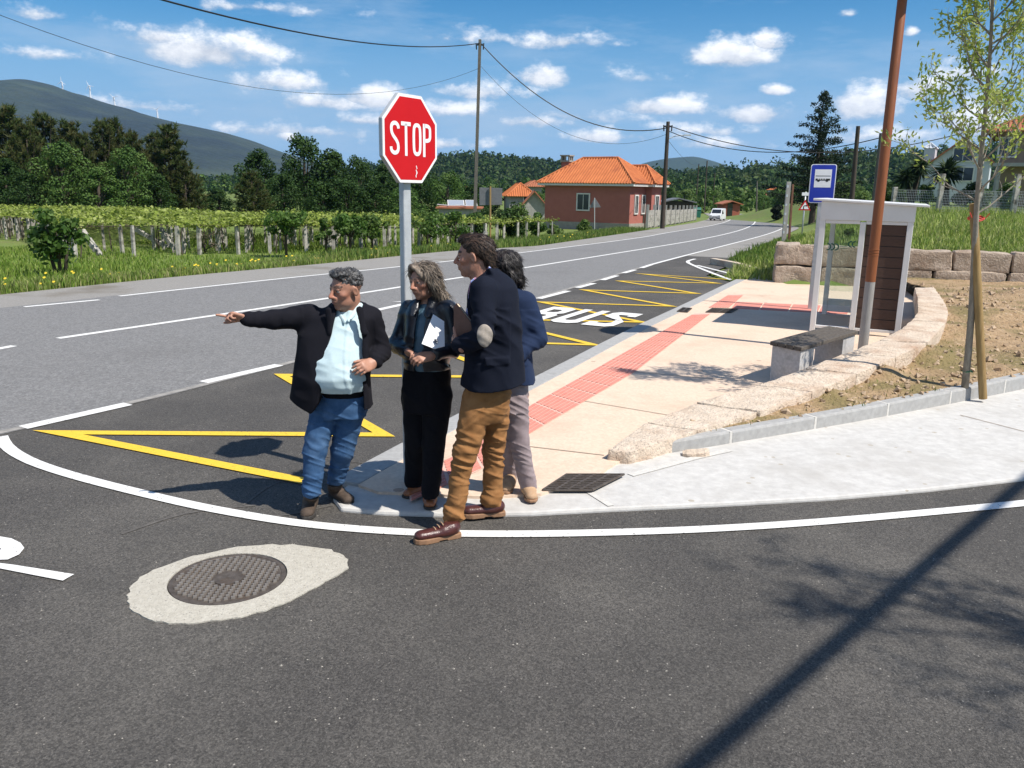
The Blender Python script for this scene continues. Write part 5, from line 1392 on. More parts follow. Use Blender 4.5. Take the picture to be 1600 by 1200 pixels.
# ---------------------------------------------------------------- rough stone blocks
def rough_block(mb, base4, z0, z1, n=9, amp=.03, rnd=.10, seed=0.0):
    """base4: four ground corners; z0/z1 scalars or four heights"""
    B = np.array(base4, float); z0 = np.broadcast_to(z0, 4); z1 = np.broadcast_to(z1, 4)
    t = np.linspace(-1, 1, n); A_, B_ = np.meshgrid(t, t, indexing='ij'); A_, B_ = A_.ravel(), B_.ravel(); O = np.ones_like(A_)
    for q, fl in (((A_, B_, O), 0), ((A_, B_, -O), 1), ((A_, O, B_), 1), ((A_, -O, B_), 0), ((O, A_, B_), 0), ((-O, A_, B_), 1)):
        p = np.stack(q, 1); nrm = np.sort(np.abs(p), 1)[:, 1]; p = p * (1 - rnd * .5 * np.clip((nrm - .75) / .25, 0, 1)[:, None] ** 2)
        s, u, w = (p[:, 0] + 1) / 2, (p[:, 1] + 1) / 2, (p[:, 2] + 1) / 2
        wt = np.stack([(1 - s) * (1 - u), s * (1 - u), s * u, (1 - s) * u], 1)
        xy = wt @ B; z = (wt @ z0) * (1 - w) + (wt @ z1) * w
        V = np.c_[xy, z]; f = 5.0
        d = np.stack([fbm(V[:, 0] * f + seed, V[:, 1] * f, V[:, 2] * f + k * 11.7, 4) for k in range(3)], 1) * amp
        V = V + d
        i = (np.arange(n - 1)[:, None] * n + np.arange(n - 1)[None]).ravel()
        Fq = np.c_[i, i + n, i + n + 1, i + 1]
        if fl: Fq = Fq[:, ::-1]
        mb.add(V.tolist(), Fq.tolist())
CO_L = np.array([[*G(u, v, z)[:2], z] for u, v, z in [(948, 703, .135), (985, 673, .15), (1050, 641, .18), (1130, 615, .22), (1200, 598, .27), (1265, 572, .32), (1340, 545, .36), (1400, 520, .40), (1434, 492, .42), (1434, 466, .42), (1429, 449, .36)]])
CO_R = np.array([[*G(u, v, z)[:2], z] for u, v, z in [(984, 707, .13), (1060, 681, .15), (1150, 656, .18), (1230, 627, .22), (1300, 601, .27), (1380, 567, .33), (1450, 535, .38), (1482, 500, .40), (1480, 478, .40), (1468, 460, .38), (1459, 448, .36)]])
def at3(P, s, tot=None):
    L_ = np.r_[0, np.cumsum(np.linalg.norm(np.diff(P[:, :2], axis=0), axis=1))]; return np.array([np.interp(s * L_[-1], L_, P[:, i]) for i in range(3)])
mb = MB(); cuts = [0, .13, .27, .43, .58, .72, .86, 1.0]
for k, (a, b) in enumerate(zip(cuts, cuts[1:])):
    e = .0009; m_ = 3
    for j in range(1):
        l0, l1, r0, r1 = at3(CO_L, a + e), at3(CO_L, b - e), at3(CO_R, a + e), at3(CO_R, b - e)
        lm, rm = at3(CO_L, (a + b) / 2), at3(CO_R, (a + b) / 2)
        dz = random.uniform(-.005, .005)
        rough_block(mb, [r0[:2], rm[:2], lm[:2], l0[:2]], -.06, [r0[2] + dz, rm[2] + dz, lm[2] + dz, l0[2] + dz], 13, .016, .05, k * 3.1)
        rough_block(mb, [rm[:2], r1[:2], l1[:2], lm[:2]], -.1, [rm[2] + dz, r1[2] + dz, l1[2] + dz, lm[2] + dz], 13, .016, .05, k * 3.1)
mb.build('stone_coping_wall', M['granite'], smooth=True, auto=45, label='low curved wall of rough beige granite edging the pavement', cat='stone wall')
# retaining wall of big blocks in two courses behind the shelter
WL = np.array([(6.18, 19.75), (8.65, 19.0), (11.1, 18.3), (14.0, 17.5), (18, 16.5)])
mb = MB(); Ls = np.r_[0, np.cumsum(np.linalg.norm(np.diff(WL, axis=0), axis=1))]
Wp = lambda s: np.array([np.interp(s, Ls, WL[:, 0]), np.interp(s, Ls, WL[:, 1])])
for course, (z0, z1, o) in enumerate(((-.12, .46, 0.0), (.47, .93, .7))):
    s = -o
    while s < Ls[-1] - .2:
        l = random.uniform(1.0, 1.9); a, b = max(s, 0), min(s + l, Ls[-1]); s += l
        if b - a < .2: continue
        p, q = Wp(a + .012), Wp(b - .012); d = (q - p) / np.linalg.norm(q - p); nn = np.array([d[1], -d[0]]); j = random.uniform(-.03, .03)
        f = nn * (.02 + j - .02 * course)
        rough_block(mb, [p + f, q + f, q - nn * .5, p - nn * .5], z0 + random.uniform(-.01, .01), z1 + random.uniform(-.02, .03), 10, .045, .10, s * 1.7 + course * 9)
# short return of the wall at its road end
for course, (z0, z1) in enumerate(((-.12, .46), (.47, .92))):
    rough_block(mb, [(6.16, 19.8), (6.7, 19.62), (7.3, 21.4), (6.76, 21.6)], z0, z1, 10, .045, .1, 44 + course)
mb.build('retaining_wall', mat('dim_granite', (.34, .265, .20), (.50, .405, .32), 9, .9, .9, 22, 8, c3=(.26, .18, .125), s3=2.0, th3=(.48, .72), speck=((.2, .16, .13), 50, .9), bdist=.04), smooth=True, auto=45, label='tall retaining wall of big granite blocks below the grass bank', cat='stone wall')

# ---------------------------------------------------------------- kerb of the planting bed and its soil
kr = resample(smooth([G2(u, v, .03) for u, v in [(988, 716), (1120, 696), (1300, 666), (1450, 638), (1600, 608), (1800, 565), (2050, 505)]], it=2), .33)
kb = off(kr, -.13)
mb = MB()
def kz(x): return .125 + .012 * min(max(x - 1, 0), 6)
for k in range(0, len(kr) - 1, 3):
    a, b = k, min(k + 3, len(kr) - 1); idx = list(range(a, b + 1))
    P = [tuple(kr[i]) for i in idx] + [tuple(kb[i]) for i in idx[::-1]]
    q = .010
    P[0] = tuple(kr[a] * (1 - q) + kr[a + 1] * q); P[len(idx) - 1] = tuple(kr[b] * (1 - q) + kr[b - 1] * q)
    n = len(P)
    mb.prism(P, [-.05] * n, [kz(p[0]) for p in P])
mb.build('kerb', M['kerb'], kind='structure', bevel=.02)
mb = MB()
for k in range(3, len(kr) - 1, 3):
    t = (kr[k + 1] - kr[k]); t /= np.linalg.norm(t); c = (kr[k] + kb[k]) / 2; nn = np.array([t[1], -t[0]])
    P = [c + nn * .064 - t * .014, c + nn * .064 + t * .014, c - nn * .064 + t * .014, c - nn * .064 - t * .014]
    mb.prism([tuple(p) for p in P], -.05, kz(c[0]) - .004)
mb.build('kerb_joint', M['joint'], kind='structure')
kd = resample(kb, .12)
ctrl = [(*p, kz(p[0]) - .012) for p in kd] + [(*p, kz(p[0]) + .015) for p in off(kd, -.14)[::2]] + [(p[0], p[1], p[2] - .03) for p in CO_R] + [(p[0] + .35, p[1] - .4, .30) for p in WL[1:]] + [(7.6, 13.0, .42), (6.6, 9.9, .36), (9, 12, .45), (12, 14, .45), (10, 15.5, .40)]
ctrl = np.array(ctrl)
def soil_z(x, y):
    w = 1 / (((x[..., None] - ctrl[:, 0]) ** 2 + (y[..., None] - ctrl[:, 1]) ** 2) ** 1.6 + 1e-3); return (w * ctrl[:, 2]).sum(-1) / w.sum(-1)
def inpoly(x, y, P):
    r = np.zeros(x.shape, bool); n = len(P)
    for i in range(n):
        x0, y0 = P[i]; x1, y1 = P[(i + 1) % n]
        c = ((y0 > y) != (y1 > y)); r ^= c & (x < (x1 - x0) * (y - y0) / (y1 - y0 + 1e-12) + x0)
    return r
soil_poly = [tuple(p) for p in off(kr, -.045)] + [(16, 14), (18, 16.4)] + [tuple(p) for p in WL[::-1][:-1]] + [(8.3, 17.3)] + [tuple(.55 * r[:2] + .45 * l[:2]) for r, l in zip(CO_R[::-1], CO_L[::-1])]
sx_, sy_ = np.meshgrid(np.arange(.8, 18.5, .07), np.arange(5.6, 19.4, .07), indexing='ij')
dk = np.sqrt(((sx_[..., None] - kd[::2, 0]) ** 2 + (sy_[..., None] - kd[::2, 1]) ** 2).min(-1)); zz = soil_z(sx_, sy_) + np.clip(dk / .35, 0, 1) * (.035 * fbm(sx_ * 2.2, sy_ * 2.2, 4.4, 5) + .018 * np.clip(fbm(sx_ * 9, sy_ * 9, 1.2, 3), 0, 1))
i = (np.arange(sx_.shape[0] - 1)[:, None] * sx_.shape[1] + np.arange(sx_.shape[1] - 1)[None])
ins_ = inpoly(sx_, sy_, soil_poly); cell = ins_[:-1, :-1] & ins_[1:, 1:] & ins_[1:, :-1] & ins_[:-1, 1:]
i = i[cell]; Fc = np.c_[i, i + sx_.shape[1], i + sx_.shape[1] + 1, i + 1]
link('soil', np_mesh('soil', np.c_[sx_.ravel(), sy_.ravel(), zz.ravel()], Fc, M['soil'], smooth=True), kind='structure')
def soil_h(x, y):
    x = np.array([x]); y = np.array([y]); return float((soil_z(x, y) + .035 * fbm(x * 2.2, y * 2.2, 4.4, 5))[0])
# stones and clods lying on the soil: uncountable, one object
mb = MB(); cnt = 0
for _ in range(9000):
    x, y = random.uniform(1, 13), random.uniform(5.9, 17)
    if not inpoly(np.array([x]), np.array([y]), soil_poly)[0]: continue
    if math.hypot(x, y) > 11 and random.random() < .6: continue
    r = random.choice((.008, .010, .013, .016, .022, .03)) * random.uniform(.7, 1.3) * (1 + .06 * y); z = soil_h(x, y); c0 = len(mb.v)
    M3 = Matrix.Rotation(random.uniform(0, 6), 3, Vector((random.random(), random.random(), random.random())).normalized())
    vs = [M3 @ Vector(p) * r * random.uniform(.7, 1.15) for p in ((1, 0, 0), (-1, 0, 0), (0, 1, 0), (0, -1, 0), (0, 0, .7), (0, 0, -.7))]
    mb.add([v + Vector((x, y, z + r * .25)) for v in vs], [(0, 2, 4), (2, 1, 4), (1, 3, 4), (3, 0, 4), (2, 0, 5), (1, 2, 5), (3, 1, 5), (0, 3, 5)]); cnt += 1
    if cnt > 1500: break
mb.build('gravel', mat('soil_stones', (.34, .24, .15), (.5, .38, .26), 6, .9, c3=(.19, .11, .05), s3=3), kind='stuff', label='small stones and clods scattered over the sandy soil', cat='gravel')
# weeds sprouting over the soil
def blades(n, pick, h0, h1, w0, zfun, cols, bend=.5, seg=2):
    """grass blades: pick() -> (x, y)"""
    V = []; C = []; Fq = []
    xs, ys = pick(n); m_ = len(xs); z = zfun(xs, ys)
    a = RNG.uniform(0, 2 * np.pi, m_); hh = RNG.uniform(h0, h1, m_) * (1 + .75 * fbm(xs * .55, ys * .55, 6.2, 3)); w = w0 * RNG.uniform(.6, 1.4, m_); tl = RNG.uniform(0, bend, m_) * hh; b = RNG.uniform(0, 2 * np.pi, m_)
    dx, dy = np.cos(a) * w / 2, np.sin(a) * w / 2; tx, ty = np.cos(b) * tl, np.sin(b) * tl
    P = np.stack([np.c_[xs - dx, ys - dy, z], np.c_[xs + dx, ys + dy, z], np.c_[xs + tx * .35 + dx * .8, ys + ty * .35 + dy * .8, z + hh * .6], np.c_[xs + tx * .35 - dx * .8, ys + ty * .35 - dy * .8, z + hh * .6], np.c_[xs + tx, ys + ty, z + hh * (1 - .25 * bend)]], 1)
    cols = np.array(cols); ci = cols[RNG.integers(0, len(cols), m_)] * RNG.uniform(.75, 1.25, (m_, 1))
    base = np.arange(m_)[:, None] * 5
    F3 = np.concatenate([base + np.array([0, 1, 2]), base + np.array([0, 2, 3]), base + np.array([3, 2, 4])])
    return P.reshape(-1, 3), F3, np.repeat(ci, 5, 0)
M['blade'] = mat('grass_blade', (1, 1, 1), (.85, .9, .8), 3, .6, col=True, trans=.3, spec=.25)
GREENS = [(.12, .20, .03), (.16, .24, .045), (.20, .27, .06), (.10, .17, .025), (.26, .27, .08)]
def pick_soil(n):
    x = RNG.uniform(1.2, 16, n * 4); y = RNG.uniform(6, 18.6, n * 4)
    k = inpoly(x, y, soil_poly) & (fbm(x * .9, y * .9, 2.2, 3) + .25 * RNG.uniform(-1, 1, n * 4) > .02); return x[k][:n], y[k][:n]
V, F3, C = blades(5200, pick_soil, .015, .05, .008, lambda x, y: soil_z(x, y) + .03 * fbm(x * 2.2, y * 2.2, 4.4, 5), [(.13, .19, .03), (.2, .2, .05), (.28, .22, .08)], .8)
tag(link('weeds', np_mesh('weeds', V, F3, M['blade'], C), kind='stuff'), 'sparse green weeds sprouting on the sandy soil', 'weeds')
# a loose broken stone lying against the kerb
mb = MB(); p = G(1085, 711, .03); rough_block(mb, [(p[0] - .11, p[1] - .06), (p[0] + .10, p[1] - .05), (p[0] + .12, p[1] + .06), (p[0] - .09, p[1] + .05)], .03, .075, 7, .03, .35, 3)
mb.build('stone', M['granite'], label='flat broken stone lying on the concrete by the kerb', cat='stone')

# loose grit on the asphalt
mb = MB()
for _ in range(230):
    u, v = random.uniform(20, 1590), random.uniform(690, 1190)
    if 520 < u and v < 835: v = random.uniform(840, 1190)
    p = G(u, v); r = random.choice((.003, .003, .004, .004, .006)) * random.uniform(.7, 1.3)
    vs = [Vector((x * r * random.uniform(.7, 1.2), y * r * random.uniform(.7, 1.2), z * r)) for x, y, z in ((1, 0, 0), (-1, 0, 0), (0, 1, 0), (0, -1, 0), (0, 0, .8))]
    mb.add([q + Vector((p[0], p[1], .001)) for q in vs], [(0, 2, 4), (2, 1, 4), (1, 3, 4), (3, 0, 4)])
mb.build('grit', mat('grit', (.16, .145, .125), (.42, .39, .34), 3, .9), kind='stuff', label='pale grit scattered on the dark asphalt', cat='grit')

# ---------------------------------------------------------------- bench
def bench():
    a, b, c, d = [np.array(q) for q in ((2.87, 9.11), (3.10, 8.75), (4.19, 9.94), (3.95, 10.29))]
    ctr = (a + b + c + d) / 4; root = empty('bench', (*ctr, PZ), 'backless bench of dark weathered slats on two granite blocks', 'bench')
    ax = (c - b) / np.linalg.norm(c - b); sd = (b - a) / np.linalg.norm(b - a); L_ = np.linalg.norm(c - b); Wd = np.linalg.norm(b - a)
    z1 = PZ + .45
    for j in range(4):
        w = (Wd - .03) / 4; o0 = a + sd * (j * (w + .01)); 
        P = [o0, o0 + sd * w, o0 + sd * w + ax * L_, o0 + ax * L_]
        mb = MB(); mb.prism([tuple(p) for p in P], z1 - .045, z1); mb.build('slat', M['slat'], root, bevel=.006)
    for t in (.03, L_ - .40):
        P = [a + ax * t + sd * .02, a + ax * t + sd * (Wd - .02), a + ax * (t + .36) + sd * (Wd - .02), a + ax * (t + .36) + sd * .02]
        mb = MB(); mb.prism([tuple(p) for p in P], PZ - .02, z1 - .047); mb.build('leg', M['bench_stone'], root, bevel=.008)
bench()

# ---------------------------------------------------------------- bus shelter
def shelter():
    o = np.array([4.62, 12.65]); ul = np.array([.42, .908]); ud = np.array([.908, -.42]); Ld, Dp = 2.05, 1.19
    z0, z1 = PZ, 1.735
    root = empty('bus_shelter', (*(o + ul * Ld / 2 + ud * Dp / 2), PZ), 'white framed bus shelter with glass and brown plank end wall', 'bus shelter')
    ang = math.atan2(ul[1], ul[0]); Rz = rotz(ang)
    Pt = lambda l, d, z: Vector((*(o + ul * l + ud * d), z))
    def bx(mb, l0, l1, d0, d1, za, zb):
        P = [Pt(l0, d0, 0), Pt(l1, d0, 0), Pt(l1, d1, 0), Pt(l0, d1, 0)]; mb.prism([(p.x, p.y) for p in P], za, zb)
    for l, d in ((0, 0), (0, Dp), (Ld, 0), (Ld, Dp)):
        mb = MB(); bx(mb, l - .045, l + .045, d - .04, d + .04, z0, z1); mb.build('post', M['shelter_white'], root, bevel=.006)
    mb = MB(); bx(mb, -.04, .04, .52, .60, z0, z1 - .02); mb.build('mullion', M['shelter_white'], root, bevel=.006)
    for l in (0, Ld):
        for d0, d1 in (((.042, .518), (.602, Dp - .042)) if l == 0 else ((.042, Dp - .042),)):
            for za, zb_, hw in ((z0 + .06, z0 + (.10 if l == 0 else .28), .035), (z1 - .05, z1 - .003, .033)):
                mb = MB(); bx(mb, l - hw, l + hw, d0, d1, za, zb_); mb.build('rail', M['shelter_white'], root, bevel=.004)
    mb = MB(); bx(mb, .047, Ld - .047, Dp - .035, Dp + .035, z0 + .06, z0 + .10); mb.build('rail', M['shelter_white'], root, bevel=.004)
    # fascia under the roof, with a fall to the back
    mb = MB()
    fz = lambda d: 2.005 - .045 * d
    for l in (-.05, Ld + .01):
        P = [Pt(l, -.04, 0), Pt(l + .04, -.04, 0), Pt(l + .04, Dp + .05, 0), Pt(l, Dp + .05, 0)]; P = [(p.x, p.y) for p in P]
        mb.prism(P, z1, [fz(-.04), fz(-.04), fz(Dp), fz(Dp)] if True else 0)
    bx(mb, .0, Ld, -.04, .0, z1, fz(0)); bx(mb, .0, Ld, Dp + .01, Dp + .05, z1, fz(Dp))
    mb.build('fascia', M['shelter_white'], root, bevel=.004)
    P = [Pt(-.08, -.16, 0), Pt(Ld + .1, -.16, 0), Pt(Ld + .1, Dp + .22, 0), Pt(-.08, Dp + .22, 0)]; P = [(p.x, p.y) for p in P]
    mb = MB(); zt = [fz(-.16), fz(-.16), fz(Dp + .22), fz(Dp + .22)]; mb.prism(P, [z + .003 for z in zt], [z + .035 for z in zt]); mb.build('roof', M['shelter_white'], root, bevel=.006)
    # glass leaves
    for l in (0, Ld):
        mb = MB(); bx(mb, l - .005, l + .005, .042, .518 if l == 0 else Dp - .042, z0 + .42, z1 - .05); gl = mb.build('glass_pane', M['glass'], root)
        if l == 0:
            mb2 = MB()
            def ring(cx, cz, r, a0, a1):
                t = np.linspace(R(a0), R(a1), 12); mb2.tube([Pt(-.008, cx + r * math.cos(q), cz + r * math.sin(q)) for q in t], .011, 6)
            zc = 1.34
            for k in range(3): ring(.10 + k * .055, zc - .03 * 0, .044, -100, 100)
            mb2.build('emblem', M['glass_ink'], gl); mb2 = MB()
            for k in range(2): ring(.43 + k * .05, zc + .05, .04, 80, 280)
            mb2.build('emblem', M['glass_ink'], gl)
            mb3 = MB()
            for k in range(4): mb3.tube([Pt(-.007, .27, zc + .06 - k * .026), Pt(-.007, .38, zc + .062 - k * .026)], .004, 4)
            mb3.build('lettering', M['glass_ink'], gl)
    mb = MB(); 
    for d0, d1 in ((.604, Dp - .042),):
        k = 10; h = (z1 - .05 - z0 - .10) / k
        for j in range(k): bx(mb, -.014, .014, d0, d1, z0 + .102 + j * h, z0 + .102 + (j + 1) * h - .010)
    mb.build('plank_panel', M['plank'], root, bevel=.003)
    mb = MB(); bx(mb, -.004, .004, .604, Dp - .042, z0 + .101, z1 - .051); mb.build('backing', M['cable'], root)
    mb = MB(); bx(mb, .047, Ld - .047, Dp - .005, Dp + .005, z0 + .55, z1); mb.build('glass_pane', M['glass'], root)
    mb = MB(); bx(mb, .35, Ld - .1, Dp - .42, Dp - .08, z0 + .42, z0 + .46); bx(mb, .5, .56, Dp - .34, Dp - .14, z0, z0 + .42); bx(mb, Ld - .3, Ld - .24, Dp - .34, Dp - .14, z0, z0 + .42); mb.build('seat', M['shelter_white'], root, bevel=.004)
shelter()

# ---------------------------------------------------------------- orange lamp post
def lamp():
    b = G(1347, 552, PZ); root = empty('lamp_post', b, 'rust orange lamp post with bare grey steel foot beside the bench', 'lamp post')
    zc = A(1359, 440, b[1])[2]; zr = A(1364, 394, b[1])[2]
    mb = MB(); mb.lathe([(.13, 0), (.13, .012), (.062, .014), (.062, zc - PZ)], (b[0], b[1], PZ), 28); mb.build('steel_foot', M['grey_steel'], root, smooth=True, auto=30)
    prof_ = [(.064, zc - PZ)]
    for k in range(3):
        z = zr - PZ + (k - 1) * .035; prof_ += [(.064, z - .008), (.068, z - .006), (.068, z + .006), (.063, z + .008)]
    prof_ += [(.056, 4.55), (.03, 4.6), (.0, 4.6)]
    mb = MB(); mb.lathe(prof_, (b[0], b[1], PZ), 28); mb.build('shaft', M['corten'], root, smooth=True, auto=30)
    mb = MB(); mb.lathe([(.05, 4.58), (.05, 4.66), (.40, 4.68), (.42, 4.72), (.40, 4.78), (.0, 4.80)], (b[0], b[1], PZ), 36); mb.build('lamp_head', M['corten'], root, smooth=True, auto=30)
lamp()

# ---------------------------------------------------------------- bus stop sign, standing past the shelter
def bus_sign():
    Yp = 15.1; c = A(1285, 287, Yp); root = empty('bus_stop_sign', (c[0], Yp, PZ), 'blue bus stop sign with white bus symbol above the shelter roof', 'road sign')
    n = Vector((-.33, -.94, 0)).normalized(); W = plane_map(c, n)
    mb = MB(); q = Vector(c) - n * .035; mb.box((q.x, q.y, (c[2] + .25) / 2), (.085, .05, c[2] + .25), rotz(math.atan2(n.y, n.x) + math.pi / 2)); mb.build('post', M['galv'], root, bevel=.008)
    def rr(w, h, r, k=5): return [(sx * (w - r) + r * math.cos(R(a0 + 90 * t / k)), sy * (h - r) + r * math.sin(R(a0 + 90 * t / k))) for sx, sy, a0 in ((1, 1, 0), (-1, 1, 90), (-1, -1, 180), (1, -1, 270)) for t in range(k + 1)]
    def plate(P, h0, h1, name, m, par):
        k = len(P); mb = MB(); mb.add([W(x, y, h1) for x, y in P] + [W(x, y, h0) for x, y in P], [list(range(k)), list(range(k, 2 * k))[::-1]] + [(i, i + k, (i + 1) % k + k, (i + 1) % k) for i in range(k)]); return mb.build(name, m, par)
    w, h = .215, .335
    pn = plate(rr(w, h, .04), -.03, 0, 'panel', M['sign_white'], root); plate(rr(w - .014, h - .014, .03), -.001, .002, 'face', M['sign_blue'], pn)
    W0 = W; W = lambda x, y, t=0: W0(x, y + .09, t)
    plate([(-.14, -.155), (.14, -.155), (.14, .155), (-.14, .155)], .001, .004, 'white_square', M['sign_white'], pn)
    mb = MB(); S = lambda x, y, t: W(x, y, .0045 + t)
    ribbon(mb, S, [(-.125, .042), (.125, .042)], .011, .001, 0)
    ribbon(mb, S, [(-.12, -.02), (.12, -.02)], .034, .001, 0); 
    for x in (-.07, .07): mb.add([S(x + .026 * math.cos(t), -.034 + .026 * math.sin(t), .0012) for t in np.linspace(0, 6.283, 13)[:-1]], [list(range(12))])
    mb.build('bus_symbol', M['cable'], pn)
    mb = MB()
    for x in (-.085, -.05, -.01, .03): ribbon(mb, S, [(x, -.012), (x + .022, -.012)], .012, .002, 0)
    mb.build('bus_window', M['sign_white'], pn)
bus_sign()

# ---------------------------------------------------------------- young street tree with its stake
def sprig_leaves(P, D_, n, ln, wd, spread, cols):
    """n leaflets around each point"""
    k = len(P) * n; p = np.repeat(P, n, 0) + RNG.normal(0, spread, (k, 3)); d = np.repeat(D_, n, 0) * .6 + RNG.normal(0, .7, (k, 3)); d[:, 2] -= .1; d /= np.linalg.norm(d, axis=1)[:, None]
    s = np.cross(d, RNG.normal(0, 1, (k, 3))); s /= np.linalg.norm(s, axis=1)[:, None]
    l = ln * RNG.uniform(.6, 1.3, (k, 1)); w = wd * RNG.uniform(.7, 1.3, (k, 1))
    V = np.stack([p, p + d * l * .5 + s * w, p + d * l, p + d * l * .5 - s * w], 1).reshape(-1, 3); Fq = np.arange(4 * k).reshape(-1, 4)
    cols = np.array(cols); C = np.repeat(cols[RNG.integers(0, len(cols), k)] * RNG.uniform(.75, 1.25, (k, 1)), 4, 0)
    return V, Fq, C
M['young_leaf'] = mat('young_leaf', (1, 1, 1), (.9, .95, .85), 5, .5, col=True, trans=.45, spec=.3)
def young_tree(path, label, seed, group=None, dens=.38):
    rs = random.Random(seed); path = np.array([tuple(map(float, q)) for q in path]); pz = np.linspace(0, 1, len(path)); base = Vector(path[0]); top = Vector(path[-1]); root = empty('street_tree', base, label, 'tree', group)
    hz_ = (path[:, 2] - path[0, 2]) / (path[-1, 2] - path[0, 2])
    stem = lambda t: Vector([float(np.interp(t, hz_, path[:, i])) for i in range(3)])
    tr = [stem(t) + Vector((math.sin(t * 9) * .012, 0, 0)) for t in np.linspace(0, 1, 12)]
    mb = MB(); Ht = (top - base).length; mb.tube(tr, [.034 * (1 - .8 * t) + .004 for t in np.linspace(0, 1, 12)], 8)
    tips = []; dirs = []
    def branch(p, d, l, r, lev):
        q = [p]; n = 6
        for k in range(n):
            d = (d + Vector((rs.gauss(0, .12), rs.gauss(0, .12), rs.gauss(.07, .08)))).normalized(); q.append(q[-1] + d * l / n)
            if k > 1 or lev: tips.append(q[-1]); dirs.append(d)
            if lev < 2 and k > 0 and rs.random() < .62: branch(q[-1], (d + Vector((rs.gauss(0, .6), rs.gauss(0, .6), rs.gauss(.2, .3)))).normalized(), l * .5, r * .55, lev + 1)
        mb.tube(q, [r * (1 - .75 * k / n) for k in range(n + 1)], 5, False)
    for k in range(25):
        t = .44 + .54 * (k / 24) ** .95; a = k * 2.4 + rs.uniform(-.4, .4); p = stem(t)
        up = .55 + .8 * (t - .44)
        branch(p, Vector((math.cos(a), math.sin(a), up)).normalized(), (1.08 - .75 * (t - .44) / .56) * rs.uniform(.75, 1.1) * (Ht / 5.2), .011, 0)
    mb.build('trunk', M['bark'], root, smooth=True)
    P = np.array([tuple(t) for t in tips]); D_ = np.array([tuple(t) for t in dirs]); k = RNG.random(len(P)) < np.clip((P[:, 2] - base.z - .42 * Ht) / (.25 * Ht), .05, .8) * dens; P, D_ = P[k], D_[k]
    V, Fq, C = sprig_leaves(P, D_, 8, .062, .011, .055, [(.36, .43, .09), (.43, .48, .12), (.48, .50, .17), (.27, .36, .07)])
    link('crown', np_mesh('crown', V, Fq, M['young_leaf'], C), root)
    return root
TB = G(1508, 602, .19); TT = A(1552, -95, TB[1] - .75)
young_tree([(TB[0], TB[1], soil_h(TB[0], TB[1]))] + [A(u, v, TB[1] - .8 * t * t) for u, v, t in ((1514, 520, .1), (1520, 430, .22), (1526, 340, .36), (1537, 220, .52), (1545, 100, .72), (1553, -95, 1.0))], 'slender young tree with pale new leaves tied to a stake', 3)
sb_ = np.array(G(1537, 604, .19)); sb_[1] -= .02; st_ = A(1521, 318, sb_[1]); sb_[2] = soil_h(sb_[0], sb_[1]) - .1
mb = MB(); d = Vector(st_) - Vector(sb_); mb.tube([sb_, Vector(sb_) + d * .99, st_], [.040, .039, .034], 14); sk = mb.build('stake', M['stake'], smooth=True, auto=40, label='round brown wooden stake beside the young tree', cat='stake')
tp = np.array(A(1519, 340, sb_[1])); 
mb = MB()
for k in range(3): mb.tube([Vector(tp) + Vector((.055 + .075 * math.cos(t), .03 + .06 * math.sin(t), -.01 * k + .014 * math.sin(2 * t + k))) for t in np.linspace(0, 6.283, 22)], .007, 5, False)
mb.tube([Vector(tp) + Vector((-.03, -.05, 0)), Vector(tp) + Vector((-.06, -.06, .05))], .005, 5); mb.tube([Vector(tp) + Vector((.11, -.04, 0)), Vector(tp) + Vector((.14, -.05, .045))], .005, 5)
mb.build('tree_tie', M['red_tie'], label='red tie binding the young tree to its stake', cat='tie')
gp = Vector(A(1512, 580, TB[1]))
mb = MB(); mb.tube([gp + Vector((.045 * math.cos(t), .045 * math.sin(t), .004 * math.sin(3 * t))) for t in np.linspace(0, 6.283, 18)], .006, 5, False); mb.build('tree_tie', M['green_tie'], label='green tie low on the young tree\'s trunk', cat='tie')
# second young tree of the bed, to the right of the view: its shadow lies on the asphalt
p2 = G(1790, 1045)[:2] + np.array([.848, -.529]) * 5.6 / math.tan(SUN_EL)
young_tree([(*p2, 0), (p2[0] + .1, p2[1], 7.6)], 'young street tree out of view whose shadow falls on the asphalt', 11, dens=.22)
mb = MB(); dc = np.array([.745, .667]); q0 = G(1080, 1200)[:2]; dc = G(1600, 752)[:2] - q0; dc /= np.linalg.norm(dc); q0 = q0 + np.array([.848, -.529]) * 5.6 / math.tan(SUN_EL)
mb.tube([(q0[0] + dc[0] * t, q0[1] + dc[1] * t, 5.6 - .0 * t) for t in (-9, 0, 6, 12)], .045, 10)
mb.build('overhead_cable', M['cable'], label='thick overhead cable whose shadow crosses the asphalt', cat='cable')

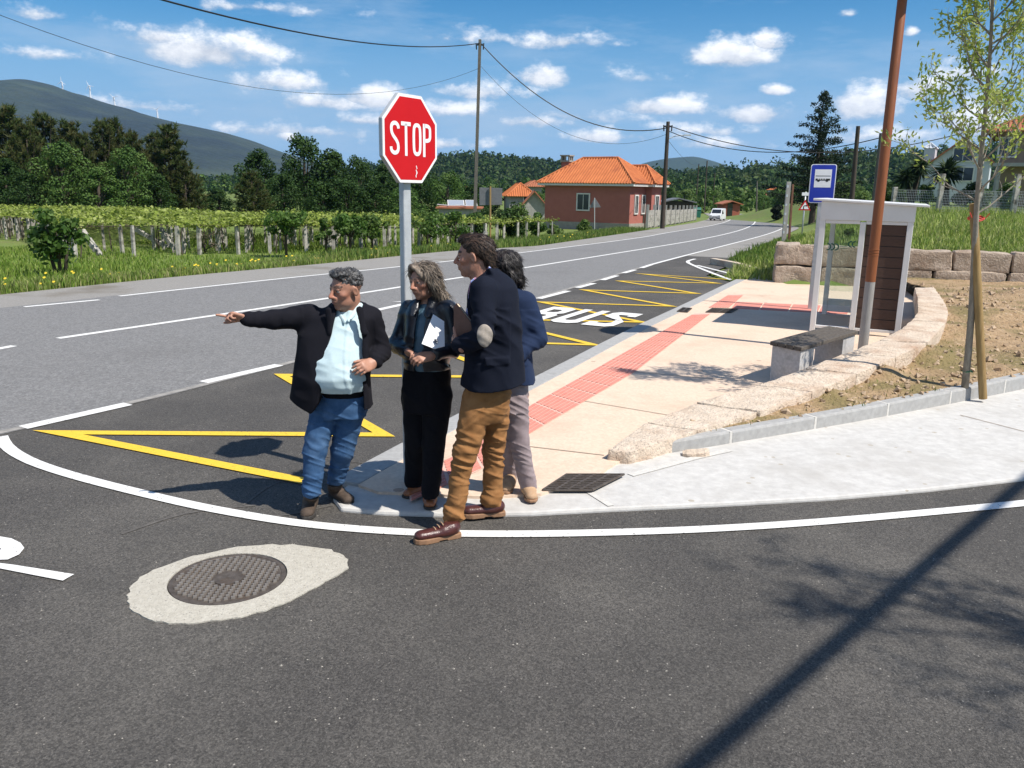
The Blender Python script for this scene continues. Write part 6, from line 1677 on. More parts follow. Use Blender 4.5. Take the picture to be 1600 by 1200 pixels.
# ---------------------------------------------------------------- poles along the road and their wires
def pole(u0, v0, base, r, m, label, steps=False, square=False, kind='utility_pole', lamp_arm=False, caps=True):
    b = np.array(base, float); t = np.array(A(u0, v0, b[1])); t[1] = b[1]
    root = empty(kind, b, label, 'utility pole', 'utility poles along the road'); mb = MB()
    bb = Vector(b) - Vector((0, 0, .3)); tt = Vector(t)
    if square:
        M3 = (tt - bb).to_track_quat('Z', 'Y').to_matrix(); h = (tt - bb).length
        for s in (-1, 1): mb.box((bb + tt) / 2 + M3 @ Vector((s * r * .72, 0, 0)), (r * .55, r * 1.5, h), M3, .82)
        n = int(h / .8)
        for k in range(n + 1): mb.box(bb + (tt - bb) * ((k + .5) / (n + 1)), (r * 1.15, r * 1.2, .28), M3)
    else: mb.tube([bb, tt], [r, r * .72], 10)
    mb.build('pole_shaft', m, root, smooth=not square, auto=40)
    if caps:
        mb = MB(); mb.box(tt - Vector((0, 0, .35)), (r * 2.6, r * 1.2, .12)); 
        for s in (-1, 1): mb.tube([tt + Vector((s * r * 1.5, 0, -.7)), tt + Vector((s * r * 1.7, 0, -.25))], .05, 6)
        mb.build('insulator', M['cable'], root)
    if lamp_arm:
        mb = MB(); q = tt - Vector((0, 0, 1.3)); mb.tube([q, q + Vector((.6, 0, .25)), q + Vector((1.35, -.1, .32))], .035, 6); mb.box(q + Vector((1.5, -.1, .32)), (.55, .2, .1)); mb.build('lamp_arm', M['galv'], root)
    return root, tt
b1 = GT(741, 366); b2 = A(1035, 355, 66); b2[2] = HZ(b2[0], 66)
P1, T1 = pole(750, 62, b1, .17, M['pole_concrete'], 'tall pale concrete utility pole with openings, nearest the stop sign', square=True)
P2, T2 = pole(1044, 190, b2, .19, M['pole_dark'], 'dark utility pole with a lamp arm before the pink house', lamp_arm=True)
far_poles = [(1092, 256, (1086, 334), .15, 'thin dark pole beside the concrete wall'), (1105, 251, (1100, 333), .16, 'taller pole just behind the white van'), (1117, 270, (1113, 331), .13, 'short dark pole beyond the white van'), (1183, 283, (1182, 331), .11, 'pale slim pole far along the road bend')]
TT_ = []
for u, v, bp, r, lb in far_poles:
    bb = GT(*bp); TT_.append(pole(u, v, bb, r, M['pole_dark'] if 'dark' in lb or 'taller' in lb else M['pole_concrete'], lb, caps=False)[1])
b6 = GT(1331, 318); b7 = GT(1366, 322)
b6 = np.array([*A(1331, 316, 48)[:2], HZ(*A(1331, 316, 48)[:2])]); b7 = np.array([*A(1366, 318, 40)[:2], HZ(*A(1366, 318, 40)[:2])])
P6, T6 = pole(1341, 197, b6, .15, M['pole_dark'], 'dark utility pole on the grass bank behind the bus sign', caps=False)
P7, T7 = pole(1377, 208, b7, .12, M['pole_concrete'], 'slim grey pole on the bank half hidden by the lamp post', caps=False)
def wire(name, a, b, sag, r, label):
    a, b = Vector(tuple(map(float, a))), Vector(tuple(map(float, b))); mb = MB()
    mb.tube([a + (b - a) * t - Vector((0, 0, sag * 4 * t * (1 - t))) for t in np.linspace(0, 1, 24)], r, 6); mb.build(name, M['cable'], label=label, cat='cable', group='overhead cables')
wire('overhead_cable', T1 - Vector((0, 0, .25)), A(170, -24, 30), .9, .035, 'thick cable running from the concrete pole to the upper left')
wire('overhead_cable', T1 - Vector((0, 0, 2.0)), A(-60, 0, 34), 2.6, .012, 'thin wire from the concrete pole sagging across the left sky')
wire('overhead_cable', T1 - Vector((-.1, 0, .3)), T2 - Vector((0, 0, .45)), 2.2, .04, 'thick cable sagging between the concrete pole and the dark pole')
wire('overhead_cable', T1 - Vector((-.1, 0, 1.9)), T2 - Vector((0, 0, .9)), 2.6, .014, 'thin wire sagging below the thick cable between two poles')
wire('overhead_cable', T2 - Vector((-.1, 0, .3)), A(1545, 196, 60), 1.9, .035, 'upper cable from the dark pole towards the houses on the right')
wire('overhead_cable', T2 - Vector((-.1, 0, .7)), A(1380, 214, 52), 1.2, .03, 'lower cable from the dark pole towards the bank on the right')
wire('overhead_cable', T2 - Vector((-.1, 0, 1.4)), TT_[0] - Vector((0, 0, .1)), .8, .014, 'thin wire dropping from the dark pole to the poles by the van')

# ---------------------------------------------------------------- road signs seen from behind
def sign_back(kind, bpx, top_v, panel, label, pm, r, rect=True, Yoff=0):
    b = GT(*bpx); Yp = b[1]; root = empty(kind, b, label, 'road sign'); u0 = bpx[0]
    t = A(u0, top_v, Yp); mb = MB(); mb.tube([b, t], r, 8); mb.build('post', pm, root, smooth=True, auto=40)
    P = [Vector(A(u, v, Yp + .12)) for u, v in panel]; mb = MB(); mb.slab(P, Vector((0, -1, 0)), .05); mb.build('panel', M['sign_back'], root, bevel=.01)
    return root
sign_back('road_sign', (766, 379), 291, [(749, 321), (784, 320), (785, 294), (749, 293)], 'grey back of a square road sign on a wooden post', M['stake'], .06)
sign_back('road_sign', (929, 366), 309, [(920, 325), (939, 324), (929.5, 309)], 'grey back of a triangular road sign on a thin post', M['galv'], .035)
# edge-on notched panel on a brown post at the right of the road
def edge_sign():
    b = GT(1227, 384); Yp = b[1]; root = empty('edge_on_sign', b, 'large road sign seen edge on with notched grey frame and rusty post', 'road sign')
    a, t = Vector(A(1225, 384, Yp)), Vector(A(1234, 284, Yp)); d = t - a; s = Vector((.55, .83, 0))
    mb = MB(); M3 = (d).to_track_quat('Z', 'Y').to_matrix()
    mb.box(a + d * .5 + Vector((.0, .12, 0)), (.085, .2, d.length), M3); mb.build('panel', M['grey_steel'], root, bevel=.01)
    mb = MB()
    for k in range(7): mb = MB(); mb.box(a + d * ((k + .5) / 7) + Vector((-.075, .0, 0)), (.07, .08, .11), M3); mb.build('bracket', M['galv'], root)
    a2, t2 = Vector(A(1232, 386, Yp + .1)), Vector(A(1239, 288, Yp + .1)); mb = MB(); mb.box((a2 + t2) / 2 - Vector((0, 0, .1)), (.09, .09, (t2 - a2).length + .2), (t2 - a2).to_track_quat('Z', 'Y').to_matrix()); mb.build('post', M['rust'], root, bevel=.008)
edge_sign()
def bend_sign():
    Yp = 44.0; c = A(1257.5, 323, Yp); zb = HZ(c[0], Yp); root = empty('bend_warning_sign', (c[0], Yp, zb), 'red and white triangular bend warning sign beside the shelter', 'road sign')
    W = plane_map(c, (-.1, -1, 0)); mb = MB(); mb.tube([(c[0], Yp + .05, zb - .2), (c[0], Yp + .05, c[2] + .75)], .04, 8); mb.build('post', M['galv'], root, smooth=True)
    tri = lambda r: [(-r * .866, -r * .5), (r * .866, -r * .5), (0, r)]
    def plate(P, h0, h1, name, m, par):
        k = len(P); mb = MB(); mb.add([W(x, y, h1) for x, y in P] + [W(x, y, h0) for x, y in P], [list(range(k)), list(range(k, 2 * k))[::-1]] + [(i, i + k, (i + 1) % k + k, (i + 1) % k) for i in range(k)]); return mb.build(name, m, par)
    pn = plate(tri(.36), -.02, 0, 'panel', M['sign_red'], root); plate(tri(.24), .001, .006, 'face', M['sign_white'], pn)
    mb = MB(); S = lambda x, y, t: W(x, y, .007 + t); ribbon(mb, S, [(-.06, -.12), (-.06, .0), (-.03, .05), (.07, .05)], .05, .002, 1); mb.add([S(.06, .11, .002), S(.06, -.01, .002), (S(.13, .05, .002))], [(0, 1, 2)]); mb.build('bend_arrow', M['cable'], pn)
    plate([(-.2, .56), (.2, .56), (.2, .72), (-.2, .72)], -.02, 0, 'plate', M['sign_white'], root)
bend_sign()
# ---------------------------------------------------------------- hills
M['moor'] = mat('moorland', (.022, .042, .024), (.070, .086, .046), .009, .95, 1.0, .02, 9, c3=(.014, .024, .022), s3=.0013, th3=(.44, .6), bdist=25)  # c3: dark patches painted in to stand for cloud shadow on the slopes
M['wooded'] = mat('wooded_hill', (.020, .034, .014), (.040, .060, .022), .05, .95)
M['needle'] = mat('foliage', (1, 1, 1), (.8, .85, .75), .8, .6, col=True, trans=.3, spec=.2)
def ridge_hill(name, px, D, depth, m, rough, nx_=160, ny_=26, zb=-3.0, seed=0.0):
    u = np.array([p[0] for p in px], float); v = np.array([p[1] for p in px], float)
    # ridge at distance D along each sighting, smoothed
    uu = np.linspace(u[0], u[-1], nx_); vv = np.interp(uu, u, v); k = np.ones(5) / 5; vv = np.convolve(np.pad(vv, 2, 'edge'), k, 'valid')
    P = np.array([A(a, b, D) for a, b in zip(uu, vv)]); x, z = P[:, 0], P[:, 2]
    t = np.linspace(-1, 1, ny_); X_ = np.repeat(x[:, None], ny_, 1); Y_ = D + t[None] * depth + 0 * X_
    prof_ = np.cos(np.clip(t, -1, 1) * math.pi / 2) ** 1.15
    nz = fbm(X_ / depth * 3 + seed, Y_ / depth * 3, seed, 5)
    Z_ = zb + (z[:, None] - zb) * prof_[None] * (1 + rough * nz * (1 - prof_[None] * .75)) + rough * 26 * nz * (D / 3000) * (1 - prof_[None])
    X_ = X_ * (1 + t[None] * depth / D * .6)
    i = (np.arange(nx_ - 1)[:, None] * ny_ + np.arange(ny_ - 1)[None]).ravel()
    link(name, np_mesh(name, np.c_[X_.ravel(), Y_.ravel(), Z_.ravel()], np.c_[i, i + ny_, i + ny_ + 1, i + 1], m, smooth=True), kind='structure')
    return X_, Y_, Z_
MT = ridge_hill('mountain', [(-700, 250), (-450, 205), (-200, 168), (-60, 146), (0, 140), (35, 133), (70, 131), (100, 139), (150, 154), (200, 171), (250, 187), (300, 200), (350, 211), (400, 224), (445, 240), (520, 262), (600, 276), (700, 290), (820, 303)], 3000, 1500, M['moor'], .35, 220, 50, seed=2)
ridge_hill('far_mountain', [(900, 290), (960, 272), (985, 262), (1010, 253), (1050, 247), (1085, 244.5), (1110, 250), (1140, 261), (1180, 272), (1260, 288)], 4700, 500, M['wooded'], .1, 90, 16, seed=7)
HM = ridge_hill('hill', [(350, 308), (450, 298), (560, 284), (620, 267), (690, 260), (760, 258), (800, 265), (850, 268), (900, 274), (980, 280), (1050, 288), (1110, 279), (1160, 288), (1260, 298)], 900, 330, M['wooded'], .2, 120, 24, seed=4)
HR = ridge_hill('hill', [(985, 306), (1050, 302), (1100, 296), (1150, 287), (1190, 280), (1240, 282), (1290, 260), (1330, 258), (1380, 271), (1420, 262), (1480, 260), (1600, 242), (1750, 230), (1900, 222), (2150, 230), (2500, 260)], 640, 260, M['wooded'], .2, 120, 24, seed=9)

# ---------------------------------------------------------------- foliage
DARKG = [(.034, .070, .016), (.048, .095, .022), (.068, .125, .030), (.025, .054, .013)]
MIDG = [(.065, .13, .026), (.090, .165, .036), (.050, .102, .020), (.125, .20, .05)]
LIGHTG = [(.11, .17, .04), (.14, .21, .055), (.085, .14, .03), (.17, .23, .07)]
PINEG = [(.070, .100, .028), (.095, .118, .036), (.050, .078, .022), (.125, .122, .046), (.078, .084, .030)]
def leaf_cloud(blobs, n_per, size, cols, flat=.35, shell=(.72, 1.05)):
    """leaf-sized faces over and inside a set of clumps"""
    B = np.array(blobs, float); k = len(B) * n_per; b = np.repeat(np.arange(len(B)), n_per)
    d = RNG.normal(0, 1, (k, 3)); d /= np.linalg.norm(d, axis=1)[:, None]
    r = B[b, 3] * RNG.uniform(shell[0], shell[1], k) * (1 + .18 * vnoise(d[:, 0] * 2.2 + b, d[:, 1] * 2.2, d[:, 2] * 2.2))
    p = B[b, :3] + d * r[:, None] * np.array([1, 1, .85])
    nrm = d + RNG.normal(0, .55, (k, 3)); nrm[:, 2] += flat; nrm /= np.linalg.norm(nrm, axis=1)[:, None]
    a = np.cross(nrm, RNG.normal(0, 1, (k, 3))); a /= np.linalg.norm(a, axis=1)[:, None]; c = np.cross(nrm, a)
    s = size * RNG.uniform(.6, 1.35, (k, 1))
    V = np.stack([p - a * s * .5, p + c * s * .32, p + a * s * .5, p - c * s * .32], 1).reshape(-1, 3)
    cols = np.array(cols); bc = cols[RNG.integers(0, len(cols), len(B))]; C = (.5 * bc[b] + .5 * cols[RNG.integers(0, len(cols), k)]) * RNG.uniform(.75, 1.25, (k, 1))
    return V, np.arange(4 * k).reshape(-1, 4), np.repeat(C, 4, 0)
def blob_crown(h, w, z0, n, seed, top=1.0):
    r = np.random.default_rng(seed); out = []
    for k in range(n):
        t = (k + .5) / n; z = z0 + (h - z0) * t; q = w * math.sin(min(max(.12 + t * .86, 0), 1) * math.pi) ** .6
        a = k * 2.4 + r.uniform(-.5, .5); d = q * r.uniform(.35, .8); rad = (.30 + .16 * r.random()) * w * (1.12 - .45 * t)
        out.append((math.cos(a) * d, math.sin(a) * d, z - rad * .3, rad))
    out.append((0, 0, h - .26 * w, .26 * w)); return out
def trunk_mesh(name, h, r, m, limbs, seed):
    rs = random.Random(seed); mb = MB(); mb.tube([(0, 0, -.3), (rs.uniform(-.1, .1), rs.uniform(-.1, .1), h * .5), (0, 0, h)], [r, r * .75, r * .3], 8)
    for b in limbs: mb.tube([(0, 0, h * rs.uniform(.3, .6)), (b[0] * .5, b[1] * .5, (b[2] + h * .45) / 2), (b[0], b[1], b[2])], [r * .45, r * .3, r * .1], 5, False)
    return mb.mesh(name, m, True)
def broadleaf(seed, h, w, cols, n_per=260, size=.34, nb=20, z0=None):
    bl = blob_crown(h, w, h * .16 if z0 is None else z0, nb, seed); V, Fq, C = leaf_cloud(bl, n_per, size, cols)
    return np_mesh('crown', V, Fq, M['needle'], C), trunk_mesh('trunk', h * .8, h * .026 + .06, M['bark_dark'], bl[::3], seed)
def pine(seed, h, w, cols, tufts=620, bl=.55):
    r = np.random.default_rng(seed); P = []; D_ = []; limbs = []
    for k in range(44):
        t = k / 44; z = h * (.10 + .88 * t ** .9); L_ = w * (1.0 - t) ** .75 * r.uniform(.7, 1.1) + .35; a = k * 2.4 + r.uniform(-.4, .4)
        tip = np.array([math.cos(a) * L_, math.sin(a) * L_, z + .35 * L_]); limbs.append(tip)
        for q in range(max(5, int(tufts / 44 * (1.35 - t)))):
            s = r.uniform(.35, 1.05); p = np.array([tip[0] * s, tip[1] * s, z + .35 * L_ * s * s]) + r.normal(0, .20, 3) * (1.2 - .5 * t); P.append(p); D_.append((tip[0] * .25, tip[1] * .25, 1.0))
    P = np.array(P); D_ = np.array(D_); nb = 11; k = len(P) * nb
    p = np.repeat(P, nb, 0); d = np.repeat(D_, nb, 0) + RNG.normal(0, .62, (k, 3)); d /= np.linalg.norm(d, axis=1)[:, None]
    s = np.cross(d, RNG.normal(0, 1, (k, 3))); s /= np.linalg.norm(s, axis=1)[:, None]; l = bl * RNG.uniform(.6, 1.2, (k, 1)); wd = .055
    V = np.stack([p - s * wd, p + s * wd, p + d * l], 1).reshape(-1, 3)
    cols = np.array(cols); tc_ = cols[RNG.integers(0, len(cols), len(P))]; C = np.repeat(np.repeat(tc_, nb, 0) * RNG.uniform(.75, 1.3, (k, 1)), 3, 0)
    return np_mesh('crown', V, np.arange(3 * k).reshape(-1, 3), M['needle'], C), trunk_mesh('trunk', h * .92, h * .016 + .05, M['bark_dark'], limbs[::4], seed)
PROTO = {'b0': broadleaf(1, 10, 4.0, DARKG), 'b1': broadleaf(2, 10, 3.4, DARKG, nb=24), 'b2': broadleaf(3, 10, 4.6, MIDG), 'b3': broadleaf(4, 10, 3.0, MIDG, nb=16),
         'p0': pine(5, 10, 2.4, PINEG, 1150), 'p1': pine(6, 10, 2.0, PINEG, 1150), 'p2': pine(8, 10, 2.9, PINEG, 1300), 'l0': broadleaf(9, 10, 4.2, LIGHTG, nb=18)}
PW = {'b0': 4.0, 'b1': 3.4, 'b2': 4.6, 'b3': 3.0, 'p0': 2.4, 'p1': 2.0, 'p2': 2.9, 'l0': 4.2}
def put_tree(kind, u, vt, Yp, label, wpx=None, name='broadleaf_tree', group=None, spin=None):
    """a tree on the ground at distance Yp whose top is sighted at (u, vt)"""
    x = A(u, vt, Yp)[0]; zb = HZ(x, Yp); h = A(u, vt, Yp)[2] - zb; s = h / 10
    sw = s if wpx is None else (wpx / 2 * Yp / FPX) / PW[kind]
    root = empty(name, (x, Yp, zb), label, 'tree', group); root.rotation_euler.z = random.uniform(0, 6.28) if spin is None else spin; root.scale = (sw, sw, s)
    for me, nm in zip(PROTO[kind], ('crown', 'trunk')):
        o = bpy.data.objects.new(nm, me); COL.objects.link(o); o.parent = root
    return root
G_L = 'trees behind the vineyard on the left'
for k, (u, v, Y_, w, lb) in enumerate([(-45, 182, 84, 70, 'pine at the very edge of the left tree line'), (8, 166, 86, 78, 'tallest olive-brown pine, leftmost of the pines in view'), (38, 192, 82, 60, 'slimmer pine right of the tallest left pine'), (66, 178, 90, 74, 'dense pine with pointed top left of the mountain ridge gap'), (106, 190, 84, 62, 'brownish pine between the tall left pines and the double pine'), (128, 208, 80, 50, 'short dark pine behind the left broadleaf tree'), (158, 190, 86, 58, 'first of the two pines with twin pointed tops'), (176, 186, 88, 50, 'narrow pine behind the second left broadleaf tree'), (206, 206, 84, 60, 'brown bushy pine left of the last two pines'), (240, 208, 90, 56, 'lower pine wedged between the last tall pines'), (262, 196, 85, 66, 'last tall pine of the left group'), (286, 252, 84, 48, 'small pine at the right end of the left group')]):
    put_tree(('p0', 'p1', 'p2')[k % 3], u, v, Y_, lb, w * 1.2, 'pine_tree', G_L)
for k, (u, v, Y_, w, kd, lb) in enumerate([(5, 250, 78, 80, 'b1', 'dark broadleaf tree at the left edge below the pines'), (92, 224, 77, 100, 'b2', 'large fresh green broadleaf tree before the left pines'), (150, 262, 75, 70, 'b3', 'low green tree in front of the twin-topped pines'), (196, 232, 78, 92, 'b2', 'bright green broadleaf tree right of the large left one'), (40, 268, 76, 70, 'b0', 'dark low tree between edge and large green tree'), (246, 272, 80, 60, 'b1', 'dark shrubby tree under the last tall pine'), (340, 296, 95, 60, 'b1', 'low dark tree inside the gap of the tree line'), (330, 305, 120, 70, 'l0', 'pale green tree far back in the gap')]):
    put_tree(kd, u, v, Y_, lb, w, 'broadleaf_tree', G_L)
for k, (u, v, Y_, w, kd, lb) in enumerate([(402, 236, 92, 76, 'b1', 'round dark tree left of the tallest broadleaf tree'), (474, 213, 84, 96, 'b0', 'tallest dark broadleaf tree left of the stop sign'), (520, 236, 86, 80, 'b1', 'dark tree touching the tallest broadleaf tree'), (560, 246, 84, 70, 'b0', 'dark tree just left of the stop sign'), (600, 258, 86, 70, 'b1', 'dark tree hidden behind the stop sign'), (655, 262, 90, 84, 'b0', 'wide dark tree right of the stop sign'), (700, 270, 88, 70, 'b2', 'green tree left of the concrete pole'), (738, 288, 98, 60, 'b1', 'low dark tree behind the concrete pole'), (440, 272, 80, 70, 'b0', 'dark bushy tree beneath the tallest broadleaf tree'), (540, 280, 78, 90, 'b0', 'dark low tree behind the vineyard left of the sign post'), (630, 290, 78, 80, 'b2', 'low tree behind the vineyard at the sign post'), (505, 285, 77, 70, 'b1', 'low dense tree over the middle of the vineyard'), (585, 286, 79, 60, 'b1', 'small dark tree over the vineyard left of the post')]):
    put_tree(kd, u, v, Y_, lb, w, 'broadleaf_tree', 'trees behind the vineyard in the middle')
put_tree('p2', 392, 268, 76, 'short bushy olive pine in front of the round dark tree', 62, 'pine_tree', G_L)
for u, v, Y_, w, kd, lb in [(1070, 296, 190, 60, 'l0', 'pale green tree behind the shed by the road'), (1115, 298, 210, 50, 'l0', 'pale green tree above the white van'), (1160, 301, 200, 46, 'l0', 'pale tree above the red hut'), (1195, 306, 170, 40, 'b2', 'green tree right of the red hut'), (1225, 300, 150, 44, 'b0', 'dark tree at the bend of the road'), (1045, 292, 150, 40, 'b1', 'dark tree behind the second utility pole'), (1320, 285, 110, 90, 'l0', 'pale yellow-green tree behind the bus sign pole'), (1390, 285, 95, 60, 'b0', 'dark tree left of the yucca palms'), (840, 300, 140, 60, 'b2', 'green tree between the left houses and the pink house'), (760, 300, 130, 60, 'b1', 'dark tree behind the square road sign')]:
    put_tree(kd, u, v, Y_, lb, w, 'broadleaf_tree', 'trees along the valley road')

# dark layered conifer on the right
def layered_conifer():
    Yp = 78.0; x = A(1288, 140, Yp)[0]; zb = HZ(x, Yp); h = A(1288, 140, Yp)[2] - zb; root = empty('conifer_tree', (x, Yp, zb), 'tall dark conifer with layered branches behind the bus stop sign', 'tree')
    P = []; r = np.random.default_rng(21); mb = MB(); mb.tube([(x, Yp, zb - .3), (x, Yp, zb + h)], [.32, .03], 8)
    bl = []
    for k in range(72):
        t = k / 72; z = zb + h * (.14 + .85 * t); L_ = (4.5 * (1 - t) ** .85 + .2) * r.uniform(.6, 1.15); a = k * 2.4 + r.uniform(-.5, .5)
        mb.tube([(x, Yp, z), (x + math.cos(a) * L_, Yp + math.sin(a) * L_, z + .1 * L_)], [.06 * (1 - t) + .015, .01], 5, False)
        n = max(2, int(L_ / .42))
        for q in range(n): s = (q + .8) / n; bl.append((x + math.cos(a) * L_ * s, Yp + math.sin(a) * L_ * s, z + .1 * L_ * s - .08, .34 * (1.1 - .4 * s) + .08))
    V, Fq, C = leaf_cloud(bl, 46, .17, [(.014, .028, .012), (.020, .038, .015), (.028, .046, .018)], .2, (.3, 1.1))
    mb.build('trunk', M['bark_dark'], root); link('crown', np_mesh('crown', V, Fq, M['needle'], C), root)
layered_conifer()

# far woods that read as one mass: on the hills and across the valley floor
def wood(name, pts, hs, cols, per, size, label):
    k = len(pts); blobs = []
    for (x, y, z), h in zip(pts, hs):
        w = h * RNG.uniform(.24, .36)
        blobs += [(x, y, z + h * .82, w * .62), (x + RNG.normal(0, w * .3), y + RNG.normal(0, w * .3), z + h * .58, w * .85), (x + RNG.normal(0, w * .4), y - w * .2, z + h * .32, w)]
    V, Fq, C = leaf_cloud(blobs, per, size, cols, .2, (.55, 1.05)); tag(link(name, np_mesh(name, V, Fq, M['needle'], C), kind='stuff'), label, 'woodland')
def on_hill(Hl, n, t0, t1):
    X_, Y_, Z_ = Hl; i = RNG.integers(0, X_.shape[0] - 1, n); j = RNG.integers(int(t0 * X_.shape[1]), int(t1 * X_.shape[1]), n); f, g = RNG.random(n), RNG.random(n)
    L_ = lambda T: T[i, j] * (1 - f) * (1 - g) + T[i + 1, j] * f * (1 - g) + T[i, j + 1] * (1 - f) * g + T[i + 1, j + 1] * f * g
    return np.c_[L_(X_), L_(Y_), L_(Z_) - 1.0]
p = on_hill(HR, 2300, .02, .54); p = p[(np.abs(p[:, 0] - p[:, 1] * .45) < p[:, 1] * .52)]
wood('hill_wood', p, RNG.uniform(9, 15, len(p)) * np.where(RNG.random(len(p)) < .12, 1.3, 1), DARKG + PINEG[:2], 16, 2.3, 'dark wooded hillside behind the road on the right')
p = on_hill(HM, 1900, .02, .54)
wood('hill_wood', p, RNG.uniform(9, 16, len(p)), DARKG + PINEG[:3], 13, 2.8, 'dark wooded hill behind the pink house')
def valley(n, y0, y1, tan0, tan1):
    y = RNG.uniform(y0, y1, n); x = y * RNG.uniform(tan0, tan1, n); z = np.array([HZ(a, b) for a, b in zip(x, y)]); return np.c_[x, y, z]
p = np.r_[valley(330, 230, 560, -.75, .12), valley(160, 260, 460, .12, .8)]
p = p[~((p[:, 0] / p[:, 1] > -.40) & (p[:, 0] / p[:, 1] < -.30) & (p[:, 1] < 330))]
wood('valley_wood', p, RNG.uniform(5, 10, len(p)), MIDG + LIGHTG[:2] + DARKG, 40, 1.5, 'mixed trees and hedges across the far valley floor')
p = valley(150, 170, 300, .17, .42)
wood('valley_hedge', p, RNG.uniform(2.5, 6, len(p)), LIGHTG + MIDG, 40, .9, 'light green hedges beyond the bend of the road')

# ---------------------------------------------------------------- wind turbines on the ridge
M['turbine'] = mat('turbine_white', (.78, .79, .8), None, rough=.5)
for k, (u, vb, vt, lb) in enumerate([(99, 147, 127, 'white wind turbine nearest the summit of the mountain'), (142, 155, 133, 'second wind turbine from the mountain summit'), (180, 170, 151, 'third wind turbine down the mountain ridge'), (247, 189, 170, 'lowest wind turbine on the right slope of the ridge')]):
    Yp = 2930.0; b = np.array(A(u, vb + 2, Yp)); t = A(u, vt + 2, Yp); h = t[2] - b[2]; root = empty('wind_turbine', b, lb, 'wind turbine', 'wind turbines on the mountain ridge')
    mb = MB(); mb.tube([b - (0, 0, 20), (b[0], b[1], b[2] + h)], [3.4, 2.2], 10); mb.build('tower', M['turbine'], root)
    mb = MB(); mb.box((b[0], b[1] - 1.5, b[2] + h + 1.2), (3, 8, 3)); mb.build('nacelle', M['turbine'], root)
    for j in range(3):
        a = R(90 + 120 * j + k * 23); mb = MB(); d = Vector((math.cos(a), 0, math.sin(a))); o_ = Vector((b[0], b[1] - 6, b[2] + h + 1.2)); mb.tube([o_, o_ + d * 6, o_ + d * 17], [.8, 1.0, .3], 6); mb.build('blade', M['turbine'], root)

# ---------------------------------------------------------------- grass
def pick_left(s0, s1, n, y0, y1, dens=None):
    def f(_):
        o = []
        P = resample(SH_L, .5); T = np.gradient(P, axis=0); T /= np.linalg.norm(T, axis=1)[:, None]
        ok = (P[:, 1] > y0) & (P[:, 1] < y1); P, T = P[ok], T[ok]
        w = 1 / np.maximum(P[:, 1], 10) ** .6; i = RNG.choice(len(P), n, p=w / w.sum()); s = s0 + (s1 - s0) * RNG.random(n)
        q = P[i] + np.c_[-T[i, 1], T[i, 0]] * s[:, None] + T[i] * RNG.uniform(-.4, .4, (n, 1)); return q[:, 0], q[:, 1]
    return f
Hf = lambda x, y: H(x, y) - .01
def grass(name, n, pick, h0, h1, w, cols, label, bend=.5):
    V, F3, C = blades(n, pick, h0, h1, w, Hf, cols, bend); tag(link(name, np_mesh(name, V, F3, M['blade'], C), kind='stuff'), label, 'grass')
grass('grass', 1, pick_left(.0, 24.0, 110000, 4, 62), .10, .26, .030, [(.16, .25, .035), (.21, .30, .05), (.13, .21, .03), (.27, .32, .08)], 'mown green grass between the road and the vineyard', .6)
grass('tall_grass', 1, pick_left(.0, 3.0, 34000, 8, 34), .08, .26, .020, [(.18, .26, .05), (.26, .31, .08), (.36, .34, .15), (.14, .20, .04)], 'taller seeding grass along the road shoulder', .5)
grass('tall_grass', 1, pick_left(.0, 3.4, 26000, 26, 62), .16, .42, .028, [(.12, .20, .035), (.17, .25, .05), (.26, .28, .09), (.09, .16, .03)], 'rank high grass before the pink house and pole', .4)
def pick_bank(n_):
    def f(_):
        y = 17.8 + 40 * RNG.random(n_ * 3) ** 1.5; x = np.interp(y, _RE[:, 1], _RE[:, 0]) + .25 + RNG.random(n_ * 3) ** 1.2 * (9 + .55 * (y - 16)); yw = 19.8 - .27 * (x - 6.3)
        k = (y > yw + .35) & (np.abs(x / y) < .75); return x[k][:n_], y[k][:n_]
    return f
grass('grass', 1, pick_bank(52000), .10, .34, .026, [(.27, .34, .07), (.34, .39, .10), (.19, .27, .05), (.42, .42, .17)], 'long green grass on the bank above the retaining wall', .6)
def pick_kerb(_):
    n = 7000; t = RNG.random(n); a = GP(1126, 412)[:2]; b = GP(1215, 378)[:2]; c = GP(1212, 432)[:2]; d = RNG.random(n) ** .8
    q = a + (b - a) * t[:, None]; e = np.array(c) - np.array(a); q = q + e * (d * (1 - t * .2))[:, None]; return q[:, 0], q[:, 1]
V, F3, C = blades(1, pick_kerb, .08, .4, .025, lambda x, y: np.maximum(H(x, y), prof(y)) - .01, [(.12, .2, .03), (.18, .25, .05), (.08, .15, .025)], .5); tag(link('grass', np_mesh('grass', V, F3, M['blade'], C), kind='stuff'), 'grass wedge between the bay kerb and the granite wall', 'grass')
# yellow and white wild flowers in the verge: too many to count
fx, fy = pick_left(.2, 5, 260, 10, 50)(0); fz = H(fx, fy) + RNG.uniform(.12, .3, len(fx)); mb = MB()
for a, b, c in zip(fx, fy, fz): mb.add([(a + .035 * math.cos(t), b + .035 * math.sin(t) * .6, c + .02 * math.sin(t)) for t in (0, 1.26, 2.5, 3.8, 5)], [(0, 1, 2, 3, 4)])
mb.build('wildflowers', mat('yellow_petal', (.65, .48, .03), None, rough=.6), kind='stuff', label='tiny yellow wild flowers dotted through the verge', cat='flowers')

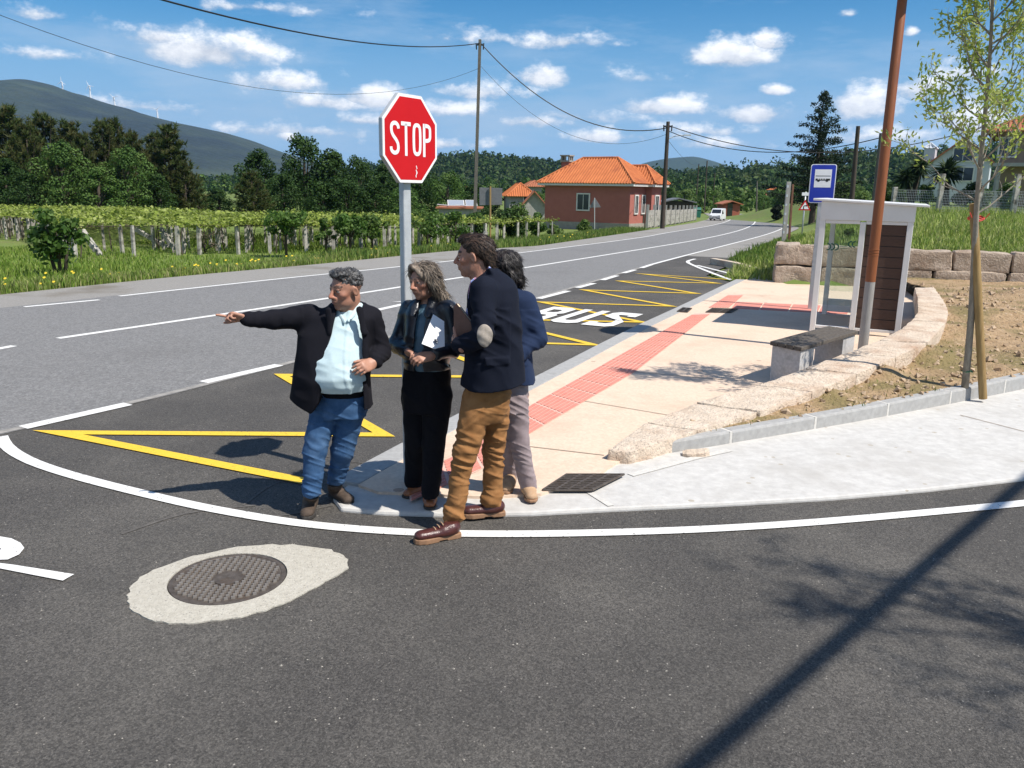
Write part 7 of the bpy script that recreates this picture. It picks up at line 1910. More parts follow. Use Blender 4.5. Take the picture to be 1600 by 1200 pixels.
# ---------------------------------------------------------------- vineyard on stone posts
M['post_stone'] = mat('granite_post', (.27, .25, .22), (.48, .46, .42), 9, .9, .5, 30, c3=(.10, .09, .075), s3=2.6, th3=(.5, .68))
M['vine_wood'] = mat('vine_wood', (.05, .037, .026), (.09, .07, .05), 20, .9)
M['vine_leaf'] = mat('vine_leaf', (1, 1, 1), (.88, .92, .8), 2, .55, col=True, trans=.35, spec=.25)
VINE = [(.26, .32, .055), (.31, .37, .08), (.20, .26, .04), (.36, .40, .13)]
def pergola(front_px, depth, label, n_leaf, rows, sp, hgt=1.28, braces=()):
    Fp = np.array([GT(u, v)[:2] for u, v in front_px]); root = None
    T = Fp[-1] - Fp[0]; T /= np.linalg.norm(T); Nn = np.array([-T[1], T[0]])          # away from the road
    c = Fp.mean(0); root = empty('vine_pergola', (c[0], c[1], HZ(*c)), label, 'vineyard')
    P = resample(Fp, .5)
    # leaves
    k = n_leaf; i = RNG.integers(0, len(P), k); s = RNG.random(k) ** 1.25 * depth; q = P[i] + Nn * s[:, None] + T * RNG.uniform(-.3, .3, (k, 1))
    z = H(q[:, 0], q[:, 1]) + hgt + .14 * fbm(q[:, 0] * .5, q[:, 1] * .5, 8, 2) + np.abs(RNG.normal(0, .14, k)) - .04
    hang = RNG.random(k) < .05 * np.exp(-s / 3); z = np.where(hang, z - RNG.uniform(.05, .3, k), z)
    nrm = RNG.normal(0, .6, (k, 3)); nrm[:, 2] += 1.0; nrm /= np.linalg.norm(nrm, axis=1)[:, None]; a = np.cross(nrm, RNG.normal(0, 1, (k, 3))); a /= np.linalg.norm(a, axis=1)[:, None]; b = np.cross(nrm, a)
    l = RNG.uniform(.055, .105, (k, 1)) * (1 + s[:, None] * .02); p = np.c_[q, z]
    V = np.stack([p - a * l, p + b * l * .8, p + a * l, p - b * l * .8], 1).reshape(-1, 3); cl = np.array(VINE); C = np.repeat(cl[RNG.integers(0, 4, k)] * RNG.uniform(.7, 1.2, (k, 1)), 4, 0)
    link('canopy', np_mesh('canopy', V, np.arange(4 * k).reshape(-1, 4), M['vine_leaf'], C), root)
    npost = 0; mbw = MB()
    for r in range(rows):
        d = r * sp * 1.05 + .15
        off_ = random.uniform(0, .6)
        S_ = np.r_[0, np.cumsum(np.linalg.norm(np.diff(P, axis=0), axis=1))]; s = off_
        last = None
        while s < S_[-1] and npost < 99:
            b0 = np.array([np.interp(s, S_, P[:, 0]), np.interp(s, S_, P[:, 1])]) + Nn * (d + random.uniform(-.12, .12)); z0 = HZ(*b0); w = random.uniform(.10, .18)
            mb = MB(); t = Vector((random.gauss(0, .03), random.gauss(0, .03), 0)); hh = hgt + random.uniform(-.05, .03)
            M3 = rotz(random.uniform(0, 1.5)); M3 = Matrix.Rotation(random.gauss(0, .025), 3, 'X') @ M3; mb.box((b0[0], b0[1], z0 + hh / 2 - .15), (w, w * random.uniform(.7, 1.1), hh + .3), M3, .88)
            mb.build('post', M['post_stone'], root); npost += 1
            # vine stock twisting up beside some posts
            if random.random() < .55:
                x_, y_ = b0 + T * random.uniform(.12, .3); mbw.tube([(x_, y_, z0 - .1), (x_ + random.uniform(-.1, .1), y_ + random.uniform(-.1, .1), z0 + .5), (x_ + random.uniform(-.15, .15), y_, z0 + hgt)], [.035, .028, .02], 5, False)
            if last is not None: mbw.tube([last, (b0[0], b0[1], z0 + hgt)], .018, 4, False)
            last = (b0[0], b0[1], z0 + hgt)
            s += sp * random.uniform(.75, 1.2)
    wv = mbw.build('vine_stems', M['vine_wood'], root); wv['kind'] = 'stuff'
    for (ub, vb, ut, vt) in braces:
        g0 = GT(ub, vb); tp_ = A(ut, vt, g0[1] + .3); mb = MB(); d = Vector(tp_) - Vector(g0); mb.box(Vector(g0) + d * .48, (.22, .18, d.length * 1.04), d.to_track_quat('Z', 'Y').to_matrix()); mb.build('brace', M['post_stone'], root)
    return root
pergola([(-420, 408), (-200, 404), (-30, 370), (60, 380), (118, 404), (200, 402), (300, 399)], 44, 'left vine pergola on stone posts before the pines', 36000, 6, 2.0, 1.28, [(157, 400, 128, 360), (276, 392, 250, 357), (262, 387, 212, 358), (20, 352, 4, 335)])
pergola([(305, 399), (378, 398), (470, 396), (539, 393), (617, 389)], 42, 'middle vine pergola on stone posts left of the stop sign', 32000, 6, 1.5, 1.28, [(508, 391, 530, 365)])
pergola([(622, 389), (690, 385), (760, 380), (830, 375), (870, 373)], 24, 'right vine pergola on stone posts near the square road sign', 15000, 4, 1.6, 1.22, [(748, 385, 760, 362)])

def fruit_tree(base_px, vt, wpx, label, cols, n_blob, n_per, leaf, name='small_tree', z0f=.35, stems=1):
    b = GT(*base_px); Yp = b[1]; t = A(base_px[0], vt, Yp); h = t[2] - b[2]; w = wpx / 2 * Yp / FPX; root = empty(name, b, label, 'tree'); r = np.random.default_rng(int(base_px[0]) + 5)
    bl = []
    for k in range(n_blob):
        a = r.uniform(0, 6.28); d = w * r.uniform(.1, .85); z = b[2] + h * (z0f + (1 - z0f) * r.uniform(.05, .92)); bl.append((b[0] + math.cos(a) * d, b[1] + math.sin(a) * d, z, .30 * w * r.uniform(.7, 1.2)))
    mb = MB()
    for s in range(stems):
        o_ = (s - (stems - 1) / 2) * .12; mb.tube([(b[0] + o_, b[1], b[2] - .1), (b[0] + o_ * 2, b[1], b[2] + h * z0f), (b[0] + o_ * 3.5, b[1], b[2] + h * .75)], [.045 + .012 * h, .035 + .008 * h, .015], 7)
    for q in bl[::2]: mb.tube([(b[0], b[1], b[2] + h * z0f * .9), (q[0], q[1], q[2])], [.03, .008], 5, False)
    mb.build('trunk', M['bark_dark'], root, smooth=True); V, Fq, C = leaf_cloud(bl, n_per, leaf, cols, .1, (.3, 1.15)); link('crown', np_mesh('crown', V, Fq, M['young_leaf'], C), root)
BR = [(.075, .15, .025), (.11, .20, .04), (.16, .24, .07), (.055, .115, .02)]
fruit_tree((95, 431), 331, 96, 'leafy young cherry tree standing alone in the left verge', BR, 26, 58, .19, z0f=.28, stems=3)
fruit_tree((320, 397), 352, 50, 'thin flowering shrub in front of the left vineyard', [(.09, .14, .03), (.16, .12, .08), (.30, .22, .20)], 12, 16, .11, name='shrub', z0f=.15)
fruit_tree((448, 403), 328, 76, 'small dark fruit tree with clear trunk before the vineyard', BR, 24, 80, .17, z0f=.5)
fruit_tree((548, 397), 333, 60, 'fruit tree with leaning trunk left of the stop sign post', BR, 20, 70, .17, z0f=.45)
fruit_tree((582, 394), 336, 60, 'pale leafed vine bush just left of the stop sign post', LIGHTG + BR[:2], 20, 60, .16, z0f=.35)
fruit_tree((510, 396), 342, 36, 'low fruit bush between the two fruit trees', BR, 12, 55, .16, z0f=.4)
fruit_tree((668, 388), 330, 70, 'leafy vine bush right of the stop sign post', LIGHTG[:2] + BR, 22, 60, .17, z0f=.3)
fruit_tree((712, 384), 330, 56, 'green vine bush left of the concrete pole', BR + LIGHTG[:1], 20, 60, .17, z0f=.3)
def bush(u, vb, vt, wpx, label, cols, n=16, per=150, leaf=.2, Yp=None, name='bush'):
    if Yp is None: b = GT(u, vb); Yp = b[1]
    else: x = A(u, vb, Yp)[0]; b = np.array([x, Yp, HZ(x, Yp)])
    h = max(A(u, vt, Yp)[2] - b[2], .3); w = wpx / 2 * Yp / FPX; r = np.random.default_rng(int(u * 7 + vt)); root = empty(name, b, label, 'bush')
    bl = []
    for k in range(n):
        a = r.uniform(0, 6.28); z = h * r.uniform(.15, .8); d = w * r.uniform(.0, .75) * (1.05 - .5 * z / h); bl.append((b[0] + math.cos(a) * d, b[1] + math.sin(a) * d, b[2] + z, .30 * min(w, h) * r.uniform(.8, 1.2)))
    V, Fq, C = leaf_cloud(bl, per, leaf, cols, .3, (.5, 1.1)); link('crown', np_mesh('crown', V, Fq, M['needle'], C), root)
    mb = MB()
    for q in bl[::3]: mb.tube([(b[0], b[1], b[2] - .1), (q[0], q[1], q[2])], [.05, .015], 5, False)
    mb.build('stem', M['bark_dark'], root)
bush(800, 374, 314, 84, 'big dark green bush beside the square road sign', DARKG + LIGHTG[:1], 22, 200, .22)
bush(742, 376, 326, 50, 'dark bush around the foot of the concrete pole', DARKG + MIDG, 14, 160, .2)
bush(838, 371, 328, 44, 'rounded green bush before the left end of the pink house', MIDG, 14, 150, .2)
bush(868, 366, 347, 50, 'low pale vine row in front of the pink house', LIGHTG, 10, 120, .2)
bush(910, 362, 342, 60, 'low leafy vine row before the pink house window', LIGHTG, 10, 120, .2)
bush(956, 357, 340, 56, 'leafy low row at the foot of the pink house corner', LIGHTG + MIDG[:1], 10, 120, .2)
bush(992, 352, 333, 22, 'small round shrub at the corner of the pink house', DARKG, 8, 110, .2)
bush(1214, 344, 318, 26, 'black-green clipped hedge at the bend of the road', [(.010, .018, .009), (.014, .022, .010)], 12, 160, .3)

# ---------------------------------------------------------------- houses
M['pink_wall'] = mat('pink_render', (.36, .12, .095), (.40, .14, .11), 2, .9, .2, 30)
M['stone_base'] = mat('stone_plinth', (.26, .24, .21), (.36, .34, .31), 3, .9, .4, 8)
M['tile'] = mat('orange_roof_tile', (.42, .12, .035), (.54, .175, .055), 1.3, .8, c3=(.36, .10, .035), s3=.7)
M['old_tile'] = mat('old_roof_tile', (.30, .10, .05), (.42, .16, .08), 1.6, .85, c3=(.22, .085, .05), s3=.8)
M['trim_white'] = mat('white_trim', (.62, .60, .57), (.70, .68, .65), 4, .7)
M['window_dark'] = mat('window_glass', (.02, .024, .03), None, rough=.12, spec=.7)
M['white_wall'] = mat('white_render', (.46, .49, .54), (.54, .57, .61), 2, .9)
M['tan_wall'] = mat('tan_render', (.26, .185, .135), (.31, .225, .165), 2, .9)
M['grey_wall'] = mat('grey_block', (.28, .27, .25), (.38, .37, .35), 3, .9, .3, 20)
def solve_len(p, d, u_t):
    lo, hi = 0.2, 80.0; s = np.sign(PRJ(p + d * hi)[0] - PRJ(p + d * lo)[0])
    for _ in range(50):
        m_ = (lo + hi) / 2
        if (PRJ(p + d * m_)[0] - u_t) * s > 0: hi = m_
        else: lo = m_
    return lo
def tiled_hip(mb, mbr, O, e1, e2, L1, L2, z, rise, ov, ridge=True):
    """hip roof over the rectangle O, O+e1*L1, O+e2*L2 with rows of half-round tiles"""
    c = [O - e1 * ov - e2 * ov, O + e1 * (L1 + ov) - e2 * ov, O + e1 * (L1 + ov) + e2 * (L2 + ov), O - e1 * ov + e2 * (L2 + ov)]
    W1, W2 = L1 + 2 * ov, L2 + 2 * ov; hw = min(W1, W2) / 2
    if W1 >= W2: ra, rb = c[0] + e1 * hw + e2 * hw, c[1] - e1 * hw + e2 * hw
    else: ra, rb = c[0] + e1 * hw + e2 * hw, c[3] + e1 * hw - e2 * hw
    P = [Vector((*q, z)) for q in c] + [Vector((*ra, z + rise)), Vector((*rb, z + rise))]
    if W1 >= W2: fs = [(0, 1, 5, 4), (1, 2, 5), (2, 3, 4, 5), (3, 0, 4)]
    else: fs = [(0, 1, 4), (1, 2, 5, 4), (2, 3, 5), (3, 0, 4, 5)]
    mb.add(P, fs + [(3, 2, 1, 0)])
    for f in fs:
        a, b = P[f[0]], P[f[1]]; top = [P[i] for i in f[2:]]; ed = (b - a); l = ed.length; ed = ed / l; nr = ed.cross(top[0] - a).normalized(); nr = nr if nr.z > 0 else -nr; up = nr.cross(ed); up = up if up.z > 0 else -up
        pts = sorted([((q - a).dot(ed), (q - a).dot(up)) for q in top])
        xs = [0] + [p_[0] for p_ in pts] + [l]; ys = [0] + [p_[1] for p_ in pts] + [0]
        n = int(l / .30)
        for k in range(n):
            t = (k + .5) * l / n; hgt = float(np.interp(t, xs, ys))
            if hgt < .25: continue
            s = a + ed * t; mbr.tube([s + nr * .02 - up * .05, s + up * hgt + nr * .02], .085, 5, True)
    for i, j in ((0, 4), (1, 5 if W1 >= W2 else 4), (2, 5), (3, 4 if W1 >= W2 else 5), (4, 5)):
        mbr.tube([P[i] + Vector((0, 0, .06)), P[j] + Vector((0, 0, .06))], .11, 6)
    return P
def window(root, ctr, along, nrm, w, h, frame_m=None, bars=True, name='window'):
    ctr, al, nm = Vector(ctr), Vector(along).normalized(), Vector(nrm).normalized(); up = Vector((0, 0, 1)); M3 = Matrix((al, nm, up)).transposed()
    mb = MB()
    for s in (-1, 1):
        mb.box(ctr + al * (s * w / 2) + nm * .05, (.12, .12, h + .24), M3); mb.box(ctr + up * (s * (h / 2 + .06)) + nm * .05, (w - .12, .12, .12), M3)
    f = mb.build(name, frame_m or M['trim_white'], root); mb = MB(); mb.box(ctr + nm * .02, (w - .1, .06, h - .02), M3); mb.build('pane', M['window_dark'], f)
    if bars:
        mb = MB(); mb.box(ctr + nm * .065, (.05, .03, h - .04), M3)
        mb.build('glazing_bar', frame_m or M['trim_white'], f)
def v3(p, z): return Vector((float(p[0]), float(p[1]), float(z)))
def pink_house():
    Yc = 80.0; cx = A(983, 342, Yc)[0]; c = np.array([cx, Yc]); zb = HZ(cx, Yc) - .1; zc = np.array([cx, Yc, zb + 1.5])
    e2 = np.array([.533, .846]); e1 = np.array([-.846, .533])
    L1 = solve_len(zc, np.array([*e1, 0]), 851); L2 = min(solve_len(zc, np.array([*e2, 0]), 1019), 12.0); ze = A(983, 291, Yc)[2]
    root = empty('pink_house', (*(c + e1 * L1 / 2 + e2 * L2 / 2), zb), 'single storey pink house with orange hipped tile roof and chimney', 'house')
    mb = MB(); mb.prism([tuple(c), tuple(c + e2 * L2), tuple(c + e2 * L2 + e1 * L1), tuple(c + e1 * L1)], zb + .7, ze)
    # wing further along the road, set a little forward of the side wall
    w0 = c + e2 * (L2 - 2.0) - e1 * .7; W1 = 6.5; W2 = max(2.4, solve_len(np.array([*w0, zb + 1.5]), np.array([*e2, 0]), 1031))
    mb.prism([tuple(w0), tuple(w0 + e2 * W2), tuple(w0 + e2 * W2 + e1 * W1), tuple(w0 + e1 * W1)], zb + .7, ze - .02); mb.build('wall', M['pink_wall'], root)
    mb = MB(); g = .06
    mb.prism([tuple(c - e1 * g - e2 * g), tuple(c + e2 * (L2 + g) - e1 * g), tuple(c + e2 * (L2 + g) + e1 * (L1 + g)), tuple(c + e1 * (L1 + g) - e2 * g)], zb - .8, zb + .72); mb.build('plinth', M['stone_base'], root)
    mb = MB(); mb.prism([tuple(w0 - e1 * g - e2 * g), tuple(w0 + e2 * (W2 + g) - e1 * g), tuple(w0 + e2 * (W2 + g) + e1 * W1), tuple(w0 + e1 * W1 - e2 * g)], zb - .8, zb + .69); mb.build('wing_plinth', M['stone_base'], root)
    mb = MB(); o = .55
    mb.prism([tuple(c - e1 * o - e2 * o), tuple(c + e2 * (L2 + o) - e1 * o), tuple(c + e2 * (L2 + o) + e1 * (L1 + o)), tuple(c + e1 * (L1 + o) - e2 * o)], ze, ze + .24); mb.build('eave', M['trim_white'], root)
    mb = MB(); mb.prism([tuple(w0 - e1 * o - e2 * o), tuple(w0 + e2 * (W2 + o) - e1 * o), tuple(w0 + e2 * (W2 + o) + e1 * W1), tuple(w0 + e1 * W1 - e2 * o)], ze - .01, ze + .23); mb.build('eave', M['trim_white'], root)
    mb = MB(); r_ = MB(); rise = A(937, 248, Yc + 6)[2] - ze - .24
    tiled_hip(mb, mb, c, e1, e2, L1, L2, ze + .25, rise, .62); mb.build('roof', M['tile'], root)
    mb = MB(); tiled_hip(mb, mb, w0, e1, e2, W1, W2, ze + .24, rise * .72, .62); mb.build('roof', M['tile'], root)
    # chimney near the far left end of the ridge slope
    ch = c + e1 * (L1 - 1.3) + e2 * 2.0; zt = A(866, 253, ch[1])[2]; mb = MB(); mb.box((*ch, (ze + zt) / 2), (.85, .85, zt - ze), Matrix.Rotation(R(-30), 3, 'Z')); ck = mb.build('chimney', M['pink_wall'], root)
    mb = MB(); Rz = Matrix.Rotation(R(-30), 3, 'Z')
    mb.box((*ch, zt + .08), (1.05, 1.05, .16), Rz); mb.box((*ch, zt + .62), (1.1, 1.1, .12), Rz)
    for a in (-.4, 0, .4):
        for b in (-.4, .4): mb.box(Vector((*ch, zt + .36)) + Rz @ Vector((a, b, 0)), (.14, .14, .4), Rz); mb.box(Vector((*ch, zt + .36)) + Rz @ Vector((b, a, 0)), (.13, .13, .4), Rz)
    mb.build('chimney_cap', M['stone_base'], ck)
    nl = (-e2[0], -e2[1], 0); nr = (-e1[0], -e1[1], 0)
    t = solve_len(zc, np.array([*e1, 0]), 911); window(root, v3(c + e1 * t, (zb + ze) / 2 + .55), (*e1, 0), nl, 1.35, 1.45)
    for q in (L2 * .25, L2 * .55): window(root, v3(c + e2 * q, (zb + ze) / 2 + .4), (*e2, 0), nr, .75, 1.6)
    window(root, v3(w0 + e2 * W2 * .5, (zb + ze) / 2 + .4), (*e2, 0), nr, .9, 1.6)
    mb = MB(); dctr = v3(c + e2 * (L2 - 1.8), zb + 1.75); mb.box(dctr + Vector(nr) * .03, (1.0, .08, 2.1), Matrix((Vector((*e2, 0)), Vector(nr), Vector((0, 0, 1)))).transposed()); mb.build('door', M['bark_dark'], root)
    return c, e1, e2, L1, L2, zb
pink_house()
def simple_house(name, u0, u1, vb, v_eave, v_ridge, Yp, wall_m, roof_m, label, depth=8, yaw=0.0, gable=False, wins=(), zoff=-.3, ov=.5, wsize=(1.1, 1.2)):
    x0, x1 = A(u0, vb, Yp)[0], A(u1, vb, Yp)[0]; e1 = np.array([math.cos(yaw), math.sin(yaw)]); e2 = np.array([-e1[1], e1[0]]); c = np.array([x0, Yp]); L1 = solve_len(np.array([x0, Yp, 2.0]), np.array([*e1, 0]), u1)
    um = (u0 + u1) / 2; ze = A(um, v_eave, Yp)[2]; zr = A(um, v_ridge, Yp + (0 if gable else depth / 2))[2]; zb = min(HZ(x0, Yp), HZ(x1, Yp)) + zoff
    root = empty(name, (*(c + e1 * L1 / 2 + e2 * depth / 2), zb), label, 'house'); mb = MB(); cc = [c, c + e1 * L1, c + e1 * L1 + e2 * depth, c + e2 * depth]
    mb.prism([tuple(q) for q in cc], zb, ze)
    if gable:
        for k in (0, 1):
            a, b = (cc[0], cc[1]) if k == 0 else (cc[2], cc[3]); m_ = (a + b) / 2; n_ = e2 * (.001 if k == 0 else -.001); I_ = e2 * (.25 if k == 0 else -.25)
            mb.add([(*a, ze), (*b, ze), (*m_, zr), (*(a + I_), ze), (*(b + I_), ze), (*(m_ + I_), zr)], [(0, 1, 2), (5, 4, 3), (0, 2, 5, 3), (1, 4, 5, 2)])
    mb.build('wall', wall_m, root); mb = MB()
    if gable:
        for s in (0, 1):
            a = cc[0] if s == 0 else cc[1]; sg = -1 if s == 0 else 1; m_ = (cc[0] + cc[1]) / 2; sl = (zr - ze) / (L1 / 2)
            p0 = a + e1 * sg * ov - e2 * ov; p1 = a + e1 * sg * ov + e2 * (depth + ov); q0 = m_ - e2 * ov; q1 = m_ + e2 * (depth + ov)
            mb.slab([v3(p0, ze - sl * ov + .15), v3(p1, ze - sl * ov + .15), v3(q1, zr + .15), v3(q0, zr + .15)], Vector((*(e1 * sg), 1)) , .14)
    else: tiled_hip(mb, mb, c, e1, e2, L1, depth, ze + .02, zr - ze, ov)
    mb.build('roof', roof_m, root)
    for (u, v) in wins:
        t = solve_len(np.array([x0, Yp, 2.0]), np.array([*e1, 0]), u); window(root, v3(c + e1 * t, A(u, v, Yp + math.sin(yaw) * t)[2]), (*e1, 0), (*(-e2), 0), *wsize)
    return root
simple_house('village_house', 796, 834, 325, 307, 287, 122, M['grey_wall'], M['tile'], 'distant house with orange hipped roof left of the pink house', 9, .1, wins=[(824, 312)])
simple_house('village_house', 818, 852, 328, 318, 299, 112, M['grey_wall'], M['old_tile'], 'small pale gabled barn touching the pink house in view', 7, .0, gable=True)
simple_house('village_house', 826, 846, 318, 292, 283, 150, M['grey_wall'], M['old_tile'], 'upper roof of a distant house beside the pink chimney', 8, .1)
simple_house('village_house', 724, 738, 306, 298, 291, 300, M['white_wall'], M['tile'], 'tiny white house with orange roof on the far hillside', 9, .1, zoff=3)
simple_house('village_house', 1214, 1226, 302, 297, 293.5, 330, M['white_wall'], M['tile'], 'tiny white house among trees above the road bend', 9, .1, zoff=0)
simple_house('village_house', 1183, 1202, 310, 305, 300, 300, M['grey_wall'], M['old_tile'], 'brown roofed farmhouse among trees above the road bend', 9, .1, zoff=0)
wh = simple_house('white_house', 1452, 1540, 300, 252, 218, 92, M['white_wall'], M['old_tile'], 'white gabled house on the rise behind the yucca palms', 11, -.52, gable=True, wins=[(1496, 241), (1500, 272)], ov=.35, wsize=(1.9, 1.3))
simple_house('white_house_wing', 1436, 1452, 300, 232, 226, 93, M['white_wall'], M['white_wall'], 'narrow white stair tower at the left of the white house', 3, -.52, ov=.05) 
def brown_house():
    root = simple_house('tan_house', 1553, 1840, 305, 209, 150, 62, M['tan_wall'], M['old_tile'], 'two storey tan house with brown tiled roof at the right edge', 10, -.56, wins=[(1563, 230), (1660, 232)], ov=1.0)
    e1 = np.array([math.cos(-.56), math.sin(-.56)]); e2 = np.array([-e1[1], e1[0]]); c = np.array([A(1553, 305, 62)[0], 62.0]); z = A(1560, 258, 62)[2]; mb = MB(); mb.prism([tuple(c - e2 * 1.2 - e1 * .3), tuple(c - e2 * 1.2 + e1 * 12), tuple(c - e2 * .01 + e1 * 12), tuple(c - e2 * .01 - e1 * .3)], z - .12, z + .12); mb.build('balcony', M['grey_wall'], root)
    for k in range(3):
        q = c + e1 * (.1 + k * 3.2) - e2 * 1.0; mb = MB(); mb.box((*q, z - 1.65), (.25, .25, 3.0)); mb.build('balcony_pillar', M['grey_wall'], root)
brown_house()
# low shed with solar panels behind the vines
def solar_shed():
    Yp = 70.0; x0, x1 = A(686, 326, Yp)[0], A(748, 326, Yp)[0]; z = A(715, 326, Yp)[2]; zb = HZ(x0, Yp); root = empty('shed', ((x0 + x1) / 2, Yp + 2, zb), 'low red roofed shed behind the vines left of the concrete pole', 'shed')
    mb = MB(); mb.box(((x0 + x1) / 2, Yp + 2, (z + zb) / 2), (x1 - x0, 4, z - zb)); mb.build('wall', M['grey_wall'], root); mb = MB(); mb.box(((x0 + x1) / 2, Yp + 2, z + .06), (x1 - x0 + .5, 4.6, .12)); mb.build('roof', M['old_tile'], root)
    for k, (ua, ub) in enumerate(((700, 726), (728, 746))):
        a, b = A(ua, 323, Yp + .5), A(ub, 323, Yp + .5); t = A((ua + ub) / 2 - 2, 312.5, Yp + 1.0)[2]; zz = z + .14
        P = [Vector((a[0], Yp + .4, zz + .1)), Vector((b[0], Yp + .4, zz + .1)), Vector((b[0] - .1, Yp + 1.2, t)), Vector((a[0] - .1, Yp + 1.2, t))]; n_ = (P[1] - P[0]).cross(P[3] - P[0])
        pr = empty('solar_panel', ((a[0] + b[0]) / 2, Yp + .8, zz), ('larger tilted solar panel on the left of the shed roof', 'smaller solar panel half hidden by the concrete pole')[k], 'solar panel')
        mb = MB(); mb.slab(P, n_, .06); mb.build('panel_frame', M['trim_white'], pr); c_ = sum(P, Vector()) / 4; Q = [c_ + (p_ - c_) * .92 + n_.normalized() * .006 for p_ in P]; mb = MB(); mb.slab(Q, n_, .01); mb.build('cell_sheet', mat('solar_glass', (.30, .33, .38), None, rough=.2, spec=.8), pr)
        mb = MB(); mb.tube([P[3], Vector((P[3].x, Yp + 1.3, z + .12))], .03, 5); mb.tube([P[2], Vector((P[2].x, Yp + 1.3, z + .12))], .03, 5); mb.tube([Vector((P[0].x - .9, Yp + .5, z + .3)), P[0]], .05, 6); mb.build('stand', M['galv'], pr)
solar_shed()
# concrete panel fence, shed, bins, van, hut along the far left side of the road
def panel_fence():
    Q_ = off(SH_L, -1.3); uq = np.array([PRJ((*q, HZ(*q)))[0] for q in Q_]); sel = np.nonzero((uq > 1008) & (Q_[:, 1] > 40) & (Q_[:, 1] < 110))[0]; a = Q_[sel[0]]; b = Q_[[i for i in sel if uq[i] < 1092][-1]]; n = 11; root = empty('panel_fence', (*((a + b) / 2), HZ(*((a + b) / 2))), 'grey concrete panel fence along the road before the pink house', 'fence'); hh = 1.75
    d = (b - a) / n; l = np.linalg.norm(d); t = d / l; M3 = rotz(math.atan2(t[1], t[0]))
    for k in range(n + 1):
        p_ = a + d * k; z = HZ(*p_); mb = MB(); mb.box((*p_, z + hh / 2), (.2, .2, hh + .35), M3); mb.build('post', M['grey_wall'], root)
        if k < n: q = p_ + d / 2; mb = MB(); [mb.box((*q, z + .3 + j * .46), (l - .22, .07, .44), M3) for j in range(3)]; mb.build('panel', M['post_stone'], root)
panel_fence()
def shed(name, u0, u1, vt, vb, Yp, wall_m, roof_m, label, dp=4):
    x0, x1 = A(u0, vt, Yp)[0], A(u1, vt, Yp)[0]; zt = A((u0 + u1) / 2, vt, Yp)[2]; zb = HZ((x0 + x1) / 2, Yp) - .2; root = empty(name, ((x0 + x1) / 2, Yp + dp / 2, zb), label, 'shed')
    mb = MB(); mb.prism([(x0, Yp), (x1, Yp), (x1, Yp + dp), (x0, Yp + dp)], zb, zt - .3); mb.build('wall', wall_m, root)
    mb = MB(); m_ = (x0 + x1) / 2; mb.add([(x0 - .4, Yp - .4, zt - .5), (m_, Yp - .4, zt), (x1 + .4, Yp - .4, zt - .5), (x0 - .4, Yp + dp + .4, zt - .5), (m_, Yp + dp + .4, zt), (x1 + .4, Yp + dp + .4, zt - .5), (x0 - .4, Yp - .4, zt - .35), (m_, Yp - .4, zt + .15), (x1 + .4, Yp - .4, zt - .35), (x0 - .4, Yp + dp + .4, zt - .35), (m_, Yp + dp + .4, zt + .15), (x1 + .4, Yp + dp + .4, zt - .35)],
        [(6, 7, 10, 9), (7, 8, 11, 10), (0, 3, 4, 1), (1, 4, 5, 2), (0, 1, 7, 6), (1, 2, 8, 7), (3, 9, 10, 4), (4, 10, 11, 5), (0, 6, 9, 3), (2, 5, 11, 8)]); mb.build('roof', roof_m, root)
    mb = MB(); mb.box(((x0 * .6 + x1 * .4), Yp - .02, zb + 1.1), ((x1 - x0) * .3, .1, 1.9)); mb.build('door', M['window_dark'], root)
    return root
shed('open_shed', 1038, 1084, 311, 330, 112, M['bark_dark'], M['sign_back'], 'dark open shed with grey roof behind the panel fence')
shed('roadside_hut', 1131, 1157, 315, 333, 128, mat('red_planks', (.30, .085, .05), (.36, .11, .07), 3, .8), M['old_tile'], 'small red hut beside the road beyond the white van')
def bin_():
    b = GT(1086, 341); root = empty('waste_container', b, 'green waste container beside the fence near the van', 'container'); g = mat('green_plastic', (.015, .12, .09), (.02, .15, .11), 3, .5)
    mb = MB(); mb.box((b[0], b[1], b[2] + .75), (1.5, 1.1, 1.2), None, 1.08); mb.build('body', g, root, bevel=.04); mb = MB(); mb.lathe([(.66, -.8), (.66, .8)], (0, 0, 0), 12, Matrix.Rotation(R(90), 3, 'Y')); mb.v = [(x + b[0], y + b[1], max(z * .55 + b[2] + 1.36, b[2] + 1.36)) for x, y, z in mb.v]; mb.build('lid', g, root)
    for s in (-1, 1): mb = MB(); mb.lathe([(.1, -.05), (.1, .05)], (b[0] + s * .55, b[1] - .4, b[2] + .1), 10, Matrix.Rotation(R(90), 3, 'Y')); mb.build('wheel', M['cable'], root)
bin_()
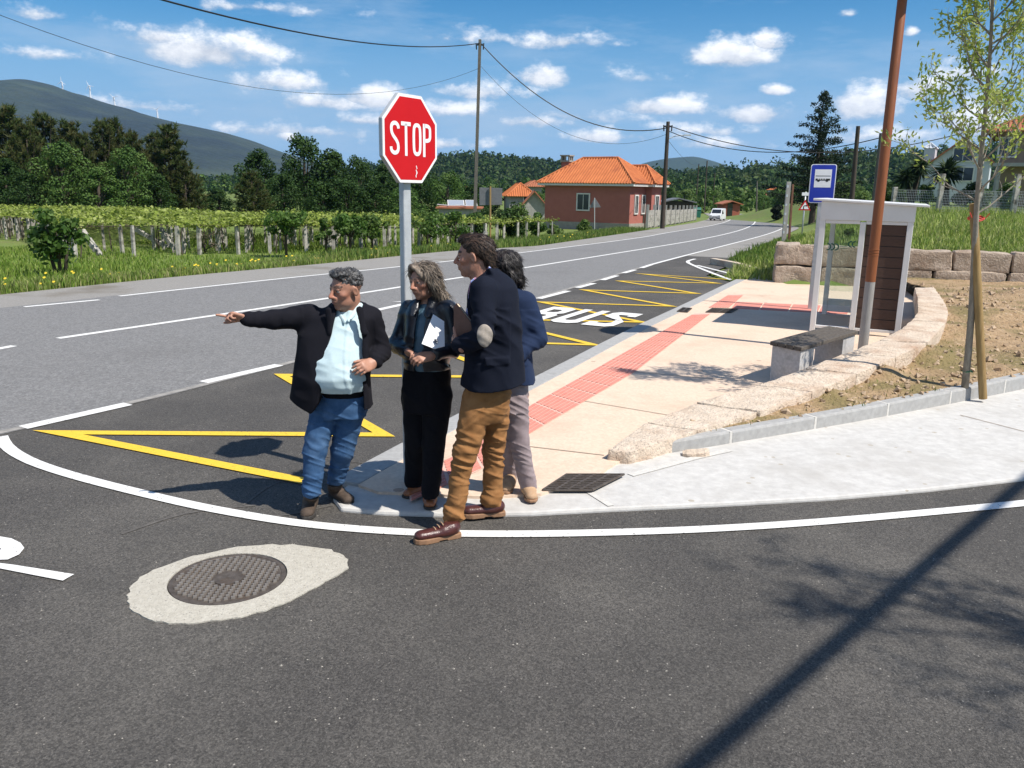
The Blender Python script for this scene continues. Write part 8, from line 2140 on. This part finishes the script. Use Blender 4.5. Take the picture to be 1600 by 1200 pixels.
def van():
    # white panel van parked on the left verge, facing us
    w = 1.8; b = GT(1116.5, 345.5); Yp = b[1]
    s_px = abs(PRJ((b[0] + w / 2, Yp, b[2]))[0] - PRJ((b[0] - w / 2, Yp, b[2]))[0]); k = 17.5 / s_px; ang = R(-24)
    root = empty('parked_van', b, 'white panel van parked on the verge by the road bend', 'van'); Mz = rotz(ang)
    T = lambda x, y, z: Vector(b) + Mz @ (Vector((x, y, z)) * k)
    paint = mat('van_white', (.66, .68, .70), None, rough=.3, spec=.6)
    prof = [(0.0, .35), (-.02, .75), (.10, 1.0), (.85, 1.18), (1.55, 1.86), (1.9, 1.95), (4.6, 1.95), (4.75, 1.7), (4.8, .4), (4.6, .28), (.2, .28)]
    mb = MB(); n = len(prof); vs = []
    for s in (-1, 1):
        for y, z in prof: tw = .90 * (1 - .12 * max(0, z - 1.0)); vs.append(T(s * tw, y, z))
    mb.add(vs, [list(range(n)), list(range(n, 2 * n))[::-1]] + [(i, i + n, (i + 1) % n + n, (i + 1) % n) for i in range(n)]); body = mb.build('body', paint, root, bevel=.03)
    mb = MB(); e = .02; mb.slab([T(-.74, .90 - e, 1.22), T(.74, .90 - e, 1.22), T(.69, 1.50 - e, 1.82), T(-.69, 1.50 - e, 1.82)], Mz @ Vector((0, -.72, .7)), .01); mb.build('windscreen', M['window_dark'], root)
    for s in (-1, 1):
        mb = MB(); mb.slab([T(s * .885, 1.15, 1.2), T(s * .885, 2.3, 1.2), T(s * .82, 2.3, 1.72), T(s * .82, 1.6, 1.72)], Mz @ Vector((s, 0, .15)), .01); mb.build('side_window', M['window_dark'], root)
        mb = MB(); mb.box(T(s * .66, -.005, .80), (.36 * k, .10 * k, .22 * k), Mz); mb.build('headlight', M['galv'], root)
        mb = MB(); mb.box(T(s * 1.02, 1.2, 1.25), (.2 * k, .14 * k, .26 * k), Mz); mb.build('mirror', M['cable'], root)
        for y in (.85, 3.9):
            mb = MB(); mb.lathe([(.20 * k, -.11 * k), (.31 * k, -.11 * k), (.32 * k, 0), (.31 * k, .11 * k), (.20 * k, .11 * k)], T(s * .78, y, .32), 16, Mz @ Matrix.Rotation(R(90), 3, 'Y')); wh_ = mb.build('wheel', M['cable'], root); mb = MB(); mb.lathe([(.19 * k, -.12 * k), (.19 * k, .12 * k)], T(s * .78, y, .32), 12, Mz @ Matrix.Rotation(R(90), 3, 'Y')); mb.build('rim', M['galv'], wh_)
    mb = MB(); mb.box(T(0, -.03, .42), (1.76 * k, .14 * k, .22 * k), Mz); mb.build('bumper', M['sign_back'], root, bevel=.02)
    mb = MB(); mb.box(T(0, -.02, .68), (.8 * k, .06 * k, .14 * k), Mz); mb.build('grille', M['cable'], root)
    mb = MB(); mb.box(T(0, -.115, .47), (.52 * k, .02 * k, .11 * k), Mz); mb.build('number_plate', M['sign_white'], root)
van()
# yucca palms by the white house
def yucca(u, vb, heads, Yp, label):
    x = A(u, vb, Yp)[0]; zb = HZ(x, Yp); root = empty('yucca_palm', (x, Yp, zb), label, 'palm tree'); mb = MB(); V = []; Fq = []; C = []; n0 = 0
    for (uh, vh, rpx) in heads:
        c = np.array(A(uh, vh, Yp)); r = rpx * Yp / FPX; mb.tube([(x, Yp, zb - .2), ((x + c[0]) / 2, Yp, (zb + c[2]) / 2), tuple(c)], [.28, .22, .16], 8)
        k = 240; d = RNG.normal(0, 1, (k, 3)); d[:, 2] = d[:, 2] * .8 + .15; d /= np.linalg.norm(d, axis=1)[:, None]; s = np.cross(d, RNG.normal(0, .3, (k, 3)) + np.array([0, 0, 1])); s /= np.linalg.norm(s, axis=1)[:, None]; l = r * RNG.uniform(.7, 1.1, (k, 1)); w = .055 * r
        dr = np.array([0, 0, -.18]) * l; p0 = c + d * .1
        V.append(np.stack([p0 - s * w * .5, p0 + s * w * .5, c + d * l * .55 + s * w, c + d * l * .55 - s * w, c + d * l + dr], 1).reshape(-1, 3)); b_ = np.arange(k)[:, None] * 5 + n0; Fq.append(np.concatenate([b_ + np.array([0, 1, 2]), b_ + np.array([0, 2, 3]), b_ + np.array([3, 2, 4])])); n0 += 5 * k
        C.append(np.repeat(np.array([(.030, .055, .018), (.045, .075, .025), (.022, .04, .014)])[RNG.integers(0, 3, k)], 5, 0))
    mb.build('trunk', M['bark_dark'], root, smooth=True); link('crown', np_mesh('crown', np.concatenate(V), np.concatenate(Fq), M['needle'], np.concatenate(C)), root)
yucca(1424, 310, [(1416, 278, 22), (1437, 262, 23)], 70, 'double headed yucca palm left of the white house')
yucca(1480, 310, [(1479, 268, 31)], 68, 'round headed yucca palm in front of the white house')
for u, vb, vt, w, Yp, lb, cl in [(1452, 308, 286, 44, 72, 'dark shrub between the two yucca palms', DARKG), (1510, 308, 281, 56, 70, 'dark leafy bush at the foot of the white house', DARKG + MIDG[:1]), (1395, 312, 294, 50, 66, 'olive bush behind the orange lamp post', DARKG + PINEG[:2]), (1575, 306, 280, 46, 50, 'bright green bush before the tan house', MIDG + LIGHTG[:1]), (1625, 306, 276, 50, 50, 'bright green bush at the right edge', MIDG), (1345, 312, 298, 40, 60, 'pale bush beyond the shelter roof', LIGHTG), (1540, 310, 292, 36, 54, 'low dark bush beneath the tan house balcony', DARKG)]:
    bush(u, vb, vt, w, lb, cl, 14, 130, .22, Yp)
# wire fence with concrete posts along the top of the bank
def wire_fence():
    pts = [(1395, 326), (1467, 322), (1530, 318), (1585, 316), (1660, 312)]; Yp = 40.0
    P = [np.array(A(u, v, Yp + (1660 - u) * .02)) for u, v in pts]; 
    for p_ in P: p_[2] = HZ(p_[0], p_[1])
    root = empty('wire_fence', P[2], 'wire mesh fence with pale concrete posts along the top of the bank', 'fence'); hh = 1.25
    for k, p_ in enumerate(P): mb = MB(); h2 = hh * (1.5 if k in (1, 3) else .95); mb.box(p_ + (0, 0, h2 / 2), (.22, .22, h2 + .2)); mb.build('post', M['post_stone'], root, bevel=.02)
    mb = MB()
    for a, b in zip(P, P[1:]):
        for j in range(9): mb.tube([a + (0, 0, .1 + j * .13), b + (0, 0, .1 + j * .13)], .007, 3, False)
        n = 26
        for j in range(n): q = a + (b - a) * (j / n); mb.tube([q + (0, 0, .1), q + (0, 0, 1.14)], .006, 3, False)
    mb.build('wire_mesh', M['galv'], root)
wire_fence()
# a broken stake sapling in the bank grass
bush(1325, 384, 366, 24, 'pale boulder-like tuft seen through the shelter glass', LIGHTG, 6, 60, .12, 24)

# ---------------------------------------------------------------- air
hz = bpy.data.materials.new('air'); hz.use_nodes = True; nt = hz.node_tree
for n_ in list(nt.nodes):
    if n_.type != 'OUTPUT_MATERIAL': nt.nodes.remove(n_)
pv = nt.nodes.new('ShaderNodeVolumePrincipled'); pv.inputs['Color'].default_value = (.30, .58, 1.0, 1); pv.inputs['Density'].default_value = .00007; pv.inputs['Anisotropy'].default_value = .2
nt.links.new(pv.outputs[0], nt.nodes['Material Output'].inputs['Volume'])
mb = MB(); mb.box((0, 2500, 225), (7600, 5600, 480)); hzo = mb.build('haze', hz, kind='stuff', label='thin blue summer haze over the valley', cat='haze')
sc.cycles.volume_step_rate = 8; sc.cycles.volume_max_steps = 64
